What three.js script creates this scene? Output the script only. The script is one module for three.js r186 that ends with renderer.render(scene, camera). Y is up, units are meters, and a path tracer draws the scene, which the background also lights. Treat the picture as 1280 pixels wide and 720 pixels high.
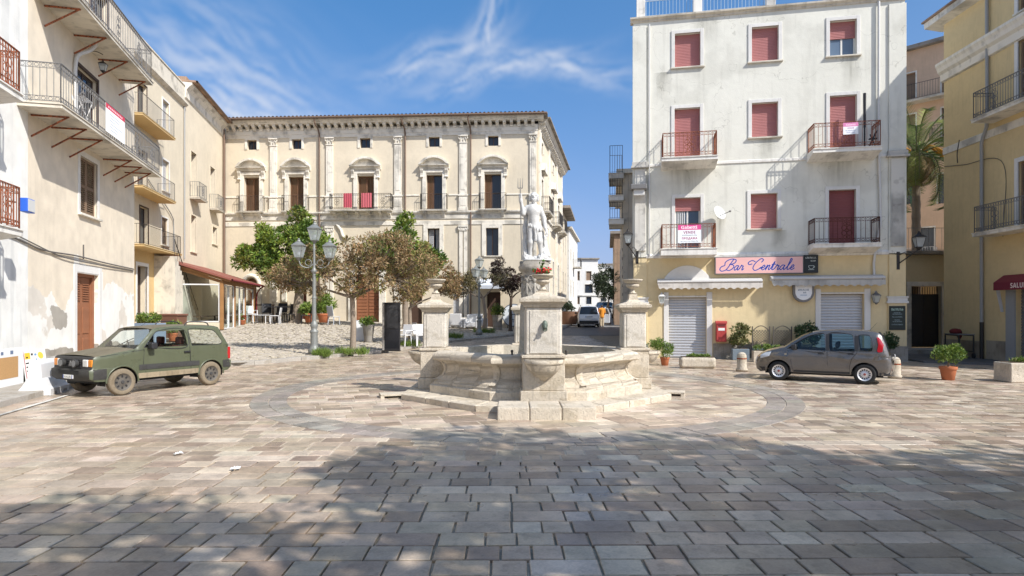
import * as THREE from 'three';
import { mergeGeometries, mergeVertices, toCreasedNormals } from 'three/addons/utils/BufferGeometryUtils.js';
import { RoundedBoxGeometry } from 'three/addons/geometries/RoundedBoxGeometry.js';
import { TessellateModifier } from 'three/addons/modifiers/TessellateModifier.js';
import { MarchingCubes } from 'three/addons/objects/MarchingCubes.js';

// ---------------------------------------------------------------- camera, sky, sun, exposure
const scene = new THREE.Scene();
const camera = new THREE.PerspectiveCamera(52.55, 1280 / 780, 0.1, 900);
camera.position.set(0, 1.8, 0);
camera.lookAt(0, 1.8, -10);
camera.setViewOffset(1280, 780, 0, 0, 1280, 720);
camera.updateProjectionMatrix();
const renderer = new THREE.WebGLRenderer({ antialias: true });
renderer.toneMapping = THREE.LinearToneMapping;
renderer.toneMappingExposure = 2.14;
renderer.shadowMap.enabled = true;
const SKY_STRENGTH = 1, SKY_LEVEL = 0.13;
const sun = new THREE.DirectionalLight(new THREE.Color(1.0, 0.96, 0.905), 2.8);
sun.position.set(1.44 * 40, 1.72 * 40, 1.2 * 40);
sun.castShadow = true;
Object.assign(sun.shadow.camera, { left: -60, right: 60, top: 60, bottom: -60, near: 1, far: 260 });
sun.shadow.mapSize.set(4096, 4096);
scene.add(sun, sun.target);

let seedState = 12345;
const seed = (s) => { seedState = s | 0; };
const rnd = () => { seedState = (seedState + 0x6d2b79f5) | 0; let t = Math.imul(seedState ^ (seedState >>> 15), 1 | seedState); t = (t + Math.imul(t ^ (t >>> 7), 61 | t)) ^ t; return ((t ^ (t >>> 14)) >>> 0) / 4294967296; };
const rr = (a, b) => a + (b - a) * rnd();
const pick = (a) => a[Math.floor(rnd() * a.length)];
const gauss = () => (rnd() + rnd() + rnd() - 1.5) * 1.15;
const clamp = (v, a = 0, b = 1) => Math.min(b, Math.max(a, v));
const lerp = (a, b, t) => a + (b - a) * t;
const smooth = (a, b, v) => { const t = clamp((v - a) / (b - a)); return t * t * (3 - 2 * t); };
const hash2 = (x, y, s) => { let h = Math.imul(x, 374761393) ^ Math.imul(y, 668265263) ^ Math.imul(s, 2147483647 ^ 0x5bd1e995); h = Math.imul(h ^ (h >>> 13), 1274126177); return ((h ^ (h >>> 16)) >>> 0) / 4294967296; };
// value noise, period p cells (0: none)
function vnoise(x, y, s = 1, p = 0) {
  const xi = Math.floor(x), yi = Math.floor(y), fx = x - xi, fy = y - yi, w = (i) => (p ? ((i % p) + p) % p : i);
  const sx = fx * fx * (3 - 2 * fx), sy = fy * fy * (3 - 2 * fy);
  const a = hash2(w(xi), w(yi), s), b = hash2(w(xi + 1), w(yi), s), c = hash2(w(xi), w(yi + 1), s), d = hash2(w(xi + 1), w(yi + 1), s);
  return a + (b - a) * sx + (c - a) * sy + (a - b - c + d) * sx * sy;
}
function fbm(x, y, oct = 4, s = 1, p = 0) { let v = 0, a = 0.5, n = 0; for (let o = 0; o < oct; o++) { v += a * vnoise(x, y, s + o * 17, p); n += a; a *= 0.5; x *= 2; y *= 2; p *= 2; } return v / n; }

// the sky: clear blue air paling to the horizon, with thin wind-blown cirrus all round
{
  const w = 1600, h = 800, data = new Float32Array(w * h * 4);
  seed(7);
  const wisps = [[-0.13, 0.385, 0.13, 0.016, 0.36], [-0.03, 0.425, 0.075, 0.014, 1.05], [0.085, 0.355, 0.16, 0.013, -0.16], [-0.02, 0.345, 0.15, 0.012, 0.2], [-0.42, 0.30, 0.2, 0.05, -0.5], [-0.36, 0.24, 0.12, 0.03, -0.3]];
  for (let i = 0; i < 34; i++) wisps.push([0.65 + rnd() * (2 * Math.PI - 1.35), rr(0.15, 1.0), rr(0.1, 0.24), rr(0.012, 0.045), rr(-0.7, 0.9)]);
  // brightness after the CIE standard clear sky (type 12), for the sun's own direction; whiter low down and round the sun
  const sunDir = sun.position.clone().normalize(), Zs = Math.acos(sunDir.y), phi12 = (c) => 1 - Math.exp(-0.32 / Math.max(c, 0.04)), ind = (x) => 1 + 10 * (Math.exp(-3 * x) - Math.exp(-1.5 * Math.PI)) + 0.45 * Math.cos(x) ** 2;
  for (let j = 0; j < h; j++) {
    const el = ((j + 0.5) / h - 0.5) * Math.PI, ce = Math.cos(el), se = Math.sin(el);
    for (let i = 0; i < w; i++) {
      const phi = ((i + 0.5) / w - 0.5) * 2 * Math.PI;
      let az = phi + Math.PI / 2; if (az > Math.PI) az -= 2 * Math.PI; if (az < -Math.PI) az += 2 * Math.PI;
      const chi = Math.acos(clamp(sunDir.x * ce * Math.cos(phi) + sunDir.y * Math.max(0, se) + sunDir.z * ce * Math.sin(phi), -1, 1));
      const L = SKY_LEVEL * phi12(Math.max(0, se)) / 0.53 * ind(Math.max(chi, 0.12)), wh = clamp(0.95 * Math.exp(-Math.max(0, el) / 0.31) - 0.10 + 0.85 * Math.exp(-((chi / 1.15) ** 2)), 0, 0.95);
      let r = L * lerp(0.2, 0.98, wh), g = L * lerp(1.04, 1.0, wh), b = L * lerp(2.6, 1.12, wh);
      if (el > 0) {
        let c = 0;
        for (const [wa, we, len, wid, tilt] of wisps) {
          let da = az - wa; if (da > Math.PI) da -= 2 * Math.PI; if (da < -Math.PI) da += 2 * Math.PI;
          const de = el - we; if (Math.abs(da) > 0.6 || Math.abs(de) > 0.45) continue;
          const cs = Math.cos(tilt), sn = Math.sin(tilt), x = da * cs + de * sn, y = -da * sn + de * cs;
          const yy = y + (fbm(x * 7 + wa * 50, y * 7, 4, 3) - 0.5) * 0.07;
          const f = Math.exp(-(x * x) / (len * len * 0.6) - (yy * yy) / (wid * wid * 2.4));
          if (f > 0.004) c += f * smooth(0.28, 0.8, fbm(x * 22 + we * 31 + yy * 40, yy * 120 - x * 14, 6, 9)) * 0.55;
        }
        const veil = smooth(0.48, 0.85, fbm(Math.cos(az) * 3 + 7, Math.sin(az) * 3 + el * 5, 6, 21)) * 0.10;
        c = clamp(c + veil, 0, 0.8);
        const cl = SKY_LEVEL * 3.1; r = lerp(r, Math.max(r, cl * 0.97), c); g = lerp(g, Math.max(g, cl), c); b = lerp(b, Math.max(b, cl * 1.08), c);
      }
      const o = (j * w + i) * 4; data[o] = r; data[o + 1] = g; data[o + 2] = b; data[o + 3] = 1;
    }
  }
  const t = new THREE.DataTexture(data, w, h, THREE.RGBAFormat, THREE.FloatType);
  t.mapping = THREE.EquirectangularReflectionMapping; t.magFilter = THREE.LinearFilter; t.needsUpdate = true;
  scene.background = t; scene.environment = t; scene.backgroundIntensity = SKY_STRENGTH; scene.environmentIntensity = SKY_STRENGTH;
}

// ---------------------------------------------------------------- helpers
const V = (x, y, z) => new THREE.Vector3(x, y, z);
const flat = (g) => { const r = g.index ? g.toNonIndexed() : g; for (const k of Object.keys(r.attributes)) if (!['position', 'normal', 'uv', 'color'].includes(k)) r.deleteAttribute(k); return r; };
function metric(g) {   // uv in metres from position and the dominant axis of the normal
  const p = g.attributes.position, n = g.attributes.normal, uv = new Float32Array(p.count * 2);
  for (let i = 0; i < p.count; i++) {
    const ax = Math.abs(n.getX(i)), ay = Math.abs(n.getY(i)), az = Math.abs(n.getZ(i));
    if (ay >= ax && ay >= az) { uv[2 * i] = p.getX(i); uv[2 * i + 1] = p.getZ(i); }
    else if (ax >= az) { uv[2 * i] = p.getZ(i); uv[2 * i + 1] = p.getY(i); }
    else { uv[2 * i] = p.getX(i); uv[2 * i + 1] = p.getY(i); }
  }
  g.setAttribute('uv', new THREE.BufferAttribute(uv, 2));
  return g;
}
function join(list) {
  if (!Array.isArray(list)) return flat(list);
  const a = list.flat(9).map(flat), c = a.some((g) => g.attributes.color);
  if (!c) a.forEach((g) => g.deleteAttribute('color'));
  a.forEach((g) => { if (!g.attributes.uv) g.setAttribute('uv', new THREE.BufferAttribute(new Float32Array(g.attributes.position.count * 2), 2)); });
  return a.length === 1 ? a[0] : mergeGeometries(a);
}
function M(name, geos, mat, parent, o = {}) {
  const g = join(geos); if (!o.uv) metric(g);
  const m = new THREE.Mesh(g, mat); m.name = name; m.castShadow = m.receiveShadow = true;
  if (o.kind) m.userData.kind = o.kind;
  if (o.label) m.userData.label = o.label;
  if (parent) parent.add(m);
  return m;
}
const taken = new Map();
const numbered = (n) => { const k = taken.get(n) ?? 0; taken.set(n, k + 1); return k ? n + '_' + String(k).padStart(3, '0') : n; };
function tag(o, label, category, group) { o.userData.label = label; o.userData.category = category; if (group) o.userData.group = group; return o; }
function thing(name, label, category, [x, y, d] = [0, 0, 0], turn = 0, group) {
  const o = new THREE.Group(); o.name = numbered(name); o.position.set(x, y, -d); o.rotation.y = turn; scene.add(o);
  return tag(o, label, category, group);
}
function struct(name, geos, mat, o) { const m = M(numbered(name), geos, mat, scene, o); m.userData.kind = 'structure'; return m; }
function dup(src, label, [x, y, d], turn = src.rotation.y, scale = src.scale.x) {
  const c = src.clone(); c.name = numbered(src.name.replace(/_\d{3}$/, '')); c.userData = { ...src.userData, label: label ?? src.userData.label };
  c.position.set(x, y, -d); c.rotation.y = turn; c.scale.setScalar(scale); scene.add(c); return c;
}
const mir = (g, s) => {   // mirrored across z for s < 0, faces kept outward
  g = flat(g); if (s > 0) return g; g.scale(1, 1, -1);
  for (const k in g.attributes) { const a = g.attributes[k], n = a.itemSize, d = a.array; for (let i = 0; i < a.count; i += 3) for (let j = 0; j < n; j++) { const t = d[(i + 1) * n + j]; d[(i + 1) * n + j] = d[(i + 2) * n + j]; d[(i + 2) * n + j] = t; } }
  return g;
};
const bx = (x0, x1, y0, y1, z0, z1) => new THREE.BoxGeometry(x1 - x0, y1 - y0, z1 - z0).translate((x0 + x1) / 2, (y0 + y1) / 2, (z0 + z1) / 2);
const rbx = (x0, x1, y0, y1, z0, z1, r = 0.015, s = 2) => new RoundedBoxGeometry(x1 - x0, y1 - y0, z1 - z0, s, r).translate((x0 + x1) / 2, (y0 + y1) / 2, (z0 + z1) / 2);
const cyl = (x, y0, y1, z, r0, r1 = r0, n = 12) => new THREE.CylinderGeometry(r1, r0, y1 - y0, n).translate(x, (y0 + y1) / 2, z);
const sph = (x, y, z, rx, ry = rx, rz = rx, n = 12) => new THREE.SphereGeometry(1, n, Math.max(6, n * 0.7 | 0)).scale(rx, ry, rz).translate(x, y, z);
const lathe = (pts, n = 24, a0 = 0, a1 = Math.PI * 2) => new THREE.LatheGeometry(pts.map(([r, y]) => new THREE.Vector2(r, y)), n, a0, a1);
const tube = (pts, r, n = 6, seg) => new THREE.TubeGeometry(new THREE.CatmullRomCurve3(pts.map((p) => (p.isVector3 ? p : V(...p)))), seg ?? Math.max(2, pts.length * 3), r, n);
function beam(p, q, w, h = w) {   // a bar from p to q
  const a = p.isVector3 ? p : V(...p), b = q.isVector3 ? q : V(...q), d = b.clone().sub(a), L = d.length(), g = new THREE.BoxGeometry(w, h, L);
  const m = new THREE.Matrix4().lookAt(b, a, Math.abs(d.y) > 0.98 * L ? V(0, 0, 1) : V(0, 1, 0)); m.setPosition(a.clone().add(b).multiplyScalar(0.5));
  return g.applyMatrix4(m);
}
function limb(p, q, r0, r1, n = 6) {
  const a = p.isVector3 ? p : V(...p), b = q.isVector3 ? q : V(...q), d = b.clone().sub(a), L = d.length();
  const g = new THREE.CylinderGeometry(r1, r0, L, n).translate(0, L / 2, 0);
  return g.applyQuaternion(new THREE.Quaternion().setFromUnitVectors(V(0, 1, 0), d.normalize())).translate(a.x, a.y, a.z);
}
const poly = (pts) => { const s = new THREE.Shape(); pts.forEach(([x, y], i) => (i ? s.lineTo(x, y) : s.moveTo(x, y))); s.closePath(); return s; };
const extr = (pts, depth, bevel = 0) => new THREE.ExtrudeGeometry(Array.isArray(pts) ? poly(pts) : pts, { depth, bevelEnabled: bevel > 0, bevelThickness: bevel, bevelSize: bevel, bevelSegments: 2, curveSegments: 16 });
// a wall from x0 to x1, y0 to y1 with real openings; front face at z = 0
function wallG(x0, x1, y0, y1, holes = [], th = 0.35) {
  const s = poly([[x0, y0], [x1, y0], [x1, y1], [x0, y1]]);
  for (const [a, b, c, d, arch] of holes) {
    const p = new THREE.Path();
    p.moveTo(a, c); p.lineTo(b, c);
    if (arch) { p.lineTo(b, d - (b - a) / 2); p.absarc((a + b) / 2, d - (b - a) / 2, (b - a) / 2, 0, Math.PI, false); } else { p.lineTo(b, d); p.lineTo(a, d); }
    p.closePath(); s.holes.push(p);
  }
  return new THREE.ExtrudeGeometry(s, { depth: th, bevelEnabled: false, curveSegments: 14 }).translate(0, 0, -th);
}
// a moulding: profile [z, y] run along x
const mould = (x0, x1, prof) => { const g = new THREE.ExtrudeGeometry(poly(prof.map(([z, y]) => [-z, y])), { depth: x1 - x0, bevelEnabled: false }); return g.rotateY(Math.PI / 2).translate(x0, 0, 0); };
function corrugated(x0, x1, y0, y1, pitch, depth, z = 0) {   // roller shutter slats
  const prof = [[z - 0.02, y0]]; const n = Math.max(1, Math.round((y1 - y0) / pitch)), p = (y1 - y0) / n;
  for (let i = 0; i < n; i++) { const y = y0 + i * p; prof.push([z, y + p * 0.02], [z + depth * 0.75, y + p * 0.2], [z + depth, y + p * 0.5], [z + depth * 0.75, y + p * 0.8], [z, y + p * 0.97]); }
  prof.push([z - 0.02, y1]);
  return mould(x0, x1, prof);
}

// ---------------------------------------------------------------- textures
function makeTex(n, size, fn, srgb = true, m = n, sizeY = size) {
  const data = new Uint8Array(n * m * 4);
  for (let j = 0; j < m; j++) for (let i = 0; i < n; i++) {
    const c = fn((i + 0.5) / n, (j + 0.5) / m), o = (j * n + i) * 4;
    if (typeof c === 'number') data[o] = data[o + 1] = data[o + 2] = clamp(c) * 255; else { data[o] = clamp(c[0]) * 255; data[o + 1] = clamp(c[1]) * 255; data[o + 2] = clamp(c[2]) * 255; }
    data[o + 3] = 255;
  }
  const t = new THREE.DataTexture(data, n, m); t.wrapS = t.wrapT = THREE.RepeatWrapping; t.magFilter = THREE.LinearFilter; t.minFilter = THREE.LinearMipmapLinearFilter;
  if (srgb) t.colorSpace = THREE.SRGBColorSpace;
  t.repeat.set(1 / size, 1 / sizeY); t.needsUpdate = true; return t;
}
const T = {};
T.plaster = makeTex(512, 5, (u, v) => { const a = fbm(u * 6, v * 6, 5, 3, 6), b = fbm(u * 48, v * 48, 3, 5, 48), s = fbm(u * 40, v * 5, 4, 8, 5); const k = 0.90 + 0.08 * a + 0.035 * (b - 0.5) - 0.025 * smooth(0.62, 0.8, s); return [k, k * 0.995, k * 0.985]; });
T.plasterBump = makeTex(512, 1.6, (u, v) => 0.6 * fbm(u * 10, v * 10, 4, 31, 10) + 0.4 * fbm(u * 70, v * 70, 3, 33, 70), false);
T.grime = makeTex(512, 4, (u, v) => { const a = fbm(u * 5, v * 5, 6, 43, 5), s = fbm(u * 34, v * 3, 4, 48, 3); const k = 0.98 - 0.2 * smooth(0.5, 0.8, a) - 0.05 * smooth(0.56, 0.78, s) - 0.1 * smooth(0.6, 0.75, fbm(u * 14, v * 14, 5, 53, 14)); return [k, k * 0.99, k * 0.97]; });
T.stone = makeTex(512, 1.5, (u, v) => { const a = fbm(u * 5, v * 5, 6, 63, 5), b = fbm(u * 60, v * 60, 3, 65, 60), st = smooth(0.56, 0.7, fbm(u * 8, v * 8, 5, 68, 8)), dr = smooth(0.55, 0.75, fbm(u * 30, v * 6, 5, 69, 6)); const k = 0.88 + 0.12 * a + 0.12 * (b - 0.5) - 0.08 * st - 0.09 * dr; return [k, k * (0.985 - 0.01 * st), k * (0.96 - 0.03 * st)]; });
T.stoneBump = makeTex(512, 0.8, (u, v) => 0.5 * fbm(u * 12, v * 12, 4, 71, 12) + 0.5 * fbm(u * 80, v * 80, 3, 73, 80) - 0.5 * smooth(0.66, 0.76, fbm(u * 40, v * 40, 2, 77, 40)), false);
T.pave = makeTex(512, 1.1, (u, v) => { const a = fbm(u * 6, v * 6, 5, 83, 6), b = fbm(u * 90, v * 90, 2, 85, 90), c = fbm(u * 20, v * 20, 4, 88, 20); const k = 0.80 + 0.24 * a + 0.12 * (b - 0.5) - 0.07 * smooth(0.56, 0.75, c); return [k, k * 0.985, k * 0.965]; });
T.paveBump = makeTex(512, 0.7, (u, v) => 0.55 * fbm(u * 8, v * 8, 4, 91, 8) + 0.45 * fbm(u * 60, v * 60, 3, 93, 60), false);
T.paveRough = makeTex(512, 2.3, (u, v) => 0.16 + 0.36 * fbm(u * 7, v * 7, 5, 96, 7), false);
T.wood = makeTex(512, 0.9, (u, v) => { const g = fbm(u * 60, v * 3, 4, 103, 3), k = 0.7 + 0.3 * g - 0.12 * smooth(0.6, 0.7, fbm(u * 90, v * 2, 3, 107, 2)); return [k, k * 0.97, k * 0.93]; });
T.rust = makeTex(256, 0.5, (u, v) => { const a = fbm(u * 12, v * 12, 5, 113, 12), k = smooth(0.42, 0.6, a); return [lerp(0.55, 0.88, k), lerp(0.40, 0.62, k), lerp(0.33, 0.5, k)]; });
T.fine = makeTex(256, 0.35, (u, v) => 0.85 + 0.15 * fbm(u * 30, v * 30, 4, 121, 30));
T.fineBump = makeTex(256, 0.3, (u, v) => fbm(u * 24, v * 24, 4, 124, 24), false);
T.dust = makeTex(512, 1.3, (u, v) => 0.35 + 0.6 * fbm(u * 7, v * 7, 6, 131, 7), false);
T.asphalt = makeTex(512, 2, (u, v) => 0.7 + 0.2 * fbm(u * 9, v * 9, 5, 141, 9) + 0.2 * (fbm(u * 128, v * 128, 2, 143, 128) - 0.5));
const lin = (r, g, b) => new THREE.Color().setRGB(r, g, b);
function std(color, o = {}) {
  const m = new (o.physical ? THREE.MeshPhysicalMaterial : THREE.MeshStandardMaterial)({ color: Array.isArray(color) ? lin(...color) : new THREE.Color(color), roughness: o.rough ?? 0.85, metalness: o.metal ?? 0, side: THREE.DoubleSide });
  if (o.map) m.map = o.map; if (o.bump) { m.bumpMap = o.bump; m.bumpScale = o.bs ?? 0.004; } if (o.roughMap) m.roughnessMap = o.roughMap;
  if (o.vc) m.vertexColors = true;
  for (const k of ['clearcoat', 'clearcoatRoughness', 'transmission', 'thickness', 'ior', 'attenuationDistance', 'specularIntensity', 'opacity', 'transparent', 'sheen']) if (k in o) m[k] = o[k];
  return m;
}
const plaster = (c, o = {}) => std(c, { map: T.plaster, bump: T.plasterBump, bs: 0.006, rough: 0.92, ...o });
const MAT = {
  cream: plaster([0.75, 0.665, 0.515]), peach: plaster([0.77, 0.68, 0.53]), trim: plaster([0.82, 0.78, 0.70], { map: T.grime }), white: plaster([0.82, 0.81, 0.78], { map: T.grime }),
  whitePlain: plaster([0.82, 0.81, 0.78]), yellow: plaster([0.80, 0.625, 0.34]), barYellow: plaster([0.81, 0.665, 0.40]), grey: plaster([0.56, 0.545, 0.51], { map: T.grime }), concrete: plaster([0.68, 0.635, 0.55], { map: T.grime }), ochre: plaster([0.70, 0.50, 0.24]), pink: plaster([0.72, 0.50, 0.34]), roofEdge: plaster([0.30, 0.27, 0.24], { map: T.grime }),
  stone: std([0.64, 0.58, 0.485], { map: T.stone, bump: T.stoneBump, bs: 0.012, rough: 0.9 }), stoneWhite: std([0.68, 0.645, 0.58], { map: T.stone, bump: T.stoneBump, bs: 0.006, rough: 0.8 }), stoneGrey: std([0.36, 0.345, 0.32], { map: T.stone, bump: T.stoneBump, bs: 0.01, rough: 0.85 }), marble: std([0.70, 0.69, 0.66], { map: T.fine, bump: T.fineBump, bs: 0.004, rough: 0.6 }), kerb: std([0.42, 0.40, 0.37], { map: T.stone, bump: T.stoneBump, bs: 0.008, rough: 0.85 }),
  brownWood: std([0.22, 0.115, 0.06], { map: T.wood, bump: T.wood, bs: 0.003, rough: 0.7 }), greyWood: std([0.30, 0.215, 0.15], { map: T.wood, bump: T.wood, bs: 0.003, rough: 0.75 }), darkWood: std([0.09, 0.05, 0.035], { map: T.wood, rough: 0.6 }), rustDoor: std([0.40, 0.17, 0.085], { map: T.wood, bump: T.wood, bs: 0.002, rough: 0.7 }), postWood: std([0.46, 0.25, 0.10], { map: T.wood, bump: T.wood, bs: 0.003, rough: 0.6 }),
  shutterPink: std([0.50, 0.20, 0.19], { map: T.fine, rough: 0.65 }), shutterGrey: std([0.60, 0.615, 0.64], { map: T.fine, rough: 0.45, metal: 0.35 }), darkGlass: std([0.025, 0.035, 0.05], { rough: 0.06 }), curtain: std([0.62, 0.62, 0.62], { map: T.fine, rough: 0.95 }),
  iron: std([0.055, 0.05, 0.046], { rough: 0.6, metal: 0.4, map: T.fine }), ironGrey: std([0.22, 0.215, 0.21], { rough: 0.6, metal: 0.2, map: T.fine }), rusty: std([0.52, 0.36, 0.26], { map: T.rust, rough: 0.9 }), lampGrey: std([0.27, 0.28, 0.265], { map: T.fine, rough: 0.55, metal: 0.3 }), pipe: std([0.20, 0.13, 0.09], { rough: 0.6, map: T.fine }), pipeGrey: std([0.40, 0.40, 0.39], { rough: 0.6, map: T.fine }), pipeWhite: std([0.74, 0.73, 0.70], { rough: 0.6, map: T.fine }), cable: std([0.12, 0.11, 0.10], { rough: 0.8 }),
  terracotta: std([0.52, 0.17, 0.07], { map: T.fine, bump: T.fineBump, bs: 0.002, rough: 0.85 }), plastic: std([0.68, 0.68, 0.68], { rough: 0.45 }), blackPlastic: std([0.02, 0.02, 0.022], { rough: 0.5 }), rubber: std([0.022, 0.022, 0.022], { rough: 0.9, map: T.fine }), soil: std([0.10, 0.07, 0.045], { map: T.stone, rough: 1 }),
  glass: std([0.92, 0.96, 0.95], { physical: true, transmission: 1, thickness: 0, rough: 0.02, ior: 1.45 }), frost: std([0.80, 0.85, 0.86], { physical: true, transmission: 0.75, thickness: 0, rough: 0.35 }), awningRed: std([0.27, 0.035, 0.045], { map: T.fine, rough: 0.9 }), awning: std([0.66, 0.65, 0.63], { map: T.fine, rough: 0.9 }), roofRed: std([0.30, 0.10, 0.07], { map: T.fine, rough: 0.7 }), tile: std([0.40, 0.27, 0.19], { map: T.grime, rough: 0.9 }),
  bark: std([0.42, 0.36, 0.30], { map: T.wood, bump: T.stoneBump, bs: 0.015, rough: 0.95 }), barkDark: std([0.13, 0.10, 0.08], { map: T.wood, bump: T.stoneBump, bs: 0.015, rough: 0.95 }), leaf: std([1, 1, 1], { vc: true, rough: 0.62, physical: true, transmission: 0.28, thickness: 0 }), leafMatte: std([1, 1, 1], { vc: true, rough: 0.8, physical: true, transmission: 0.2, thickness: 0 }), petal: std([0.62, 0.03, 0.03], { rough: 0.8 }),
  redPost: std([0.48, 0.055, 0.05], { map: T.fine, rough: 0.55 }), tealFade: std([0.22, 0.27, 0.31], { map: T.fine, rough: 0.7 }), blue: std([0.03, 0.13, 0.62], { rough: 0.5 }), paper: std([0.8, 0.8, 0.78], { rough: 0.9 }), dishGrey: std([0.6, 0.6, 0.58], { rough: 0.5 }), bronze: std([0.16, 0.20, 0.17], { map: T.stone, rough: 0.6, metal: 0.4 }),
};
function sheet(w, h, draw) {   // a printed sheet, w by h pixels
  const c = document.createElement('canvas'); c.width = w; c.height = h; const x = c.getContext('2d'); draw(x, w, h);
  const t = new THREE.CanvasTexture(c); t.colorSpace = THREE.SRGBColorSpace; t.magFilter = THREE.LinearFilter; return t;
}
// letter-like strokes for print too small to read: x, baseline, width, height, number of letters
function marks(c, x, y, w, h, n) { const st = w / n; for (let i = 0; i < n; i++) { const q = hash2(i, Math.round(x + y), 7), lx = x + i * st; c.fillRect(lx + st * 0.1, y - h, st * 0.22, h); if (q > 0.3) c.fillRect(lx + st * 0.1, y - (q > 0.65 ? h : h * 0.6), st * 0.65, h * 0.2); if (q < 0.7) c.fillRect(lx + st * 0.1, y - h * 0.2, st * 0.65, h * 0.2); if (q > 0.45) c.fillRect(lx + st * 0.58, y - h * 0.8, st * 0.2, h * 0.8); } }
const printed = (tex, rough = 0.5) => new THREE.MeshStandardMaterial({ map: tex, roughness: rough, side: THREE.DoubleSide });
const face = (x0, x1, y0, y1, z) => new THREE.PlaneGeometry(x1 - x0, y1 - y0).translate((x0 + x1) / 2, (y0 + y1) / 2, z);

// facade frames: origin (x, depth) and turn; local x runs along the wall, y up, z out of the wall
const FR = { W: [4.8, 25, -0.1962], A: [-10.783, 11, 1.8186], B: [-17.52, 26, 1.7583], P: [-21.6, 47.5, -0.0622], S: [1.86, 46.04, 1.3934], Y: [17.6975, 25.9, -1.5958] };
const at = (f, x, y, z = 0) => { const [ox, od, th] = FR[f]; return [ox + Math.cos(th) * x + Math.sin(th) * z, y, od + Math.sin(th) * x - Math.cos(th) * z]; };
const thingOn = (f, name, label, cat, x, y, z, group) => thing(name, label, cat, at(f, x, y, z), FR[f][2], group);
const building = (f, name, label, cat = 'building', group) => thing(name, label, cat, [FR[f][0], 0, FR[f][1]], FR[f][2], group);

// ---------------------------------------------------------------- ground, paving, terrace, street
const slope = (d) => (d < 28 ? 0 : 0.025 * (d - 28));
const EDGE = [[-13.9, 21.0], [-9.1, 21.2], [-7.5, 24.1], [-5.65, 27.9], [-3.4, 33.9], [-1.3, 37.2], [0.6, 40.6], [2.0, 45.6]];
const BACK = [[-14.6, 23.6], [-17.2, 27], [-19.4, 33], [-20.6, 40], [-21.5, 47.4], [-13, 47], [-5, 46.45], [1.8, 46.0]];
function edgeDist(x, d) {   // metres inside the terrace edge, negative outside
  let best = 1e9, side = 1;
  for (let i = 0; i + 1 < EDGE.length; i++) {
    const [ax, ad] = EDGE[i], [bx_, bd] = EDGE[i + 1], vx = bx_ - ax, vd = bd - ad, t = clamp(((x - ax) * vx + (d - ad) * vd) / (vx * vx + vd * vd));
    const px = x - ax - vx * t, pd = d - ad - vd * t, q = Math.hypot(px, pd);
    if (q < best) { best = q; side = vx * (d - ad) - vd * (x - ax) > 0 ? 1 : -1; }
  }
  return best * side;
}
const terr = (x, d) => 0.12 + slope(d) + 0.04 * Math.max(0, edgeDist(x, d));
{
  const g = new THREE.PlaneGeometry(700, 500, 1, 1).rotateX(-Math.PI / 2).translate(0, -0.09, -100);
  struct('ground', g, std([0.26, 0.23, 0.195], { map: T.stone, bump: T.stoneBump, bs: 0.01, rough: 0.95 }));
}
function stoneG(c, y, h, col, bev = 0.006, drop = 0.04, tilt = [0, 0]) {   // c: four corners [x, d] counter-clockwise from above; a chamfered slab
  const mx = (c[0][0] + c[2][0]) / 2, md = (c[0][1] + c[2][1]) / 2, P = [], N = c.length;
  const yy = (x, d) => y + h + tilt[0] * (x - mx) + tilt[1] * (d - md);
  const ins = c.map(([x, d]) => { const l = Math.hypot(mx - x, md - d) || 1; return [x + (mx - x) / l * bev * 1.41, d + (md - d) / l * bev * 1.41]; });
  const top = ins.map(([x, d]) => [x, yy(x, d), -d]), mid = c.map(([x, d]) => [x, yy(x, d) - bev * 0.8, -d]), low = c.map(([x, d]) => [x, y - drop, -d]);
  const quad = (a, b, e, f) => P.push(...a, ...b, ...e, ...a, ...e, ...f);
  quad(top[0], top[1], top[2], top[3]);
  for (let i = 0; i < N; i++) { const j = (i + 1) % N; quad(mid[i], mid[j], top[j], top[i]); quad(low[i], low[j], mid[j], mid[i]); }
  const g = new THREE.BufferGeometry(); g.setAttribute('position', new THREE.BufferAttribute(new Float32Array(P), 3));
  g.computeVertexNormals();
  const n = P.length / 3, ca = new Float32Array(n * 3); for (let i = 0; i < n; i++) ca.set(col, i * 3);
  g.setAttribute('color', new THREE.BufferAttribute(ca, 3));
  return g;
}
const paveMat = std([1, 1, 1], { vc: true, map: T.pave, bump: T.paveBump, bs: 0.0022, rough: 1, roughMap: T.paveRough });
const TONES = [[0.56, 0.465, 0.365], [0.49, 0.40, 0.31], [0.42, 0.335, 0.255], [0.46, 0.39, 0.31], [0.36, 0.28, 0.215], [0.65, 0.56, 0.45], [0.53, 0.435, 0.335]];
const RING = [0.3, 14.5, 5.15, 5.85];   // centre x, depth, inner and outer radius
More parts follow.
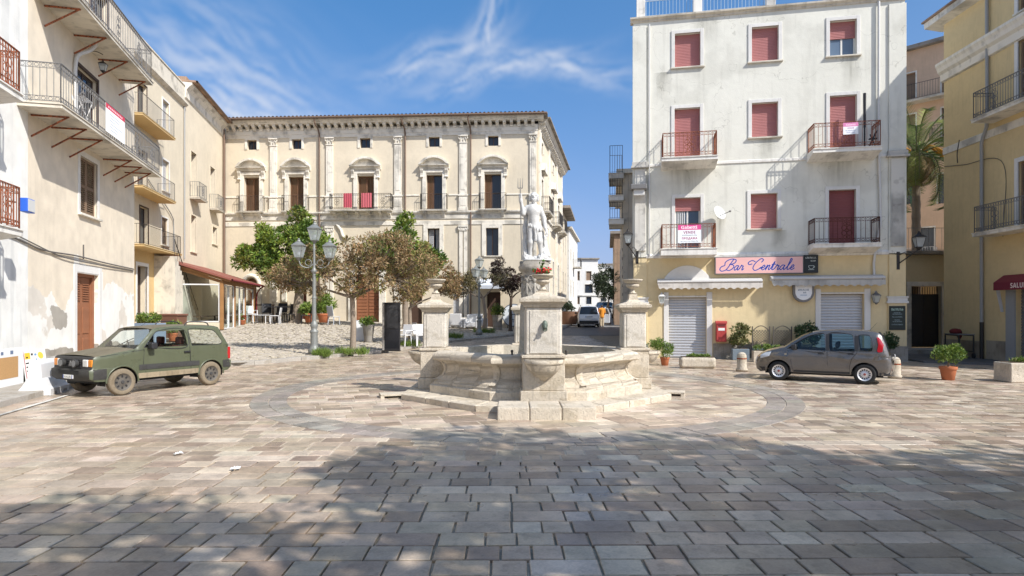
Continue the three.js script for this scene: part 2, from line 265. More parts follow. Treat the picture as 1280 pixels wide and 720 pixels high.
{
  seed(101);
  const paving = struct('paving', [new THREE.PlaneGeometry(46, 5.4).rotateX(-Math.PI / 2).translate(2, -0.03, -4.9), new THREE.PlaneGeometry(46, 34.6).rotateX(-Math.PI / 2).translate(2, -0.0065, -24.9)], std([0.58, 0.51, 0.42], { map: T.stone, bump: T.stoneBump, bs: 0.008, rough: 0.95 }));
  const stones = [];
  const add = (corners, y, h, tone, near) => {
    const t = rr(0.91, 1.08), col = tone.map((v) => v * t * rr(0.97, 1.03));
    const mx = (corners[0][0] + corners[2][0]) / 2, md = (corners[0][1] + corners[2][1]) / 2;
    stones.push({ g: stoneG(corners, y, h, col, 0.007, 0.035, [rr(-0.006, 0.006), rr(-0.006, 0.006)]), near: md, out: Math.abs(mx) > md * 0.86 + 0.3 || md < 4.1 });
  };
  const jit = (v, s = 0.006) => v + rr(-s, s);
  const [rx, rd, ri, ro] = RING, rad = (x, d) => Math.hypot(x - rx, d - rd);
  // straight courses over the whole square
  const rows = (ang, inside, cx, cd, half, dMin, dMax, rowH, lens) => {
    const cs = Math.cos(ang), sn = Math.sin(ang);
    for (let r = dMin; r < dMax; r += rowH) {
      let s = -half + rr(0, 0.4);
      while (s < half) {
        const L = pick(lens) * rr(0.93, 1.07), q = [[s, r], [s + L, r], [s + L, r + rowH], [s, r + rowH]].map(([a, b]) => [cx + a * cs - b * sn, cd + a * sn + b * cs]);
        const mx = (q[0][0] + q[2][0]) / 2, md = (q[0][1] + q[2][1]) / 2; s += L;
        if (!inside(mx, md)) continue;
        const gap = md < 8.5 ? 0.0075 : 0.005, c = q.map(([x, d]) => { const l = Math.hypot(mx - x, md - d); return [jit(x + (mx - x) / l * gap * 1.7, 0.004), jit(d + (md - d) / l * gap * 1.7, 0.004)]; });
        const patch = fbm(mx * 0.35 + 5, md * 0.35, 3, 301), n = clamp(patch * 1.7 - 0.35 + rr(-0.36, 0.36));
        add(c, slope(md), rr(-0.004, 0.002), TONES[Math.floor(n * 6.99)].map((v) => v * (rad(mx, md) < ri ? 1.1 : 1)));
      }
    }
  };
    const wallA = (d) => -8 - 0.253 * d, inFoot = (x, d) => {
    if (edgeDist(x, d) > 0.1 && d > 20.9 && x < 2.4) return true;
    if (x < wallA(d) + 1.2 && d < 22) return true;
    if (x > 17.35) return true;
    const wx = 25 - 0.19875 * (x - 4.8); if (x > 4.75 && d > wx - 0.1) return true;
    if (d > 25 && x > 4.9 + 0.19 * (d - 25)) return true;
    return false;
  };
  rows(0.012, (x, d) => rad(x, d) > ro - 0.08 && !inFoot(x, d), 0, 0, 24, 3.2, 40.1, 0.28, [0.25, 0.33, 0.40, 0.49]);
  rows(0.33, (x, d) => rad(x, d) < ri + 0.08 && rad(x, d) > 1.9, rx, rd, 5.4, -5.2, 5.2, 0.33, [0.36, 0.48, 0.56, 0.66]);
  // the ring: two courses of grey setts
  for (let k = 0; k < 2; k++) {
    const r0 = ri + (ro - ri) * k / 2, r1 = ri + (ro - ri) * (k + 1) / 2, n = Math.round(2 * Math.PI * r0 / 0.46), off = rnd();
    for (let i = 0; i < n; i++) {
      const a0 = (i + off + rr(-0.06, 0.06)) / n * 2 * Math.PI, a1 = a0 + 0.985 * 2 * Math.PI / n, pt = (a, r) => [rx + Math.cos(a) * r, rd + Math.sin(a) * r];
      add([pt(a0, r0 + 0.006), pt(a0, r1 - 0.006), pt(a1, r1 - 0.006), pt(a1, r0 + 0.006)], 0, rr(0.005, 0.008), pick([[0.40, 0.365, 0.32], [0.36, 0.33, 0.29], [0.43, 0.395, 0.35], [0.33, 0.30, 0.265]]));
    }
  }
  stones.sort((a, b) => (a.out - b.out) || (a.near - b.near));
  const rest = [];
  stones.forEach((s, i) => { if (i < 300) M('paving_stone', s.g, paveMat, paving); else rest.push(s.g); });

  M('paving_stones_beyond', rest, paveMat, paving, { kind: 'stuff' });
}
{
  // the raised cobbled terrace: a rising sheet between its kerb and the houses
  const pts = [], idx = [], NU = 64, NV = 40;
  const along = (L, t) => { const s = t * (L.length - 1), i = Math.min(L.length - 2, Math.floor(s)), f = s - i; return [lerp(L[i][0], L[i + 1][0], f), lerp(L[i][1], L[i + 1][1], f)]; };
  const where = (u, v) => { const a = along(EDGE, u), b = along(BACK, u); return [lerp(a[0], b[0], v), lerp(a[1], b[1], v)]; };
  for (let j = 0; j <= NV; j++) for (let i = 0; i <= NU; i++) { const [x, d] = where(i / NU, j / NV * 1.03); pts.push(x, terr(x, d) - 0.03, -d); }
  for (let j = 0; j < NV; j++) for (let i = 0; i < NU; i++) { const a = j * (NU + 1) + i; idx.push(a, a + 1, a + NU + 2, a, a + NU + 2, a + NU + 1); }
  const g = new THREE.BufferGeometry(); g.setAttribute('position', new THREE.BufferAttribute(new Float32Array(pts), 3)); g.setIndex(idx); g.computeVertexNormals();
  const terrace = struct('terrace', g, std([0.33, 0.29, 0.235], { map: T.stone, bump: T.stoneBump, bs: 0.01, rough: 0.95 }));
  // cobbles, far too many to count
  seed(202);
  const cob = new THREE.IcosahedronGeometry(1, 1), im = new THREE.InstancedMesh(cob, std([1, 1, 1], { map: T.stone, rough: 0.85 }), 21000), m4 = new THREE.Matrix4(), q = new THREE.Quaternion(), col = new THREE.Color();
  let n = 0;
  for (let k = 0; k < 60000 && n < 21000; k++) {
    const u = rnd(), v = rnd(), [x, d] = where(u, v), w = Math.hypot(...[0, 1].map((i) => where(u, 1)[i] - where(u, 0)[i])) / 17;
    if (rnd() > w + 0.08 || edgeDist(x, d) < 0.34) continue;
    q.setFromEuler(new THREE.Euler(rr(-0.12, 0.12), rr(0, 6.3), rr(-0.12, 0.12)));
    m4.compose(V(x, terr(x, d) - 0.026, -d), q, V(rr(0.07, 0.13), rr(0.022, 0.034), rr(0.06, 0.095)));
    im.setMatrixAt(n, m4); const t = rr(0.7, 1.15); col.setRGB(0.50 * t, 0.455 * t, 0.39 * t * rr(0.92, 1.05)); im.setColorAt(n, col); n++;
  }
  im.count = n; im.name = 'cobbles'; im.userData.kind = 'stuff'; im.castShadow = im.receiveShadow = true; terrace.add(im);
  // kerb stones along the edge
  const curve = new THREE.CatmullRomCurve3(EDGE.map(([x, d]) => V(x, 0, d)), false, 'catmullrom', 0.2), Lc = curve.getLength(), nk = Math.round(Lc / 1.05);
  for (let i = 0; i < nk; i++) {
    const a = curve.getPointAt(i / nk), b = curve.getPointAt((i + 0.988) / nk), t = b.clone().sub(a).normalize(), nx = -t.z, nd = t.x;
    const c = [[a.x, a.z], [b.x, b.z], [b.x + nx * 0.34, b.z + nd * 0.34], [a.x + nx * 0.34, a.z + nd * 0.34]].map(([x, d]) => [x + rr(-0.006, 0.006), d + rr(-0.006, 0.006)]);
    const g0 = stoneG(c, slope(a.z), 0.125 + rr(-0.008, 0.008), [1, 1, 1].map(() => 1), 0.014, 0.1); g0.deleteAttribute('color');
    M('kerb_stone', g0, MAT.kerb, terrace);
  }
}
function strip(L, R, mat, name, up = 0) {   // a ground sheet between two polylines of [x, d]
  const P = [], I = [];
  L.forEach(([x, d], i) => { P.push(x, slope(d) + up, -d, R[i][0], slope(R[i][1]) + up, -R[i][1]); if (i) { const a = 2 * i; I.push(a - 2, a - 1, a + 1, a - 2, a + 1, a); } });
  const g = new THREE.BufferGeometry(); g.setAttribute('position', new THREE.BufferAttribute(new Float32Array(P), 3)); g.setIndex(I); g.computeVertexNormals();
  return struct(name, g, mat);
}
strip([[-7, 26.5], [-7, 28], [-4, 34], [-3, 41]], [[8, 26.5], [8, 28], [9, 34], [9, 41]], std([0.30, 0.26, 0.21], { map: T.stone, bump: T.stoneBump, bs: 0.008, rough: 0.9 }), 'paving_bed', -0.012);
strip([[-3.2, 40], [2.2, 52], [4.6, 70], [7, 120], [10, 180]], [[8.6, 40], [9.8, 52], [11.5, 70], [20, 120], [30, 180]], std([0.075, 0.078, 0.085], { map: T.asphalt, bump: T.stoneBump, bs: 0.004, rough: 0.55 }), 'asphalt_road', 0.006);
strip([[2.9, 52.1], [2.95, 52.6]], [[9.6, 52.1], [9.65, 52.6]], std([0.68, 0.67, 0.64], { map: T.grime, rough: 0.8 }), 'road_marking', 0.012);
{ // pavements
  const side = (name, pts, h, mat) => { const g = new THREE.ExtrudeGeometry(poly(pts.map(([x, d]) => [x, d])), { depth: h + 0.08, bevelEnabled: true, bevelSize: 0.012, bevelThickness: 0.012, bevelSegments: 2 }).rotateX(-Math.PI / 2).translate(0, -0.092, 0); return struct(name, g, mat); };
  side('pavement', [[-10.1, 9], [-8.9, 9], [-12.2, 22], [-13.5, 22]], 0.12, MAT.kerb);
  side('pavement', [[2.2, 46.5], [3.6, 46.6], [6.9, 64], [8, 78], [5.4, 78], [4.9, 63]], 0.75, MAT.kerb);
  side('pavement', [[14.6, 22.4], [17.2, 20.6], [17.6, 15], [26, 15], [26, 27.9], [15.3, 27.9]], 0.06, std([0.17, 0.165, 0.16], { map: T.asphalt, bump: T.stoneBump, bs: 0.005, rough: 0.7 }));
  side('pavement', [[16.2, 26.2], [20.4, 26.2], [20.4, 27.9], [16.2, 27.9]], 0.24, MAT.stoneGrey);
  struct('road_marking', new THREE.PlaneGeometry(0.09, 4.6).rotateX(-Math.PI / 2).rotateY(0.25).translate(-9.0, 0.016, -11.4), std([0.66, 0.65, 0.62], { map: T.grime, rough: 0.8 }));
}

// ---------------------------------------------------------------- parts shared by the houses
// wrought-iron railing along a local polyline of [x, z]
function railG(path, y, h, o = {}) {
  const g = [], sp = o.sp ?? 0.12, r = o.r ?? 0.008;
  for (let i = 0; i + 1 < path.length; i++) {
    const [ax, az] = path[i], [bx2, bz] = path[i + 1], L = Math.hypot(bx2 - ax, bz - az), n = Math.max(1, Math.round(L / sp));
    g.push(beam([ax, y + h, az], [bx2, y + h, bz], 0.035, 0.018), beam([ax, y + 0.06, az], [bx2, y + 0.06, bz], 0.024, 0.014));
    if (o.scroll) g.push(beam([ax, y + h - 0.13, az], [bx2, y + h - 0.13, bz], 0.016, 0.012), beam([ax, y + 0.17, az], [bx2, y + 0.17, bz], 0.016, 0.012));
    for (let k = 0; k <= n; k++) {
      const t = k / n, x = lerp(ax, bx2, t), z = lerp(az, bz, t), post = k === 0 || k === n;
      g.push(new THREE.CylinderGeometry(post ? r * 1.9 : r, post ? r * 1.9 : r, h - (post ? 0 : 0.06), 5).translate(x, y + h / 2 + (post ? 0 : 0.03), z));
      if (o.scroll && k < n) {
        const ang = Math.atan2(bz - az, bx2 - ax), cx = lerp(ax, bx2, (k + 0.5) / n), cz = lerp(az, bz, (k + 0.5) / n);
        for (const yy of [y + h - 0.065, y + 0.115]) g.push(new THREE.TorusGeometry(Math.min(0.045, L / n * 0.4), 0.006, 4, 10).rotateY(-ang).translate(cx, yy, cz));
      }
    }
    if (o.medal && L > 1) for (const t of (Array.isArray(o.medal) ? o.medal : [0.5])) {
      const cx = lerp(ax, bx2, t), cz = lerp(az, bz, t), ang = Math.atan2(bz - az, bx2 - ax), add = (q) => g.push(q.rotateY(-ang).translate(cx, y + h * 0.5, cz));
      for (const s of [-1, 1]) { add(new THREE.TorusGeometry(0.085, 0.009, 4, 14).translate(s * 0.09, 0.09, 0)); add(new THREE.TorusGeometry(0.085, 0.009, 4, 14).translate(s * 0.09, -0.09, 0)); add(new THREE.TorusGeometry(0.05, 0.008, 4, 12).translate(s * 0.06, 0.24, 0)); add(new THREE.TorusGeometry(0.05, 0.008, 4, 12).translate(s * 0.06, -0.24, 0)); }
      add(new THREE.TorusGeometry(0.06, 0.01, 4, 12));
    }
  }
  return g;
}
function balcony(parent, x0, x1, y, p, o = {}) {   // slab at height y, projecting p
  const th = o.th ?? 0.12, b = M('balcony', o.taper ? mould(x0, x1, [[0.002, y - th - 0.16], [p - 0.45, y - th - 0.08], [p - 0.06, y - th], [p, y - th + 0.01], [p, y - 0.03], [p + 0.03, y - 0.03], [p + 0.03, y], [0.002, y]]) : [rbx(x0, x1, y - th, y - 0.035, -0.05, p, 0.01), rbx(x0 - 0.025, x1 + 0.025, y - 0.035, y, -0.05, p + 0.025, 0.008)], o.slab ?? MAT.concrete, parent);
  const i = 0.05;
  M('railing', railG([[x0 + i, 0.02], [x0 + i, p - i], [x1 - i, p - i], [x1 - i, 0.02]], y, o.h ?? 0.95, o.rail ?? {}), o.iron ?? MAT.iron, b, { kind: 'stuff' });
  for (const x of o.brackets ?? []) M('bracket', o.stoneBracket ? extr([[0, -0.42], [0.12, -0.40], [0.2, -0.24], [p * 0.72, -0.12], [p * 0.78, 0], [0, 0]], 0.2, 0.01).rotateY(-Math.PI / 2).translate(x + 0.1, y - th - 0.004, 0.004) : [beam([x, y - th - 0.02, 0.0], [x, y - th - 0.02, p - 0.12], 0.05, 0.035), beam([x, y - th - 0.03, p - 0.16], [x, y - th - 0.55, 0.0], 0.035, 0.035)], o.bracketMat ?? MAT.rusty, b);
  return b;
}
// frame round an opening, standing proud of the wall
function surround(x0, x1, y0, y1, w, proud = 0.05, sill = true) {
  const g = [rbx(x0 - w, x0, y0 - (sill ? 0 : 0), y1 + w, -0.04, proud, 0.008), rbx(x1, x1 + w, y0, y1 + w, -0.04, proud, 0.008), rbx(x0, x1, y1, y1 + w, -0.04, proud - 0.004, 0.008)];
  return g;
}
function louvres(x0, x1, y0, y1, z) {   // one leaf of a persiana shutter
  const g = [bx(x0, x0 + 0.07, y0, y1, z - 0.02, z + 0.02), bx(x1 - 0.07, x1, y0, y1, z - 0.02, z + 0.02), bx(x0 + 0.07, x1 - 0.07, y0, y0 + 0.1, z - 0.019, z + 0.019), bx(x0 + 0.07, x1 - 0.07, y1 - 0.08, y1, z - 0.019, z + 0.019)];
  const ym = (y0 + y1) / 2; g.push(bx(x0 + 0.07, x1 - 0.07, ym - 0.04, ym + 0.04, z - 0.018, z + 0.018));
  for (let y = y0 + 0.13; y < y1 - 0.1; y += 0.065) g.push(new THREE.BoxGeometry(x1 - x0 - 0.14, 0.012, 0.055).rotateX(0.75).translate((x0 + x1) / 2, y, z));
  return g;
}
function shutterWindow(parent, x0, x1, y0, y1, o = {}) {
  const w = M('window', surround(x0, x1, y0, y1, o.w ?? 0.12, o.proud ?? 0.03), o.trim ?? MAT.whitePlain, parent), xm = (x0 + x1) / 2, z = o.z ?? -0.1;
  M('shutter', louvres(x0 + 0.01, xm - 0.006, y0 + 0.01, y1 - 0.01, z), o.mat ?? MAT.greyWood, w);
  M('shutter', louvres(xm + 0.006, x1 - 0.01, y0 + 0.01, y1 - 0.01, z), o.mat ?? MAT.greyWood, w);
  if (o.sill !== false) M('sill', rbx(x0 - 0.16, x1 + 0.16, y0 - 0.07, y0 - 0.003, -0.2, 0.1, 0.01), o.trim ?? MAT.trim, w);
  return w;
}
function glassWindow(parent, x0, x1, y0, y1, o = {}) {
  const z = o.z ?? -0.2, w = M('window', surround(x0, x1, y0, y1, o.w ?? 0.12, o.proud ?? 0.03), o.trim ?? MAT.whitePlain, parent), xm = (x0 + x1) / 2, f = 0.05, fm = o.frame ?? MAT.darkWood;
  M('window_frame', [bx(x0, x0 + f, y0, y1, z - 0.03, z + 0.03), bx(x1 - f, x1, y0, y1, z - 0.03, z + 0.03), bx(x0 + f, x1 - f, y0, y0 + f, z - 0.028, z + 0.028), bx(x0 + f, x1 - f, y1 - f, y1, z - 0.028, z + 0.028), bx(xm - 0.03, xm + 0.03, y0 + f, y1 - f, z - 0.026, z + 0.026)], fm, w);
  M('pane', bx(x0 + f, xm - 0.03, y0 + f, y1 - f, z - 0.008, z + 0.008), MAT.darkGlass, w); M('pane', bx(xm + 0.03, x1 - f, y0 + f, y1 - f, z - 0.008, z + 0.008), MAT.darkGlass, w);
  if (o.curtain) M('curtain', o.curtain.map(([a, b]) => { const g = []; for (let x = a; x < b; x += 0.09) g.push(cyl(x + 0.045, y0 + f, y1 - f, z - 0.0, 0.03, 0.03, 6)); return g; }), MAT.curtain, w);
  if (o.sill !== false) M('sill', rbx(x0 - 0.16, x1 + 0.16, y0 - 0.07, y0 - 0.003, -0.2, 0.1, 0.01), o.trim ?? MAT.trim, w);
  return w;
}
const core = (x0, x1, y1, back, mat, parent, front = 0.36) => M('body', bx(x0, x1, -0.3, y1, -back, -front), mat, parent);

// ---------------------------------------------------------------- the cream and white houses with balconies (frame A)
{
  // peeling limewash: white coat low down and at the corner, cream coat above, patches where it has come off
  const tex = makeTex(1024, 12.7, (u, v) => {
    const x = u * 12.7, y = v * 12.4, e = (fbm(x * 1.5, y * 1.5, 6, 401) - 0.5) + 0.22 * (fbm(x * 11, y * 11, 4, 403) - 0.5), step = x < 7.4 ? 2.25 - 0.25 * Math.sin(x * 2.2) : x < 9.6 ? 3.3 : 2.65;
    const edge = y + e * 1.1 < step && x > 4.74, k = 0.90 + 0.12 * fbm(x * 3, y * 3, 4, 405) - 0.02 * smooth(0.6, 0.8, fbm(x * 8, y * 0.8, 4, 409));
    let c = x < 4.74 ? [0.93, 0.925, 0.90] : edge ? [0.935, 0.925, 0.895] : [0.905, 0.855, 0.77];
    if (edge) { const hole = smooth(0.66, 0.70, fbm(x * 1.15 + 3, y * 1.3, 5, 411)); c = c.map((q, i) => lerp(q, [0.76, 0.70, 0.62][i], hole * 0.4)); }
    if (Math.hypot((x - 6.5) / 0.5, (y - 1.66) / 0.3) + e * 1.6 < 1) c = [0.68, 0.655, 0.61];
    if (x < 4.74) { const st = smooth(0.54, 0.72, fbm(x * 5, y * 0.7, 5, 415)); c = c.map((q, i) => lerp(q, [0.72, 0.73, 0.72][i], st * 0.25)); }
    if (y < 0.78 + e * 0.3) { const r = 0.7 + 0.5 * e; c = [0.70 * r + 0.12, 0.66 * r + 0.12, 0.58 * r + 0.13]; }
    return c.map((q) => q * k);
  }, true, 1024, 12.4);
  const wallMat = std([1, 1, 1], { map: tex, bump: T.plasterBump, bs: 0.006, rough: 0.93 });
  const a = building('A', 'cream_house', 'tall cream and white rendered house with two long wrought-iron balconies and a brown door', 'house');
  const holes = [[7.62, 9.22, 0.1, 2.95], [7.82, 9.12, 4.72, 6.42], [7.6, 9.1, 6.8, 9.0], [8.6, 9.9, 9.9, 11.9], [5.9, 6.9, 9.9, 11.9]];
  M('wall', wallG(4.755, 12.6, -0.2, 12.1, holes, 0.4), wallMat, a);
  core(4.755, 12.6, 12.1, 8, MAT.cream, a, 0.41);
  M('roof_cornice', mould(4.755, 12.62, [[-0.4, 12.102], [0.05, 12.102], [0.06, 12.16], [-0.4, 12.2]]), MAT.concrete, a);
  // brown double door
  const door = M('door', [bx(7.55, 7.75, 0.1, 3.06, -0.3, -0.12), bx(9.09, 9.29, 0.1, 3.06, -0.3, -0.12), bx(7.75, 9.09, 2.86, 3.06, -0.3, -0.12)], MAT.rustDoor, a);
  for (const [x0, x1] of [[7.76, 8.415], [8.425, 9.08]]) {
    const leaf = M('door_leaf', [bx(x0, x1, 0.12, 2.85, -0.26, -0.2), ...[[0.25, 1.0], [1.14, 1.95]].map(([y0, y1]) => rbx(x0 + 0.1, x1 - 0.1, y0, y1, -0.21, -0.18, 0.012)), ...Array.from({ length: 8 }, (_, i) => new THREE.BoxGeometry(x1 - x0 - 0.2, 0.014, 0.05).rotateX(0.7).translate((x0 + x1) / 2, 2.16 + i * 0.07, -0.19))], MAT.rustDoor, door);
  }
  M('door_step', rbx(7.4, 9.45, 0.0, 0.16, -0.1, 0.3, 0.012), MAT.kerb, a);
  M('door_surround', surround(7.6, 9.24, 0.1, 2.97, 0.22, 0.015), MAT.whitePlain, a);
  shutterWindow(a, 7.82, 9.12, 4.72, 6.42, { mat: MAT.greyWood, w: 0.16, proud: 0.02 });
  // balcony doors with dark brown frames
  for (const [x0, x1, y0, y1] of [[7.6, 9.1, 6.8, 9.0], [8.6, 9.9, 9.9, 11.9], [5.9, 6.9, 9.9, 11.9]]) glassWindow(a, x0, x1, y0, y1, { w: 0.1, sill: false, trim: MAT.darkWood, z: -0.15 });
  balcony(a, 4.2, 12.35, 6.85, 0.95, { rail: { scroll: true, medal: [0.16, 0.42, 0.7, 0.9], sp: 0.15 }, iron: MAT.ironGrey, brackets: [4.9, 6.0, 7.1, 9.6, 10.6, 11.6], h: 0.98 });
  balcony(a, 4.95, 11.4, 9.9, 0.95, { rail: { scroll: true, medal: [0.2, 0.5, 0.8], sp: 0.15 }, iron: MAT.ironGrey, brackets: [5.6, 7.4, 9.2, 11.0], h: 1.1 });
  M('drain_pipe', [tube([[7.35, 8.0, 0.06], [7.35, 8.9, 0.06], [7.42, 9.2, 0.1], [7.75, 9.5, 0.3], [7.9, 9.75, 0.4]], 0.055, 8), tube([[7.35, 8.0, 0.06], [7.35, 6.9, 0.06]], 0.055, 8)], MAT.pipeWhite, a);
  M('wall_cable', [tube([[3.3, 3.62, 0.03], [4.1, 3.55, 0.03], [5.4, 3.4, 0.04], [7.4, 3.42, 0.05], [9.6, 3.38, 0.05], [12.4, 3.36, 0.04]], 0.022, 5, 40), tube([[4.3, 3.6, 0.03], [6.5, 3.32, 0.05], [9.4, 3.28, 0.05], [12.4, 3.3, 0.04]], 0.016, 5, 40), bx(8.0, 8.03, 3.38, 3.8, 0.005, 0.035)], MAT.cable, a);
  M('pavement_plinth', rbx(4.78, 7.35, -0.1, 0.62, -0.02, 0.02, 0.008), MAT.grey, a);
  const n = building('A', 'white_house', 'white rendered house with rusty balcony railings beside the cream house', 'house');
  M('wall', wallG(-6, 4.745, -0.2, 13.5, [[0.6, 1.8, 3.6, 5.8], [0.6, 1.8, 6.5, 8.7]], 0.4), wallMat, n); core(-6, 4.745, 13.5, 8, MAT.white, n, 0.41);
  for (const [y, h] of [[6.5, 0.9], [3.58, 0.9]]) {
    balcony(n, -1.5, 2.55, y, 0.85, { slab: MAT.white, iron: MAT.rusty, rail: { scroll: true, medal: [0.15, 0.4, 0.65, 0.88], sp: 0.11, r: 0.01 }, taper: true, h, th: 0.16 });
    glassWindow(n, 0.6, 1.8, y + 0.02, y + 2.2, { sill: false, z: -0.15 });
  }
  const box = thingOn('A', 'sign_box', 'blue sided illuminated sign box hung on the rusty balcony railing', 'sign', 2.56, 3.98, 0.78);
  M('sign_body', rbx(0, 0.34, 0, 0.3, 0.0, 0.15, 0.015), MAT.blue, box); M('sign_panel', bx(0.02, 0.32, 0.02, 0.28, 0.151, 0.158), MAT.dishGrey, box); M('bracket', [beam([0.05, 0.2, -0.1], [-0.12, 0.2, -0.2], 0.03)], MAT.rusty, box);
  const fp = thingOn('A', 'flower_pot', 'terracotta flower pot with red geraniums on the white house balcony', 'plant pot', 1.75, 6.52, 0.62);
  M('pot', lathe([[0, 0], [0.1, 0], [0.14, 0.24], [0.16, 0.24], [0.16, 0.28], [0.13, 0.28], [0.12, 0.2], [0, 0.2]]), MAT.terracotta, fp);
  seed(5); M('flowers', Array.from({ length: 26 }, () => sph(gauss() * 0.14, 0.42 + gauss() * 0.1, gauss() * 0.14, 0.035, 0.03, 0.035, 6)), MAT.petal, fp, { kind: 'stuff' });
  // a poster sheet on the long balcony
  const bp = thingOn('A', 'balcony_poster', 'white poster with a red heading tied to the long balcony railing', 'poster', 7.05, 6.98, 0.925);
  const pt = sheet(512, 300, (c, w, h) => { c.fillStyle = '#f2f4f4'; c.fillRect(0, 0, w, h); c.fillStyle = '#cf3d55'; c.fillRect(0, 0, w, 52); c.fillStyle = '#f0c8cc'; for (let i = 0; i < 9; i++) c.fillRect(60 + i * 44, 16, 30, 20); c.fillStyle = '#a9b4bd'; for (let j = 0; j < 6; j++) c.fillRect(90 + (j % 2) * 40, 90 + j * 32, 300 - (j % 3) * 70, 7); });
  M('sheet', bx(0, 1.55, 0, 0.82, 0, 0.006), MAT.paper, bp); M('print', face(0, 1.55, 0, 0.82, 0.009), printed(pt, 0.8), bp, { uv: 1 });
  const wl = thingOn('A', 'wall_lantern', 'small iron wall lantern above the long balcony door', 'lantern', 8.35, 9.0, 0.0);
  lantern(wl, 0, 0.12, 0.42, 0.5); M('arm', tube([[0, 0.62, 0], [0, 0.7, 0.2], [0, 0.62, 0.42]], 0.012, 5), MAT.iron, wl);
  const cl = thingOn('A', 'clothes_airer', 'white folded clothes airer standing on the long balcony', 'clothes airer', 6.75, 6.86, 0.45);
  for (const x of [-0.3, 0.3]) M('frame', [beam([x, 0, -0.15], [x, 0.9, 0.15], 0.02), beam([x, 0, 0.15], [x, 0.9, -0.15], 0.02)], MAT.plastic, cl); M('rod', Array.from({ length: 7 }, (_, i) => beam([-0.3, 0.88, -0.15 + i * 0.05], [0.3, 0.88, -0.15 + i * 0.05], 0.012)), MAT.plastic, cl, { kind: 'stuff' });
}
// a lantern body shared by the wall and street lamps: square glass tapering down under a roof
function lantern(parent, x, y, z, s = 1, metal = MAT.iron) {
  const w1 = 0.2 * s, w0 = 0.11 * s, h = 0.42 * s, g = [];
  const c = [[1, 1], [1, -1], [-1, -1], [-1, 1]];
  c.forEach(([a, b], i) => { const [e, f] = c[(i + 1) % 4]; g.push(beam([a * w0, 0, b * w0], [a * w1, h, b * w1], 0.016 * s), beam([a * w1, h, b * w1], [e * w1, h, f * w1], 0.03 * s), beam([a * w0, 0, b * w0], [e * w0, 0, f * w0], 0.03 * s)); });
  const l = M('lantern_frame', [...g.map((q) => q.translate(x, y, z)), new THREE.CylinderGeometry(0.07 * s, 0.30 * s, 0.15 * s, 4).rotateY(Math.PI / 4).translate(x, y + h + 0.08 * s, z), cyl(x, y + h + 0.15 * s, y + h + 0.21 * s, z, 0.075 * s, 0.05 * s, 8), sph(x, y + h + 0.235 * s, z, 0.035 * s), new THREE.CylinderGeometry(0.13 * s, 0.03 * s, 0.12 * s, 8).translate(x, y - 0.065 * s, z)], metal, parent);
  c.forEach(([a, b], i) => {
    const [e, f] = c[(i + 1) % 4], q = new THREE.BufferGeometry(), k = 0.97;
    q.setAttribute('position', new THREE.BufferAttribute(new Float32Array([a * w0 * k, 0.01, b * w0 * k, e * w0 * k, 0.01, f * w0 * k, e * w1 * k, h, f * w1 * k, a * w0 * k, 0.01, b * w0 * k, e * w1 * k, h, f * w1 * k, a * w1 * k, h, b * w1 * k].map((v, j) => v + [x, y, z][j % 3])), 3)); q.computeVertexNormals();
    M('pane', q, MAT.frost, l);
  });
  M('bulb', sph(x, y + 0.14 * s, z, 0.045 * s, 0.08 * s, 0.045 * s, 8), MAT.plastic, l);
  return l;
}

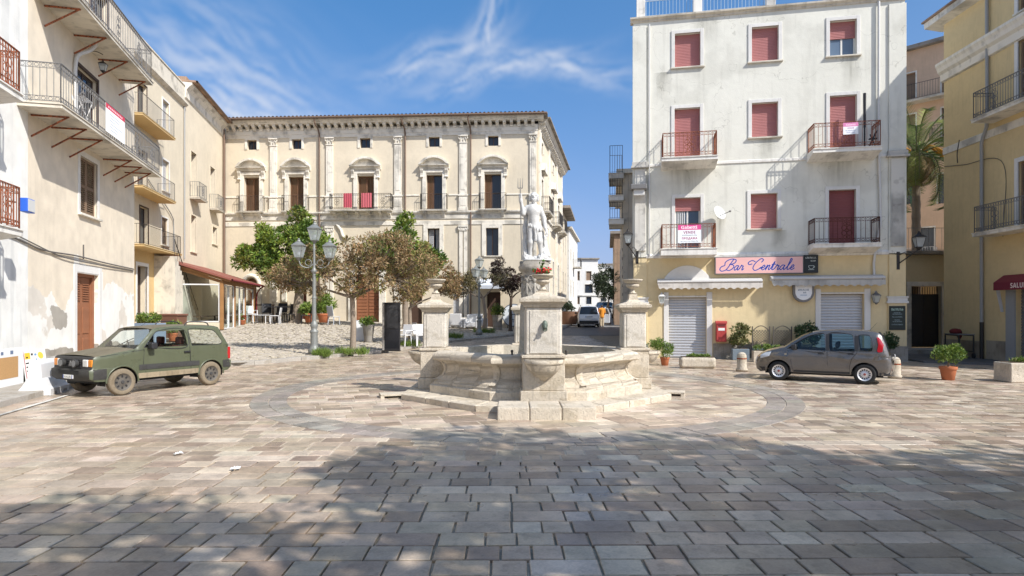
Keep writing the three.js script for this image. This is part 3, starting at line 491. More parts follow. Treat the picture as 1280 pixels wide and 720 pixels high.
// ---------------------------------------------------------------- the set-back houses (frame B)
{
  const b = building('B', 'cream_apartment_house', 'cream apartment house set back behind the veranda, with iron balconies and a high parapet', 'house');
  const holes = [[8.8, 9.8, 11.9, 13.5], [8.8, 9.8, 8.5, 10.2], [8.65, 9.6, 5.5, 7.0], [5.1, 6.4, 1.0, 4.1], [5.4, 6.5, 11.2, 13.3], [5.4, 6.5, 7.8, 9.9], [5.6, 6.7, 5.0, 7.1]];
  M('wall', wallG(1, 12.55, 0, 14.3, holes), MAT.cream, b); core(1, 12.55, 14.3, 7, MAT.cream, b);
  M('parapet', [wallG(1, 12.56, 14.42, 15.5, [], 0.25), mould(0.9, 12.58, [[0.002, 14.2], [0.1, 14.24], [0.22, 14.36], [0.22, 14.44], [-0.3, 14.44], [-0.3, 14.302], [0.002, 14.302]]), rbx(1, 12.56, 15.5, 15.58, -0.3, 0.05, 0.01)], MAT.concrete, b);
  M('wall_base', [wallG(1.5, 7.4, 0, 4.9, [[5.1, 6.4, 0.0, 4.1]], 0.06)].map((g) => g.translate(0, 0, 0.065)), MAT.ochre, b);
  for (const [x0, x1, y0, y1] of holes.slice(0, 2)) { const w = M('window', surround(x0, x1, y0, y1, 0.1, 0.03), MAT.whitePlain, b); M('roller_shutter', corrugated(x0, x1, y0, y1, 0.07, 0.015, -0.16), MAT.curtain, w); M('sill', rbx(x0 - 0.12, x1 + 0.12, y0 - 0.07, y0 - 0.003, -0.1, 0.1, 0.01), MAT.trim, w); }
  shutterWindow(b, ...holes[2], { mat: MAT.greyWood, w: 0.08 });
  for (const h of holes.slice(4)) glassWindow(b, ...h, { sill: false, w: 0.06, trim: MAT.darkWood });
  const d = M('door', surround(5.1, 6.4, 1.0, 4.1, 0.18, 0.09), MAT.whitePlain, b); M('door_leaf', bx(5.1, 6.4, 1.0, 4.1, -0.3, -0.25), MAT.darkWood, d);
  balcony(b, 3.5, 8.0, 11.15, 0.9, { slab: MAT.ochre, rail: { sp: 0.14 }, iron: MAT.ironGrey });
  balcony(b, 3.5, 8.1, 7.75, 0.9, { slab: MAT.ochre, rail: { sp: 0.14 }, iron: MAT.ironGrey });
  const b3 = balcony(b, 3.5, 8.9, 5.0, 0.95, { slab: MAT.ochre, rail: { sp: 0.14 }, iron: MAT.iron });
  M('drain_pipe', tube([[10.4, 4.3, 0.06], [10.4, 7.0, 0.06], [10.2, 7.2, 0.08], [6.6, 8.6, 0.06]], 0.03, 5), MAT.pipeGrey, b); M('drain_pipe', tube([[12.35, 5, 0.06], [12.35, 14.2, 0.06]], 0.045, 6), MAT.pipeGrey, b);
  // outdoor stair with its railing
  const st = thing('outdoor_stair', 'outdoor masonry stair with an iron handrail climbing beside the veranda', 'stair', [FR.B[0], 0, FR.B[1]], FR.B[2]);
  for (let i = 0; i < 16; i++) M('step', rbx(7.35 + i * 0.26, 7.63 + i * 0.26, 0.5, 4.75 - i * 0.235, 0.05, 1.1, 0.01), MAT.concrete, st);
  const hr = []; for (let i = 0; i <= 16; i++) { const x = 7.35 + i * 0.26, y = 4.75 - i * 0.235; hr.push(beam([x, y, 1.06], [x, y + 0.9, 1.06], 0.016)); } hr.push(beam([7.35, 5.65, 1.06], [11.5, 1.89, 1.06], 0.035));
  M('handrail', hr, MAT.iron, st, { kind: 'stuff' });
  const an = thing('television_aerial', 'thin television aerials on the cream house roof', 'aerial', at('A', 11.2, 12.4, -0.7), FR.A[2]);
  M('mast', [cyl(0, 0, 2.6, 0, 0.02, 0.015, 6), cyl(1.6, 0, 1.6, -1.2, 0.02, 0.015, 6)], MAT.pipeGrey, an, { kind: 'stuff' }); M('boom', [beam([-0.5, 2.4, 0], [0.5, 2.5, 0], 0.015), beam([-0.5, 2.2, -0.2], [-0.5, 2.6, 0.2], 0.012), beam([0.3, 2.3, -0.2], [0.3, 2.7, 0.2], 0.012)], MAT.pipeGrey, an, { kind: 'stuff' });

  const c = building('B', 'palace_wing', 'peach side wing of the palace with narrow windows and small iron balconies', 'building');
  const ch = [[13.75, 14.9, 9.0, 11.9], [18.0, 19.2, 9.0, 11.9], [13.75, 14.8, 5.6, 7.9], [18.6, 19.7, 6.6, 7.8]];
  M('wall', wallG(12.565, 21.7, 0, 15.6, ch, 0.5), MAT.peach, c); core(12.565, 21.9, 16, 9, MAT.peach, c, 0.51);
  M('cornice', mould(12.565, 21.3, [[0.002, 14.8], [0.08, 14.86], [0.1, 15.3], [0.25, 15.5], [0.4, 15.62], [0.42, 15.75], [-0.3, 15.78], [-0.3, 15.602], [0.002, 15.602]]), MAT.trim, c);
  M('roof', [bx(12.565, 21.6, 15.79, 15.9, -4, 0.62), bx(12.565, 21.6, 15.9, 16.1, -4, 0.1)], MAT.tile, c);
  M('gutter', tube([[12.6, 15.83, 0.68], [21.2, 15.83, 0.68]], 0.08, 6), MAT.pipe, c);
  for (const h of ch.slice(0, 2)) glassWindow(c, ...h, { sill: false, w: 0.02, trim: MAT.peach, z: -0.4, frame: MAT.brownWood });
  for (const h of ch.slice(2)) glassWindow(c, ...h, { w: 0.02, trim: MAT.peach, z: -0.4, frame: MAT.brownWood });
  for (const [x0, x1] of [[13.5, 15.15], [17.8, 19.5]]) balcony(c, x0, x1, 8.98, 0.6, { rail: { sp: 0.14, medal: [0.5] }, slab: MAT.concrete, iron: MAT.ironGrey });
  M('drain_pipe', cyl(21.2, 0.9, 15.6, 0.12, 0.07, 0.07, 8), MAT.pipe, c);
}
// ---------------------------------------------------------------- the glazed veranda with the red roof
{
  const v = thing('glazed_veranda', 'glazed cafe veranda with a red sheet roof on wooden posts', 'veranda', at('B', 8.6, 0.82, 0.1), FR.B[2]);
  const L = 8.2, D = 3.0, H = 2.75;   // along the wall, out from the wall, eave height
  const roofProf = (x0, x1) => { const g = extr([[-0.2, H + 1.15], [-0.2, H + 1.25], [D + 0.55, H + 0.07], [D + 0.55, H - 0.03]], x1 - x0, 0.01).rotateY(-Math.PI / 2).translate(x1, 0, 0); return g; };
  M('roof', roofProf(-0.3, L + 0.4), MAT.roofRed, v);
  for (let i = 0; i < 13; i++) M('rafter', beam([-0.15 + i * 0.68, H + 0.98, 0], [-0.15 + i * 0.68, H - 0.08, D + 0.45], 0.08, 0.1), MAT.postWood, v);
  for (const [x, z] of [[0, D], [0, 0.3], [2.7, D], [5.4, D], [8, D]]) M('post', rbx(x - 0.09, x + 0.09, 0, H + (z < 1 ? 0.8 : 0), z - 0.09, z + 0.09, 0.012), MAT.postWood, v);
  M('beam', [rbx(-0.1, L + 0.1, H - 0.2, H - 0.02, D - 0.08, D + 0.08, 0.012), beam([0, H + 0.85, 0], [0, H - 0.1, D], 0.12, 0.16)], MAT.postWood, v);
  const pane = (name, a, b, y0, y1) => { const f = M(name, [beam([a[0], y0, a[1]], [b[0], y0, b[1]], 0.07), beam([a[0], y1, a[1]], [b[0], y1, b[1]], 0.07), beam([a[0], y0, a[1]], [a[0], y1, a[1]], 0.07), beam([b[0], y0, b[1]], [b[0], y1, b[1]], 0.07)], MAT.plastic, v); const q = beam([a[0], (y0 + y1) / 2, a[1]], [b[0], (y0 + y1) / 2, b[1]], 0.01, y1 - y0 - 0.06); M('pane', q, MAT.glass, f); };
  pane('window', [0, 0.4], [0, D - 0.14], 0.45, H - 0.25); pane('window', [0.16, D], [1.35, D], 0.05, H - 0.28); pane('window', [1.45, D], [2.58, D], 0.05, H - 0.28); pane('window', [2.84, D], [4.05, D], 0.05, H - 0.28); pane('window', [4.12, D], [5.28, D], 0.05, H - 0.28); pane('window', [5.55, D], [7.9, D], 0.05, H - 0.28);
  M('low_wall', bx(-0.06, 0.06, 0, 0.4, 0.3, D - 0.1), MAT.cream, v);
  M('floor', bx(0.02, L, -0.25, 0.03, 0.02, D - 0.1), MAT.kerb, v);
  for (const [x, z] of [[1.2, 1.6], [3.2, 1.8], [5.5, 1.6]]) M('interior_table', [cyl(x, 0.05, 0.72, z, 0.05, 0.05, 8), cyl(x, 0.72, 0.76, z, 0.42, 0.42, 20)], MAT.darkWood, v);
  M('gutter_pipe', [tube([[-0.3, H, D + 0.6], [L + 0.4, H, D + 0.6]], 0.06, 6), tube([[L + 0.3, H, D + 0.6], [L + 0.1, H - 0.35, D + 0.25], [L + 0.1, 0.0, D + 0.2]], 0.05, 6)], MAT.awningRed, v);
}

// ---------------------------------------------------------------- the palace
{
  const p = building('P', 'palace', 'long peach and cream palace with pilasters, curved pediments and a bracketed cornice', 'palace');
  const doors = [[1.5, 2.7], [4.93, 6.1], [10.15, 11.42], [15.32, 16.51], [19.62, 20.85]], att = [[1.75, 2.49], [5.19, 5.92], [10.35, 11.13], [15.5, 16.31], [19.88, 20.65]];
  const holes = [...doors.map(([a, b]) => [a, b, 9.25, 11.9]), ...att.map(([a, b]) => [a, b, 13.96, 14.68]), [15.41, 16.31, 5.92, 7.95], [19.73, 20.65, 5.92, 7.95], [1.6, 2.5, 0.6, 4.35, 1], [10.0, 11.8, 0.6, 4.6], [19.8, 20.8, 0.6, 3.26], [17.3, 18.45, 0.6, 3.2], [5.4, 6.3, 0.6, 4.3], [14.0, 15.0, 0.6, 4.2]];
  M('wall', wallG(0, 23.48, -0.2, 15.5, holes, 0.5), MAT.peach, p); core(0, 23.3, 16.1, 12, MAT.peach, p, 0.51);
  // entablature and bracketed cornice
  M('architrave', mould(0.02, 23.52, [[0.002, 14.76], [0.06, 14.78], [0.06, 15.0], [0.09, 15.02], [0.09, 15.3], [0.03, 15.32], [0.03, 15.5], [-0.3, 15.5], [-0.3, 14.9], [0.002, 14.9]]), MAT.trim, p);
  for (let x = 0.3; x < 23.4; x += 0.52) M('corbel', extr([[0.0, 15.32], [0.1, 15.32], [0.14, 15.42], [0.38, 15.56], [0.42, 15.7], [0, 15.7]], 0.2, 0.01).rotateY(-Math.PI / 2).translate(x + 0.1, 0, 0.04), MAT.trim, p);
  M('cornice', mould(0.02, 23.95, [[0.0, 15.712], [0.5, 15.712], [0.54, 15.78], [0.62, 15.84], [0.66, 15.98], [0.0, 15.98]]), MAT.trim, p);
  M('roof', [bx(0.1, 24.25, 15.985, 16.08, -12, 0.82)], MAT.roofEdge, p);
  for (let x = 0.2; x < 24.1; x += 0.3) M('roof_tile', new THREE.CylinderGeometry(0.11, 0.11, 1.3, 8, 1, true, 0, Math.PI).rotateX(Math.PI / 2).rotateZ(Math.PI / 2).translate(x, 16.085, 0.2), MAT.tile, p);
  M('roof_slope', mould(0.1, 24.2, [[0.8, 16.082], [0.8, 16.1], [-5.5, 17.0], [-11.9, 16.1], [-11.9, 16.082]]), MAT.tile, p);
  M('gutter', tube([[0.0, 16.02, 0.9], [24.2, 16.02, 0.9]], 0.09, 6), MAT.pipe, p);
  for (const x of [0.08, 7.32, 13.77, 18.62]) M('drain_pipe', [cyl(x, 0.9, 14.9, 0.14, 0.06, 0.06, 8), tube([[x, 14.9, 0.14], [x - 0.02, 15.3, 0.3], [x - 0.1, 15.6, 0.75], [x - 0.1, 16, 0.88]], 0.06, 6)], MAT.pipe, p);
  // string courses
  M('string_course', mould(0.02, 23.5, [[0.002, 8.62], [0.06, 8.66], [0.06, 9.0], [0.16, 9.06], [0.2, 9.14], [0.2, 9.22], [0.002, 9.24]]), MAT.trim, p);
  M('string_course', mould(0.02, 23.5, [[0.002, 8.2], [0.05, 8.22], [0.05, 8.5], [0.002, 8.52]]), MAT.trim, p);
  const railParts = [[0.1, 1.1], [3.0, 3.4], [4.14, 4.6], [6.45, 7.7], [8.42, 9.3], [12.3, 12.85], [13.56, 14.8], [17.0, 17.68], [18.44, 19.2], [21.2, 22.85]];
  for (const [a, b] of railParts) M('string_course', mould(a, b, [[0.002, 10.34], [0.05, 10.36], [0.05, 10.44], [0.002, 10.46]]), MAT.trim, p);
  // giant pilasters above, plain ones below
  for (const [a, b] of [[3.44, 4.12], [7.72, 8.4], [12.87, 13.55], [17.7, 18.42], [22.86, 23.5]]) {
    const w = b - a, pl = M('pilaster', [rbx(a + 0.08, b - 0.08, 10.42, 14.2, -0.02, 0.1, 0.01), rbx(a + 0.2, b - 0.2, 10.75, 13.75, 0.06, 0.125, 0.01)], MAT.trim, p);
    M('pedestal', [rbx(a, b, 9.24, 9.45, -0.02, 0.19, 0.01), rbx(a + 0.05, b - 0.05, 9.45, 10.3, -0.02, 0.14, 0.01), rbx(a + 0.15, b - 0.15, 9.58, 10.18, 0.1, 0.16, 0.008), rbx(a, b, 10.3, 10.42, -0.02, 0.19, 0.01)], MAT.trim, pl);
    const cap = [rbx(a + 0.06, b - 0.06, 14.18, 14.26, -0.02, 0.15, 0.01), rbx(a, b, 14.66, 14.755, -0.02, 0.22, 0.01), rbx(a + 0.12, b - 0.12, 14.26, 14.66, -0.02, 0.11, 0.01)];
    for (const s of [0, 1]) { const x = s ? b - 0.12 : a + 0.12; cap.push(new THREE.TorusGeometry(0.085, 0.04, 6, 12).translate(x, 14.56, 0.13)); for (let k = 0; k < 3; k++) cap.push(sph(lerp(a + 0.14, b - 0.14, k / 2), 14.38, 0.12, 0.06, 0.11, 0.05, 6)); }
    M('capital', cap, MAT.trim, pl);
    const lo = M('pilaster', [rbx(a + 0.06, a + 0.06 + w * 0.36, 1.4, 7.75, -0.02, 0.09, 0.01), rbx(b - 0.06 - w * 0.36, b - 0.06, 1.4, 7.75, -0.02, 0.09, 0.01)], MAT.trim, p);
    M('capital', [rbx(a, b, 8.02, 8.18, -0.02, 0.18, 0.01), rbx(a + 0.05, b - 0.05, 7.75, 8.02, -0.02, 0.13, 0.01), ...[a + 0.1, b - 0.1].map((x) => new THREE.TorusGeometry(0.09, 0.04, 6, 12).translate(x, 7.92, 0.12))], MAT.trim, lo);
    M('pedestal', [rbx(a, b, 0.5, 1.25, -0.02, 0.16, 0.012), rbx(a - 0.04, b + 0.04, 1.25, 1.4, -0.02, 0.2, 0.012)], MAT.trim, lo);
  }
  // great windows: moulded frame, volutes and a segmental pediment
  doors.forEach(([a, b], i) => {
    const w = M('window', [rbx(a - 0.28, a - 0.003, 9.26, 12.05, -0.02, 0.1, 0.01), rbx(b + 0.003, b + 0.28, 9.26, 12.05, -0.02, 0.1, 0.01), rbx(a - 0.28, b + 0.28, 12.052, 12.28, -0.02, 0.1, 0.01)], MAT.trim, p), xm = (a + b) / 2, hw = (b - a) / 2 + 0.52, r = (hw * hw + 0.62 * 0.62) / (2 * 0.62);
    const arc = (rad, n = 14) => { const cy = 12.62 + 0.62 - r, m = Math.asin(Math.min(1, hw / r)), q = []; for (let k = 0; k <= n; k++) { const t = -m + 2 * m * k / n; q.push([xm + Math.sin(t) * rad, cy + Math.cos(t) * rad]); } return q; };
    const outer = arc(r), inner = arc(r - 0.14).map(([x, y]) => [x, Math.max(y, 12.63)]).reverse();
    M('pediment', [extr([...outer.slice().reverse(), ...inner.slice().reverse()], 0.4, 0.012).translate(0, 0, -0.02), extr([[xm - hw + 0.1, 12.62], [xm + hw - 0.1, 12.62], ...arc(r - 0.1).reverse().filter(([x]) => Math.abs(x - xm) < hw - 0.12)], 0.1).translate(0, 0, -0.02), mould(xm - hw, xm + hw, [[0.002, 12.3], [0.12, 12.34], [0.16, 12.46], [0.34, 12.54], [0.36, 12.61], [0.002, 12.61]])], MAT.trim, w);
    for (const s of [-1, 1]) M('volute', [extr([[0, 11.75], [0.1, 11.8], [0.13, 12.0], [0.24, 12.2], [0.26, 12.3], [0, 12.3]], 0.2, 0.01).rotateY(-Math.PI / 2).translate(s < 0 ? a - 0.22 : b + 0.42, 0, 0.01), new THREE.CylinderGeometry(0.08, 0.08, 0.22, 10).rotateZ(Math.PI / 2).translate(s < 0 ? a - 0.32 : b + 0.32, 11.75, 0.1)], MAT.trim, w);
    if (i < 3) { M('shutter', louvres(a + 0.02, xm - 0.004, 9.27, 11.88, -0.36), MAT.brownWood, w); M('shutter', louvres(xm + 0.004, b - 0.02, 9.27, 11.88, -0.36), MAT.brownWood, w); }
    else { M('shutter', louvres(a + 0.02, xm - 0.12, 9.27, 11.88, -0.36), MAT.brownWood, w); M('pane', bx(xm - 0.1, b - 0.05, 9.27, 11.88, -0.4, -0.38), MAT.darkGlass, w); M('window_frame', [bx(xm - 0.12, xm - 0.06, 9.27, 11.88, -0.39, -0.33), bx(b - 0.06, b, 9.27, 11.88, -0.39, -0.33), bx(xm - 0.06, b - 0.06, 10.5, 10.56, -0.375, -0.34)], MAT.darkWood, w); }
    const ww = i === 2 ? [8.25, 12.85, 0.75] : [a - 0.42, b + 0.42, 0.42];
    balcony(p, ww[0], ww[1], 9.3, ww[2], { rail: { sp: 0.13, scroll: i === 2, medal: i === 2 ? [0.12, 0.5, 0.88] : [] }, th: 0.1, slab: MAT.trim, stoneBracket: true, bracketMat: MAT.trim, brackets: i === 2 ? [8.55, 9.4, 10.25, 11.1, 11.95, 12.6] : [a - 0.1, b + 0.1], h: 1.15 });
  });
  att.forEach(([a, b]) => glassWindow(p, a, b, 13.96, 14.68, { w: 0.18, proud: 0.05, trim: MAT.trim, z: -0.3, sill: false }));
  for (const [a, b] of [[15.41, 16.31], [19.73, 20.65]]) glassWindow(p, a, b, 5.92, 7.95, { w: 0.3, proud: 0.07, trim: MAT.trim, z: -0.3, curtain: a < 16 ? [[a + 0.06, a + 0.4], [b - 0.3, b - 0.06]] : undefined });
  // ground-floor openings
  const ad = M('door', [new THREE.TorusGeometry(0.62, 0.16, 6, 18, Math.PI).translate(2.05, 3.9, 0.02), rbx(1.27, 1.585, 0.6, 3.9, -0.02, 0.12, 0.01), rbx(2.515, 2.83, 0.6, 3.9, -0.02, 0.12, 0.01)], MAT.trim, p);
  M('door_leaf', bx(1.6, 2.5, 0.6, 4.3, -0.34, -0.28), MAT.brownWood, ad);
  const bd = M('door', [rbx(9.5, 9.985, 0.6, 5.0, -0.02, 0.14, 0.01), rbx(11.815, 12.3, 0.6, 5.0, -0.02, 0.14, 0.01), rbx(9.4, 12.4, 5.0, 5.4, -0.02, 0.2, 0.01)], MAT.trim, p);
  for (const [x0, x1] of [[10.02, 10.89], [10.91, 11.78]]) { const lf = M('door_leaf', bx(x0, x1, 0.6, 4.58, -0.3, -0.24), MAT.rustDoor, bd); for (let y = 0.8; y < 4.4; y += 0.24) M('panel', rbx(x0 + 0.06, x1 - 0.06, y, y + 0.2, -0.245, -0.21, 0.012), MAT.rustDoor, bd); }
  M('door', bx(19.8, 20.8, 0.6, 3.26, -0.34, -0.28), MAT.darkWood, p); M('door', bx(5.4, 6.3, 0.6, 4.3, -0.3, -0.24), std([0.16, 0.04, 0.035], { map: T.wood, rough: 0.6 }), p); M('door', bx(14, 15, 0.6, 4.2, -0.3, -0.24), MAT.darkWood, p);
  M('shop_shutter', corrugated(17.3, 18.45, 1.7, 3.1, 0.1, 0.02, -0.14), MAT.shutterGrey, p); M('shop_window', bx(17.3, 18.45, 0.6, 1.68, -0.3, -0.27), MAT.darkGlass, p);
  M('wall_niche', [rbx(3.55, 4.9, 2.35, 2.55, -0.02, 0.12, 0.01), rbx(3.7, 4.05, 2.55, 4.8, -0.02, 0.14, 0.01), rbx(4.45, 4.8, 2.55, 4.8, -0.02, 0.14, 0.01)].slice(1), MAT.trim, p);
  // scroll-shaped stucco over the great door
  M('stucco_scroll', [tube([[8.6, 8.3, 0.06], [8.9, 7.9, 0.06], [9.1, 7.4, 0.06], [9.5, 7.2, 0.06]], 0.12, 6), tube([[13.2, 8.3, 0.06], [12.9, 7.9, 0.06], [12.7, 7.4, 0.06], [12.3, 7.2, 0.06]], 0.12, 6)], MAT.trim, p);
  // pink cloths over the long balcony
  seed(11);
  for (const [x0, x1] of [[9.38, 9.98], [10.7, 11.45]]) {
    const t = thingOn('P', 'hanging_cloth', x0 < 10 ? 'pink cloth hung over the long palace balcony, narrower of the two' : 'pink cloth hung over the long palace balcony, wider of the two', 'cloth', x0, 9.42, 0.79, 'pink cloths on the palace balcony');
    const pts = []; for (let i = 0; i <= 16; i++) pts.push([(x1 - x0) * i / 16, Math.sin(i * 1.7) * 0.022]);
    M('cloth', extr([...pts.map(([x, z]) => [x, z]), ...pts.slice().reverse().map(([x, z]) => [x, z - 0.012])], 1.05).rotateX(-Math.PI / 2), std(x0 < 10 ? [0.55, 0.10, 0.13] : [0.58, 0.14, 0.16], { map: T.fine, rough: 0.95 }), t);
  }
  const aw = thingOn('P', 'cafe_awning', 'pale canvas awning over the dark palace doorway', 'awning', 19.2, 3.45, 0.0);
  M('canvas', extr([[0, 0.75], [0.0, 0.79], [1.5, 0.24], [1.5, -0.0], [1.48, -0.0], [1.48, 0.22]], 2.2).rotateY(-Math.PI / 2).translate(2.2, 0, 0), std([0.62, 0.66, 0.72], { map: T.fine, rough: 0.9 }), aw);
  M('arm', [beam([0.05, 0.2, 0], [0.05, 0.2, 1.45], 0.03), beam([2.15, 0.2, 0], [2.15, 0.2, 1.45], 0.03)], MAT.iron, aw);

  // side front along the street
  const s = building('S', 'palace_side_front', 'palace front along the street with carved balconies and bracketed eaves', 'palace');
  const sh = [[1.6, 2.9, 9.3, 11.9], [9.0, 10.4, 9.3, 11.9], [1.7, 2.8, 13.96, 14.68], [9.2, 10.2, 13.96, 14.68], [13.6, 15, 9.3, 11.9], [5.2, 6.2, 3.0, 6.2], [9.2, 10.2, 3, 6.2], [13.5, 14.5, 3, 6.2]];
  M('wall', wallG(0.55, 17.2, -0.2, 15.5, sh, 0.5), MAT.peach, s); M('body', bx(0.55, 17.2, -0.2, 16.0, -10, -0.51), MAT.peach, s);
  M('cornice', mould(0.4, 17.6, [[0.0, 15.3], [0.05, 15.32], [0.1, 15.6], [0.5, 15.712], [0.54, 15.78], [0.66, 15.98], [0.0, 15.98]]), MAT.trim, s);
  for (let x = 0.9; x < 17.2; x += 0.6) M('corbel', extr([[0.0, 15.22], [0.1, 15.22], [0.14, 15.34], [0.4, 15.48], [0.44, 15.62], [0, 15.62]], 0.24, 0.01).rotateY(-Math.PI / 2).translate(x + 0.12, 0, 0.04), MAT.trim, s);
  M('roof', bx(0.4, 17.6, 15.985, 16.1, -9, 0.9), MAT.roofEdge, s);
  M('string_course', mould(0.5, 17.2, [[0.002, 8.62], [0.06, 8.66], [0.06, 9.0], [0.2, 9.14], [0.2, 9.22], [0.002, 9.24]]), MAT.trim, s);
  for (const x of [0.62, 6.2, 12, 16.6]) M('pilaster', [rbx(x, x + 0.7, 9.26, 15.25, -0.02, 0.14, 0.01), rbx(x, x + 0.7, 0.6, 8.6, -0.02, 0.12, 0.01)], MAT.trim, s);
  for (const h of sh) { const g = glassWindow(s, ...h, { w: 0.25, proud: 0.08, trim: MAT.trim, z: -0.3, sill: false }); if (h[3] === 11.9) M('pediment', extr([[h[0] - 0.5, 12.4], [h[1] + 0.5, 12.4], [h[1] + 0.3, 12.9], [(h[0] + h[1]) / 2, 13.15], [h[0] - 0.3, 12.9]], 0.35, 0.02), MAT.trim, g); }
  for (const [x0, x1] of [[0.9, 3.7], [8.2, 11.2], [13, 15.6]]) balcony(s, x0, x1, 9.3, 0.8, { rail: { sp: 0.14, scroll: true, medal: [0.5] }, slab: MAT.trim, stoneBracket: true, bracketMat: MAT.trim, brackets: [x0 + 0.3, (x0 + x1) / 2, x1 - 0.3], h: 1.1 });
}

// ---------------------------------------------------------------- the white house with the bar (frame W)
{
  const tex = makeTex(1024, 9.8, (u, v) => {
    const x = u * 9.8, y = v * 13.6, e = fbm(x * 1.4, y * 1.4, 5, 501) - 0.5;
    let k = 0.97 + 0.05 * e - 0.02 * fbm(x * 9, y * 9, 3, 503), g = 0;
    g += 0.035 * smooth(0.56, 0.8, fbm(x * 6, y * 0.55, 5, 507)); g += 0.05 * smooth(0.55, 0.75, fbm(x * 0.9, y * 0.9, 5, 511));
    for (const [sx, sy, l, w] of [[2.1, 7.6, 2.2, 0.9], [7.6, 7.7, 1.6, 0.8], [2.7, 13.4, 1.6, 0.6], [0.3, 7.2, 2.6, 0.35], [9.45, 7.3, 3.2, 0.3], [3.25, 5.6, 1.6, 0.22], [1.1, 11.2, 1.4, 0.4], [5.0, 8.4, 1.2, 0.5], [7.9, 11.3, 1.5, 0.4], [5.4, 4.9, 0.9, 0.3]]) {
      const dy = sy - y, dx = Math.abs(x - sx - (fbm(y * 3, sx, 3, 515) - 0.5) * 0.3) / w; if (dy > 0 && dy < l && dx < 1) g += 0.36 * (1 - dx) * (1 - dy / l) * (0.25 + 0.75 * fbm(x * 14, y * 1.5, 4, 519));
    }
    const cr = Math.abs(fbm(x * 0.8 + 4, y * 0.8, 5, 523) - 0.5); if (cr < 0.003) g += 0.09;
    k -= g; return [k, k * (1 - 0.012 * g), k * (0.985 - 0.07 * g)];
  }, true, 1024, 13.6);
  const wm = std([0.80, 0.785, 0.715], { map: tex, bump: T.plasterBump, bs: 0.006, rough: 0.93 });
  const w = building('W', 'white_bar_house', 'four-storey white rendered house with pink roller shutters above a yellow bar front', 'house');
  const top = [[1.59, 2.55], [4.44, 5.4], [7.2, 8.12]], win = [...top.map(([a, b]) => [a, b, 11.34, 12.66]), [4.44, 5.38, 8.46, 9.77], [4.4, 5.36, 4.98, 6.31]], dr = [[1.58, 2.54, 7.66, 9.74], [7.2, 8.13, 7.66, 9.86], [1.6, 2.56, 4.2, 6.25], [7.17, 8.1, 4.2, 6.35]];
  M('wall', wallG(0, 9.75, 3.95, 13.3, [...win, ...dr]), wm, w); core(0, 9.75, 13.3, 9, MAT.white, w);
  const sh = [[1.36, 2.78, -0.1, 2.37], [6.89, 8.38, -0.1, 2.47]];
  M('bar_front', wallG(0, 9.75, -0.2, 3.93, sh), MAT.barYellow, w);
  M('ledge', mould(0.5, 9.2, [[0.002, 3.9], [0.05, 3.92], [0.06, 4.0], [0.03, 4.06], [0.002, 4.08]]), MAT.white, w);
  M('ledge', mould(0.5, 9.2, [[0.002, 7.5], [0.035, 7.51], [0.035, 7.6], [0.002, 7.62]]), MAT.white, w);
  M('cornice', mould(-0.12, 9.85, [[0.002, 13.2], [0.04, 13.22], [0.05, 13.28], [0.14, 13.33], [0.15, 13.39], [-0.4, 13.39], [-0.4, 13.302], [0.002, 13.302]]), MAT.concrete, w);
  // corner pilasters
  M('pilaster', [rbx(-0.03, 0.5, 3.95, 13.08, -0.05, 0.05, 0.01)], wm, w); M('pilaster', [rbx(9.2, 9.78, 3.95, 13.08, -0.05, 0.06, 0.01)], wm, w);
  for (const [a, b] of [[-0.03, 0.55], [9.17, 9.79]]) { M('pilaster', [rbx(a, b, 0.55, 2.12, -0.05, 0.07, 0.01), rbx(a + 0.03, b - 0.03, 2.36, 3.9, -0.05, 0.06, 0.01)], MAT.barYellow, w); M('capital', [rbx(a - 0.05, b + 0.05, 2.12, 2.2, -0.02, 0.11, 0.01), rbx(a - 0.02, b + 0.02, 2.2, 2.32, -0.02, 0.09, 0.01), rbx(a - 0.05, b + 0.05, 2.32, 2.37, -0.02, 0.12, 0.01)], MAT.whitePlain, w); M('pedestal', rbx(a - 0.03, b + 0.03, -0.1, 0.55, -0.05, 0.1, 0.01), MAT.stoneGrey, w); M('pilaster_panel', rbx(a + 0.08, b - 0.08, 4.2, 7.42, 0, 0.1, 0.01), std([0.66, 0.65, 0.61], { map: T.grime, bump: T.plasterBump, bs: 0.006, rough: 0.93 }), w); M('capital', [rbx(a - 0.06, b + 0.06, 7.46, 7.54, -0.02, 0.2, 0.01), rbx(a - 0.02, b + 0.02, 7.54, 7.7, -0.02, 0.14, 0.01)], MAT.grey, w); }
  // roller shutters
  const drop = [1, 1, 0.48, 1, 1];
  win.forEach(([a, b, c, d], i) => {
    const q = M('window', surround(a, b, c, d, 0.13, 0.035), MAT.whitePlain, w), y = d - (d - c) * drop[i];
    M('roller_shutter', corrugated(a, b, y, d, 0.06, 0.012, -0.17), MAT.shutterPink, q);
    if (drop[i] < 1) { M('window_frame', [bx(a, a + 0.05, c, y, -0.24, -0.2), bx(b - 0.05, b, c, y, -0.24, -0.2), bx((a + b) / 2 - 0.03, (a + b) / 2 + 0.03, c, y, -0.239, -0.199), bx(a + 0.05, b - 0.05, c, c + 0.05, -0.238, -0.198)], MAT.whitePlain, q); M('pane', bx(a + 0.05, b - 0.05, c + 0.05, y, -0.23, -0.215), std([0.12, 0.17, 0.24], { rough: 0.08 }), q); }
    M('sill', rbx(a - 0.16, b + 0.16, c - 0.06, c - 0.003, -0.2, 0.09, 0.01), MAT.concrete, q);
  });
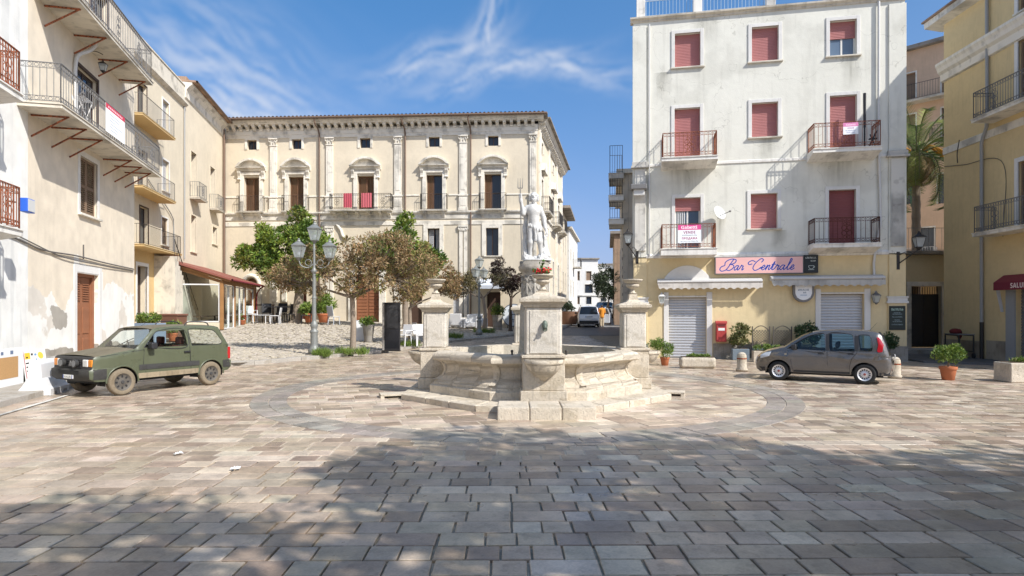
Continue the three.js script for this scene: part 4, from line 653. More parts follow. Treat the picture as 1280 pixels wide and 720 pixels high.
  dr.forEach(([a, b, c, d], i) => {
    const q = M('balcony_door', surround(a, b, c, d, 0.13, 0.03), MAT.whitePlain, w), y = i === 2 ? d - 0.5 : c;
    M('roller_shutter', corrugated(a, b, y, d, 0.06, 0.012, -0.17), i === 3 ? std([0.27, 0.075, 0.075], { map: T.fine, rough: 0.65 }) : MAT.shutterPink, q);
    if (i === 2) { M('door_frame', [bx(a, a + 0.06, c, y, -0.24, -0.2), bx(b - 0.06, b, c, y, -0.24, -0.2), bx((a + b) / 2 - 0.03, (a + b) / 2 + 0.03, c, y, -0.239, -0.199)], MAT.whitePlain, q); M('pane', bx(a + 0.06, b - 0.06, c, y, -0.23, -0.218), std([0.10, 0.14, 0.2], { rough: 0.08 }), q); M('curtain', Array.from({ length: 4 }, (_, k) => cyl(a + 0.12 + k * 0.08, c, y, -0.222, 0.03, 0.03, 6)), MAT.curtain, q); }
  });
  const bb = [[1.06, 3.11, 7.66], [6.4, 8.7, 7.72], [1.03, 3.07, 4.2], [6.42, 8.68, 4.28]];
  bb.forEach(([a, b, y], i) => balcony(w, a, b, y, 0.85, { taper: i !== 2, th: i === 2 ? 0.26 : 0.16, slab: MAT.white, iron: i === 3 ? std([0.16, 0.085, 0.055], { map: T.rust, rough: 0.9 }) : MAT.rusty, rail: { sp: 0.15, scroll: true, medal: [0.5], r: 0.009 }, h: 0.92 }));
  // roof terrace: posts and rail
  for (const x of [0.12, 2.3, 5.0]) M('parapet_post', rbx(x, x + 0.34, 13.4, 14.3, -0.5, -0.16, 0.015), MAT.white, w);
  M('parapet_railing', [...Array.from({ length: 36 }, (_, i) => beam([0.5 + i * 0.13, 13.5, -0.33], [0.5 + i * 0.13, 14.2, -0.33], 0.018)), beam([0.46, 13.6, -0.33], [5.0, 13.6, -0.33], 0.03), beam([0.46, 14.2, -0.33], [5.0, 14.2, -0.33], 0.04)], std([0.32, 0.40, 0.50], { rough: 0.6 }), w, { kind: 'stuff' });
  M('drain_pipe', tube([[8.85, 13.2, 0.08], [8.85, 8, 0.08], [8.87, 4.6, 0.08], [8.7, 4.1, 0.08], [8.7, 2.9, 0.08]], 0.045, 6), MAT.pipeWhite, w); M('drain_pipe', cyl(0.62, 4.0, 13.1, 0.06, 0.035, 0.035, 6), MAT.pipeWhite, w);
  // shop shutters in white frames
  sh.forEach(([a, b, c, d], i) => { const f = M('shop_front', [rbx(a - 0.19, a - 0.003, -0.1, d + 0.2, -0.05, 0.035, 0.008), rbx(b + 0.003, b + 0.21, -0.1, d + 0.2, -0.05, 0.035, 0.008), rbx(a - 0.003, b + 0.003, d + 0.003, d + 0.06, -0.05, 0.03, 0.008)], MAT.whitePlain, w); M('roller_shutter', corrugated(a, b, 0.02, d, 0.105, 0.03, -0.2), MAT.shutterGrey, f); M('shutter_bottom_bar', rbx(a, b, -0.06, 0.015, -0.23, -0.15, 0.01), MAT.ironGrey, f); });
  M('arched_lunette', extr((() => { const s = new THREE.Shape(); s.absarc(2.05, 2.62, 0.98, 0.45, Math.PI - 0.45, false); s.closePath(); return s; })(), 0.04, 0.01).translate(0, 0, 0.002), MAT.whitePlain, w);
  M('stone_plinth', rbx(3.03, 6.6, -0.1, 0.58, -0.05, 0.05, 0.008), MAT.stoneGrey, w);
  // awnings with scalloped hems
  [[0.92, 4.77, 2.68], [5.08, 8.98, 2.76]].forEach(([a, b, y], i) => {
    const t = thingOn('W', 'shop_awning', i ? 'folded grey awning with a scalloped hem over the closed shutter behind the parked brown car' : 'folded grey awning with a scalloped hem over the shutter beside the red post box', 'awning', a, y, 0.02, 'awnings over the bar shutters');
    M('housing', [mould(0, b - a, [[0, 0.22], [0.3, 0.22], [0.36, 0.28], [0.34, 0.34], [0, 0.42]])], MAT.awning, t);
    const s = new THREE.Shape(); s.moveTo(0, 0.22); const n = 14, st = (b - a) / n; for (let k = 0; k < n; k++) s.quadraticCurveTo((k + 0.25) * st, -0.05, (k + 0.5) * st, 0.02), s.quadraticCurveTo((k + 0.75) * st, 0.06, (k + 1) * st, 0.03); s.lineTo(b - a, 0.22); s.closePath();
    M('valance', extr(s, 0.012).translate(0, 0, 0.34), i ? std([0.50, 0.50, 0.49], { map: T.grime, rough: 0.95 }) : std([0.66, 0.63, 0.60], { map: T.grime, rough: 0.95 }), t);
    M('arm', [beam([0.1, 0.2, 0], [0.1, 0.24, 0.33], 0.03), beam([b - a - 0.1, 0.2, 0], [b - a - 0.1, 0.24, 0.33], 0.03)], MAT.ironGrey, t);
  });
  // the bar sign, hand-lettered script
  const script = {
    B: [[[1.9, 2.35], [1.45, 1.5], [1.05, 0.6], [0.5, 0.0], [-0.5, -0.15], [-1.0, 0.2], [-0.8, 0.75], [-0.1, 1.0]], [[0.0, 1.1], [-0.1, 1.7], [0.7, 2.25], [1.8, 2.4], [2.6, 2.15], [2.5, 1.6], [1.7, 1.3], [1.2, 1.25], [1.9, 1.2], [2.5, 0.9], [2.3, 0.3], [1.5, -0.05], [0.8, 0.1]]],
    a: [[[1.0, 0.85], [0.6, 1.0], [0.15, 0.7], [0.05, 0.25], [0.3, 0.0], [0.7, 0.3], [1.0, 0.95], [0.88, 0.3], [1.05, 0.02], [1.4, 0.3]]],
    r: [[[0.0, 0.3], [0.35, 1.1], [0.42, 0.88], [0.82, 0.88], [0.68, 0.3], [0.8, 0.02], [1.15, 0.3]]],
    C: [[[2.3, 1.65], [2.55, 2.15], [2.05, 2.4], [1.35, 1.95], [0.75, 1.05], [0.75, 0.3], [1.3, -0.08], [2.05, 0.15], [2.6, 0.6]], [[0.75, 1.75], [0.1, 2.0], [-0.5, 1.85], [-0.8, 1.45], [-0.45, 1.15], [0.15, 1.3]]],
    e: [[[0.0, 0.3], [0.5, 0.5], [0.78, 0.82], [0.55, 1.02], [0.22, 0.7], [0.15, 0.25], [0.45, 0.0], [1.0, 0.32]]],
    n: [[[0.0, 0.3], [0.32, 1.0], [0.25, 0.5], [0.15, 0.0]], [[0.15, 0.1], [0.5, 0.8], [0.82, 1.0], [0.84, 0.6], [0.74, 0.2], [0.9, 0.02], [1.25, 0.3]]],
    t: [[[0.0, 0.3], [0.5, 1.75], [0.38, 0.6], [0.32, 0.1], [0.58, 0.02], [0.95, 0.32]], [[0.05, 1.12], [0.85, 1.18]]],
    l: [[[0.0, 0.3], [0.6, 1.3], [0.8, 2.2], [0.58, 2.35], [0.4, 1.5], [0.3, 0.5], [0.42, 0.05], [0.7, 0.08], [0.95, 0.32]]],
  };
  const signTex = sheet(1280, 256, (c, W, H) => {
    c.fillStyle = '#e8b6b1'; c.fillRect(0, 0, W, H);
    const put = (word, x0, width) => {
      const adv = { B: 2.7, a: 1.38, r: 1.12, C: 2.55, e: 0.98, n: 1.22, t: 0.92, l: 0.92 }, s = 76, total = [...word].reduce((q, ch) => q + adv[ch], 0), k = width / total;
      for (const pass of [0, 1]) { let x = x0; for (const ch of word) { for (const st of script[ch]) { const sp = new THREE.CatmullRomCurve3(st.map(([px, py]) => V(x + px * k * 0.97 + py * 0.3 * s, H - 50 - py * s, 0))).getPoints(60); c.beginPath(); sp.forEach((p, i) => (i ? c.lineTo(p.x, p.y) : c.moveTo(p.x, p.y))); c.lineJoin = c.lineCap = 'round'; c.lineWidth = pass ? 15 : 22; c.strokeStyle = pass ? '#1f3f9c' : '#eec6c8'; c.stroke(); } x += adv[ch] * k; } }
    };
    put('Bar', 110, 300); put('Centrale', 500, 650);
  });
  const s1 = thingOn('W', 'bar_sign', 'pink sign board lettered Bar Centrale in blue script', 'sign', 3.07, 3.24, 0.03);
  M('board', rbx(0, 3.18, 0, 0.67, 0, 0.14, 0.01), MAT.ironGrey, s1); M('lettering', face(0.04, 3.15, 0.035, 0.635, 0.143), printed(signTex, 0.35), s1, { uv: 1 });
  const s2 = thingOn('W', 'cafe_sign', 'small black sign with a coffee cup drawing beside the pink bar sign', 'sign', 6.26, 3.26, 0.03);
  const s2t = sheet(256, 330, (c, W, H) => { c.fillStyle = '#101b20'; c.fillRect(0, 0, W, H); c.fillStyle = '#cfd6d2'; c.font = 'bold italic 40px serif'; marks(c, 22, 60, 210, 32, 8); marks(c, 120, 118, 96, 26, 5); c.strokeStyle = '#b8c2bd'; c.lineWidth = 8; c.beginPath(); c.moveTo(80, 200); c.lineTo(180, 200); c.quadraticCurveTo(176, 262, 130, 264); c.quadraticCurveTo(84, 262, 80, 200); c.moveTo(180, 212); c.quadraticCurveTo(214, 214, 176, 244); c.moveTo(74, 278); c.lineTo(186, 278); c.stroke(); });
  M('board', rbx(0, 0.5, 0, 0.67, 0, 0.14, 0.01), MAT.blackPlastic, s2); M('lettering', face(0.015, 0.485, 0.02, 0.65, 0.143), printed(s2t, 0.4), s2, { uv: 1 });
  const s3 = thingOn('W', 'shield_sign', 'white shield-shaped sign under the edge of the grey awning', 'sign', 6.25, 2.24, 0.05);
  const shield = (w, h) => { const s = new THREE.Shape(); s.moveTo(-w, h); s.lineTo(w, h); s.lineTo(w, 0); s.absarc(0, 0, w, 0, -Math.PI, true); s.closePath(); return s; };
  M('board', extr(shield(0.36, 0.3), 0.1, 0.015).translate(0, 0.3, 0), MAT.ironGrey, s3);
  M('panel', extr(shield(0.29, 0.3), 0.01).translate(0, 0.3, 0.118), MAT.paper, s3); M('lettering', face(-0.24, 0.24, 0.1, 0.5, 0.131), printed(sheet(256, 210, (c, W, H) => { c.fillStyle = '#e3e5e6'; c.fillRect(0, 0, W, H); c.fillStyle = '#33506e'; c.font = 'bold italic 50px serif'; marks(c, 24, 76, 200, 34, 9); marks(c, 120, 128, 60, 30, 2); c.fillStyle = '#6c87a4'; c.fillRect(66, 156, 124, 12); }), 0.5), s3, { uv: 1 });
  const s4 = thingOn('W', 'menu_board', 'dark green notice board with white lettering on the house corner', 'sign', 9.19, 1.14, 0.075);
  const s4t = sheet(256, 400, (c, W, H) => { c.fillStyle = '#0d2320'; c.fillRect(0, 0, W, H); c.textAlign = 'center'; c.fillStyle = '#b9d4c4'; c.font = 'bold 40px sans-serif'; marks(c, 30, 72, 196, 36, 9); c.fillStyle = '#8fa3a8'; [[70, 116, 9], [50, 156, 11], [42, 172, 12], [80, 96, 8], [52, 152, 11], [34, 188, 14]].forEach(([x, l, n], i) => marks(c, x, 118 + [0, 24, 72, 124, 150, 200][i], l, 17, n)); });
  M('board', rbx(0, 0.54, 0, 0.88, 0, 0.03, 0.008), MAT.blackPlastic, s4); M('lettering', face(0.01, 0.53, 0.01, 0.87, 0.033), printed(s4t, 0.45), s4, { uv: 1 });
  // for-sale sheets on the balconies
  const sale = (x, y, w, h, tex, label) => { const t = thingOn('W', 'sale_sign', label, 'sign', x, y, 0.825); M('sheet', bx(0, w, 0, h, 0, 0.008), MAT.paper, t); M('lettering', face(0, w, 0, h, 0.011), printed(tex, 0.8), t, { uv: 1 }); };
  sale(1.66, 4.4, 0.84, 0.68, sheet(512, 420, (c, W, H) => { c.fillStyle = '#eef0f2'; c.fillRect(0, 0, W, H); c.fillStyle = '#d9508c'; c.fillRect(0, 0, W, 118); c.fillStyle = '#fff'; c.font = 'bold 96px serif'; c.textAlign = 'center'; c.fillText('Gabetti', 250, 92); c.fillStyle = '#8c2d62'; c.font = 'bold 84px sans-serif'; c.fillText('VENDE', W / 2, 205); c.fillStyle = '#7e8790'; c.font = '42px sans-serif'; marks(c, 90, 258, 330, 30, 11); c.fillStyle = '#a02f63'; c.font = 'bold 70px sans-serif'; c.fillText('ПРОДАЖА', W / 2, 338); c.fillStyle = '#7e8790'; c.font = '38px sans-serif'; marks(c, 60, 396, 390, 28, 15); }), 'white and pink for-sale sheet lettered VENDE on a rusty balcony');
  sale(7.42, 8.18, 0.5, 0.42, sheet(256, 210, (c, W, H) => { c.fillStyle = '#eff0f2'; c.fillRect(0, 0, W, H); c.fillStyle = '#dd86b4'; c.fillRect(0, 0, W, 70); c.fillStyle = '#f8e4ee'; c.font = 'bold 44px serif'; c.textAlign = 'center'; c.fillText('Gabetti', 128, 52); c.fillStyle = '#a55d90'; c.font = 'bold 36px sans-serif'; c.fillText('VENDE', 128, 112); c.fillStyle = '#7d86a8'; c.font = '26px sans-serif'; marks(c, 40, 152, 176, 20, 10); marks(c, 56, 186, 140, 20, 9); }), 'small white and pink sale sheet on the upper balcony with a dark pole');
  const dish = thingOn('W', 'satellite_dish', 'small grey satellite dish on the white wall beside a balcony', 'satellite dish', 3.2, 5.4, 0.05);
  M('reflector', lathe([[0, 0], [0.1, 0.012], [0.2, 0.045], [0.28, 0.09], [0.285, 0.085], [0.2, 0.035], [0.1, 0.002], [0, -0.01]], 24).rotateX(1.2).rotateY(0.7).translate(-0.02, 0.15, 0.26), MAT.dishGrey, dish); M('arm', [beam([0, 0.0, 0], [0, 0.1, 0.25], 0.03), beam([0, 0.05, 0.25], [0.34, 0.16, 0.62], 0.02), sph(0.36, 0.17, 0.64, 0.04)], MAT.ironGrey, dish);
  const pole = thingOn('W', 'awning_pole', 'dark wrapped pole standing upright on the upper balcony', 'pole', 8.3, 7.74, 0.3); M('shaft', [cyl(0, 0, 2.0, 0, 0.03, 0.03, 8), cyl(0, 0.8, 2.05, 0.0, 0.045, 0.055, 8)], MAT.blackPlastic, pole);
  const ch = thingOn('W', 'folded_chair', 'dark folded chair leaning on the upper balcony beside the pole', 'chair', 8.48, 7.74, 0.45); M('frame', [beam([-0.12, 0, 0], [0.15, 0.6, 0], 0.03), beam([0.15, 0, 0], [-0.05, 0.5, 0], 0.03), beam([-0.12, 0, 0.12], [0.15, 0.6, 0.12], 0.03)], MAT.blackPlastic, ch); M('seat', rbx(-0.1, 0.16, 0.3, 0.34, -0.02, 0.14, 0.01), MAT.blackPlastic, ch);
  // red post box
  const pb = thingOn('W', 'post_box', 'red wall-mounted post box beside the grey shutter', 'post box', 3.11, 0.66, 0.03);
  M('box', [rbx(0, 0.38, 0, 0.72, 0, 0.26, 0.03), mould(-0.015, 0.395, [[0, 0.7], [0.29, 0.7], [0.28, 0.76], [0.15, 0.8], [0, 0.8]])], MAT.redPost, pb); M('slot', rbx(0.06, 0.32, 0.6, 0.63, 0.255, 0.268, 0.004), MAT.blackPlastic, pb); M('label_plate', rbx(0.07, 0.31, 0.43, 0.53, 0.255, 0.266, 0.004), MAT.paper, pb);
  // lattice screens in planters
  [[4.39, 5.05], [5.14, 5.82]].forEach(([a, b], i) => {
    const t = thingOn('W', 'lattice_screen', i ? 'dark arched lattice screen in a grey planter beside the clipped dark shrub' : 'dark arched lattice screen in a grey planter beside the yellow-green shrub', 'screen', a, 0, 0.35, 'lattice screens in front of the bar'), w = b - a, m = std([0.10, 0.085, 0.07], { map: T.fine, rough: 0.7 });
    M('planter', rbx(0.01, w - 0.01, 0, 0.46, -0.05, 0.3, 0.015), MAT.tealFade, t); M('soil', bx(0.04, w - 0.04, 0.461, 0.47, -0.02, 0.27), MAT.soil, t);
    for (const x of [0.02, w - 0.02]) M('post', rbx(x - 0.02, x + 0.02, 0.3, 1.26, -0.07, -0.03, 0.006), m, t);
    M('frame', [beam([0.04, 0.55, -0.05], [w - 0.04, 0.55, -0.05], 0.03), tube(Array.from({ length: 9 }, (_, k) => [0.04 + (w - 0.08) * k / 8, 1.1 + 0.18 * Math.sin(Math.PI * k / 8), -0.05]), 0.016, 5)], m, t);
    const lat = []; for (let k = -9; k < 10; k++) for (const s of [-1, 1]) { const cx = w / 2 + k * 0.1, p = [], y0 = 0.56, y1 = 1.12; const clip = (x, y) => [clamp(x, 0.04, w - 0.04), y]; let ax = cx - s * (y1 - y0) / 2, bx2 = cx + s * (y1 - y0) / 2, ya = y0, yb = y1; const cut = (x, lo) => { const tt = (x - ax) / (bx2 - ax); return y0 + tt * (y1 - y0); }; const lo = 0.04, hi = w - 0.04; const xs = [ax, bx2]; if (Math.max(ax, bx2) < lo || Math.min(ax, bx2) > hi) continue; let t0 = 0, t1 = 1; for (const lim of [lo, hi]) { const tt = (lim - ax) / (bx2 - ax); if (tt > 0 && tt < 1) { const inA = ax >= lo && ax <= hi; if (lim === lo ? ax < lo : ax > hi) t0 = Math.max(t0, tt); else t1 = Math.min(t1, tt); } } if (t1 - t0 < 0.05) continue; lat.push(beam([lerp(ax, bx2, t0), lerp(y0, y1, t0), -0.05 + s * 0.006], [lerp(ax, bx2, t1), lerp(y0, y1, t1), -0.05 + s * 0.006], 0.02)); }
    M('lattice', lat, m, t, { kind: 'stuff' });
  });
  // small wall lanterns and iron bracket lamps
  for (const [x, lab] of [[1.08, 'white wall lantern beside the shutter next to the red post box'], [8.72, 'white wall lantern beside the shutter behind the parked brown car']]) { const l = thingOn('W', 'wall_lantern', lab, 'lantern', x, 2.05, 0.04, 'wall lanterns at the bar shutters'); lantern(l, 0, 0.1, 0.16, 0.62, x < 2 ? MAT.pipeWhite : MAT.ironGrey); M('arm', tube([[0, 0.3, 0], [0, 0.52, 0.06], [0, 0.5, 0.16]], 0.014, 5), MAT.pipeWhite, l); }
  for (const [x, y, dx, lab] of [[0.15, 4.05, -0.35, 'iron street lantern on a bracket at the street corner of the white house'], [9.5, 3.7, 0.55, 'iron street lantern on a curled bracket beside the palm']]) {
    const l = thingOn('W', 'bracket_lantern', lab, 'lantern', x, y, 0.06, 'bracket lanterns on the white house'); lantern(l, dx, 0.42, 0.35, 0.85);
    M('bracket', [tube([[0, -0.15, 0], [dx * 0.5, 0.1, 0.18], [dx, 0.35, 0.35]], 0.022, 6), tube([[0, 0.15, 0], [dx * 0.4, 0.28, 0.15], [dx * 0.75, 0.2, 0.26]], 0.014, 5), bx(-0.05, 0.05, -0.35, 0.3, -0.02, 0.02)], MAT.iron, l);
  }
  const fl = thingOn('W', 'floodlight', 'grey floodlight fixed to the corner of the white house', 'floodlight', 0.2, 6.45, 0.08); M('housing', [rbx(-0.3, 0.32, 0.1, 0.3, 0.0, 0.5, 0.03)], MAT.ironGrey, fl); M('lens', new RoundedBoxGeometry(0.42, 0.26, 0.2, 2, 0.03).translate(0.02, 0, 0.3), MAT.dishGrey, fl);
}

// ---------------------------------------------------------------- the yellow house and what lies between it and the bar
{
  const y = building('Y', 'yellow_house', 'tall yellow rendered house with white cornices and grey drainpipe, facing the bar', 'house');
  const holes = [[3.83, 5.6, -0.1, 2.75], [3.95, 5.0, 8.9, 11.2], [3.95, 5.0, 4.75, 7.0], [3.95, 5.0, 12.2, 13.0], [6.8, 7.8, 4.75, 7.0], [6.8, 7.8, 8.9, 11.2]];
  M('wall', wallG(0, 8.4, -0.2, 13.6, holes), MAT.yellow, y); M('body', bx(0, 8.4, -0.2, 13.6, -9, -0.36), MAT.yellow, y);
  M('cornice', [mould(-0.06, 8.5, [[0.002, 11.2], [0.1, 11.24], [0.12, 11.5], [0.22, 11.6], [0.26, 11.75], [0.32, 11.85], [0.32, 11.95], [0.002, 12.0]])], MAT.trim, y);
  M('string_course', mould(-0.02, 8.42, [[0.002, 8.23], [0.03, 8.24], [0.03, 8.5], [0.002, 8.52]]), MAT.trim, y);
  M('eaves', [mould(-0.55, 8.6, [[-0.3, 13.5], [0.4, 13.62], [0.45, 13.62], [0.47, 13.85], [-0.3, 13.85]]), bx(-0.5, 8.6, 13.62, 13.85, -9.2, -0.31)], MAT.trim, y);
  M('roof', mould(-0.6, 8.7, [[0.55, 13.86], [0.55, 13.93], [-4.5, 15.2], [-9.3, 13.93], [-9.3, 13.86]]), MAT.tile, y);
  M('drain_pipe', [tube([[2.57, 13.5, 0.1], [2.57, 9, 0.1], [2.57, 8.6, 0.12], [2.35, 8.2, 0.12], [2.3, 7.5, 0.1], [2.3, 1.4, 0.1]], 0.06, 8, 60)], MAT.pipeGrey, y); M('drain_pipe', cyl(2.3, 0, 1.42, 0.1, 0.068, 0.068, 8), MAT.iron, y);
  balcony(y, 2.75, 6.2, 8.85, 0.8, { iron: MAT.ironGrey, rail: { sp: 0.12, scroll: true, medal: [0.3, 0.75] }, slab: MAT.trim, h: 0.95, th: 0.14 }); balcony(y, 2.8, 6.2, 4.68, 0.8, { iron: MAT.ironGrey, rail: { sp: 0.12, scroll: true, medal: [0.3, 0.75] }, slab: MAT.trim, h: 0.95, th: 0.14 });
  for (const h of holes.slice(1)) shutterWindow(y, ...h, { mat: MAT.greyWood, w: 0.16, proud: 0.04 });
  const sf = M('shop_front', [rbx(3.42, 3.827, -0.1, 2.8, -0.05, 0.06, 0.01), rbx(5.603, 6.0, -0.1, 2.8, -0.05, 0.06, 0.01), rbx(3.83, 5.6, 2.76, 2.95, -0.05, 0.06, 0.01)], MAT.pipeGrey, y); M('roller_shutter', corrugated(3.83, 5.6, -0.05, 2.75, 0.105, 0.03, -0.2), MAT.ironGrey, sf);
  M('wall_base', [bx(0.02, 2.2, -0.1, 0.7, 0.003, 0.02), bx(2.42, 3.41, -0.1, 0.75, 0.003, 0.02)], plaster([0.42, 0.36, 0.28], { map: T.grime }), y);
  M('wall_cable', [tube([[0.05, 7.75, 0.02], [1.2, 7.55, 0.02], [3.2, 7.2, 0.02], [3.25, 4.5, 0.02]], 0.012, 4, 30), tube([[0.9, 7.7, 0.05], [1.1, 8.0, 0.2], [1.3, 8.5, 0.25]], 0.02, 5)], MAT.cable, y);
  const aw = thingOn('Y', 'shop_awning', 'dark red shop awning lettered SALUMERIA over the white door frame', 'awning', 3.3, 2.55, 0.03);
  M('canvas', extr([[0, 0.52], [0, 0.56], [0.36, 0.3], [0.36, 0.02], [0.345, 0.02], [0.345, 0.29]], 2.9).rotateY(-Math.PI / 2).translate(2.9, 0, 0), MAT.awningRed, aw); M('lettering', face(0, 2.9, 0.03, 0.3, 0.366), printed(sheet(1024, 96, (c, W, H) => { c.fillStyle = '#742734'; c.fillRect(0, 0, W, H); c.fillStyle = '#e8d8d0'; c.font = 'bold 84px sans-serif'; c.textAlign = 'center'; c.fillText('SALUMERIA', W / 2, 79); }), 0.9), aw, { uv: 1 });
  M('arm', [beam([0.02, 0.3, 0], [0.02, 0.3, 0.34], 0.03), beam([2.88, 0.3, 0], [2.88, 0.3, 0.34], 0.03)], MAT.iron, aw); M('side_curtain', extr([[0.02, -0.75], [0.2, 0.26], [0.33, 0.26], [0.12, -0.75]], 0.02).rotateY(-Math.PI / 2).translate(0.03, 0, 0), MAT.awning, aw);
  // handcart with a red cloth against the yellow wall
  const hc = thing('handcart', 'metal handcart with a dark red cloth against the yellow wall', 'cart', [17.05, 0.07, 24.1], 1.4);
  M('frame', [beam([-0.5, 0.85, -0.25], [0.5, 0.85, -0.25], 0.04), beam([-0.5, 0.85, 0.25], [0.5, 0.85, 0.25], 0.04), ...[-0.5, 0.5].flatMap((x) => [-0.25, 0.25].map((z) => beam([x, 0.1, z], [x, 0.85, z], 0.04))), beam([-0.5, 0.25, 0.25], [0.5, 0.25, 0.25], 0.035), beam([-0.5, 0.25, -0.25], [0.5, 0.25, -0.25], 0.035)], MAT.iron, hc); M('tray', bx(-0.52, 0.52, 0.87, 0.9, -0.28, 0.28), MAT.ironGrey, hc);
  for (const x of [-0.5, 0.5]) for (const z of [-0.25, 0.25]) M('wheel', new THREE.CylinderGeometry(0.1, 0.1, 0.05, 14).rotateX(Math.PI / 2).translate(x, 0.1, z), MAT.rubber, hc);
  M('cloth', [sph(0.28, 0.98, 0, 0.22, 0.12, 0.2, 10), sph(0.4, 0.88, 0.2, 0.14, 0.2, 0.08, 8)], std([0.18, 0.02, 0.02], { map: T.fine, rough: 0.95 }), hc);

  // gated passage wall with its terrace
  const g = thing('gate_wall', 'ochre passage wall with a dark iron gate under a railed terrace', 'wall', [14.6, 0, 28.2]);
  M('wall', wallG(0, 8, -0.1, 4.35, [[3.2, 4.55, 0.2, 2.95]], 0.35), plaster([0.64, 0.52, 0.32]), g); M('side_wall', bx(0, 8, -0.1, 4.3, -3.5, -3.2), MAT.ochre, g);
  const gt = M('gate', surround(3.2, 4.55, 0.2, 2.95, 0.2, 0.05), MAT.concrete, g); for (const [a, b] of [[3.22, 3.865], [3.885, 4.53]]) M('gate_leaf', [bx(a, b, 0.22, 2.6, -0.2, -0.15), ...Array.from({ length: 6 }, (_, i) => beam([a + 0.05 + i * 0.11, 2.6, -0.17], [a + 0.05 + i * 0.11, 2.92, -0.17], 0.02))], MAT.blackPlastic, gt);
  M('terrace_slab', rbx(-0.2, 8.2, 4.36, 4.52, -3.6, 0.35, 0.02), MAT.roofEdge, g); M('railing', railG([[0, 0.2], [8, 0.2]], 4.52, 1.0, { sp: 0.3 }), MAT.ironGrey, g, { kind: 'stuff' });
  M('house_meter', rbx(4.9, 5.1, 2.2, 2.45, 0, 0.1, 0.01), MAT.concrete, g);
  const bh = (name, label, x, d, turn, w, h, dep, mat, wins, extra) => {
    const b = thing(name, label, 'house', [x, 0, d], turn);
    M('wall', wallG(0, w, -0.5, h, wins, 0.3), mat, b); M('body', bx(0, w, -0.5, h, -dep, -0.31), mat, b);
    for (const q of wins) { const f = M('window', surround(...q, 0.08, 0.03), MAT.trim, b); M('pane', bx(q[0], q[1], q[2], q[3], -0.2, -0.17), pick([MAT.darkGlass, MAT.darkGlass, MAT.greyWood]), f); }
    extra?.(b, w, h); return b;
  };
  seed(31);
  const flatRoof = (mat = MAT.concrete) => (b, w, h) => M('roof', rbx(-0.25, w + 0.25, h + 0.003, h + 0.25, -5, 0.35, 0.02), mat, b);
  bh('cream_back_house', 'narrow cream house with a flat roof rising behind the white house', 16.6, 33.5, 0, 2.6, 14.9, 6, MAT.white, [], (b, w, h) => { M('roof', rbx(-0.25, w + 0.5, h + 0.003, h + 0.25, -5, 0.45, 0.02), MAT.roofEdge, b); M('string_course', rbx(-0.1, w + 0.25, 10.6, 10.85, -0.1, 0.25, 0.02), MAT.concrete, b); });
  const pk = bh('pink_house', 'salmon pink house with green shutters and balconies behind the palm', 23.9, 41, -0.85, 9, 18.2, 7, MAT.pink, [[1.2, 2.0, 15.2, 16.8], [3.4, 4.3, 15.0, 17.0], [1.2, 2.0, 12.4, 14.2], [3.4, 4.3, 12.2, 14.2], [1.2, 2.0, 8.6, 10.2], [3.2, 4.0, 8.4, 10.2], [2.2, 3.0, 4.9, 7]], flatRoof(MAT.roofEdge));
  balcony(pk, 2.9, 6, 12.1, 0.8, { rail: { sp: 0.14 } }); balcony(pk, 0.4, 6, 14.9, 0.8, { rail: { sp: 0.14 } }); balcony(pk, 0.6, 3.2, 4.8, 0.8, { rail: { sp: 0.14 }, iron: MAT.plastic });
  M('shutter', bx(1.75, 2.2, 8.4, 10.3, 0.05, 0.09), std([0.02, 0.10, 0.045], { rough: 0.6 }), pk); M('shutter', bx(0.72, 1.15, 8.4, 10.3, 0.05, 0.09), std([0.02, 0.10, 0.045], { rough: 0.6 }), pk);

  // ------------------------------------------------------------ houses along the street
  const r1 = bh('balcony_house', 'weathered grey street house with stacked balconies behind the white house', 6.5, 46, 1.75 - Math.PI, 11.5, 9.4, 6, plaster([0.62, 0.56, 0.47], { map: T.grime }), [[9.3, 10.3, 7, 9], [9.3, 10.3, 4.3, 6.2], [5, 6, 4, 6], [2, 3, 4, 6]], flatRoof());
  r1.position.set(7.9, 0, -46.2); r1.rotation.y = -1.7275;
  for (const [yy, h] of [[9.4, 1.5], [8.2, 0.9], [6.9, 0.9]]) balcony(r1, 9.6, 11.9, yy, 0.75, { rail: { sp: 0.15 }, slab: yy > 9 ? MAT.grey : MAT.white, th: 0.3, h });
  M('vent_block', Array.from({ length: 14 }, (_, i) => bx(10.9 + (i % 2) * 0.3, 11.02 + (i % 2) * 0.3, 2.2 + (i >> 1) * 0.5, 2.34 + (i >> 1) * 0.5, 0.002, 0.02)), MAT.blackPlastic, r1, { kind: 'stuff' });
  bh('brown_street_house', 'brown stone street house above the parked dark cars', 10.7, 67, -1.72, 12, 8.6, 6, plaster([0.34, 0.24, 0.17], { map: T.grime }), [[2, 3, 5.4, 7.2], [5, 6, 5.4, 7.2], [8.5, 9.5, 5.4, 7.2]], flatRoof(MAT.roofEdge));
  const l2 = bh('cream_street_house', 'cream street house with a tiled eave adjoining the palace front', 4.95, 63.3, 1.42, 9, 12.2, 5, MAT.cream, [[2, 3, 8, 10], [5, 6, 8, 10], [2, 3, 4, 6], [5, 6, 4, 6]], (b, w, h) => M('roof', bx(-0.2, w + 0.4, h + 0.003, h + 0.25, -5, 0.9), MAT.roofEdge, b));
  const l3 = bh('tall_street_house', 'plain cream street house beyond the tiled eave house', 6.6, 73, 1.40, 14, 11.4, 5, MAT.white, [[2, 3, 7.5, 9.3], [6, 7, 7.5, 9.3], [2, 3, 3.6, 5.6], [6, 7, 3.6, 5.6]], flatRoof());
  balcony(l3, 5.4, 7.8, 7.4, 1.0, { rail: { sp: 0.15 } });
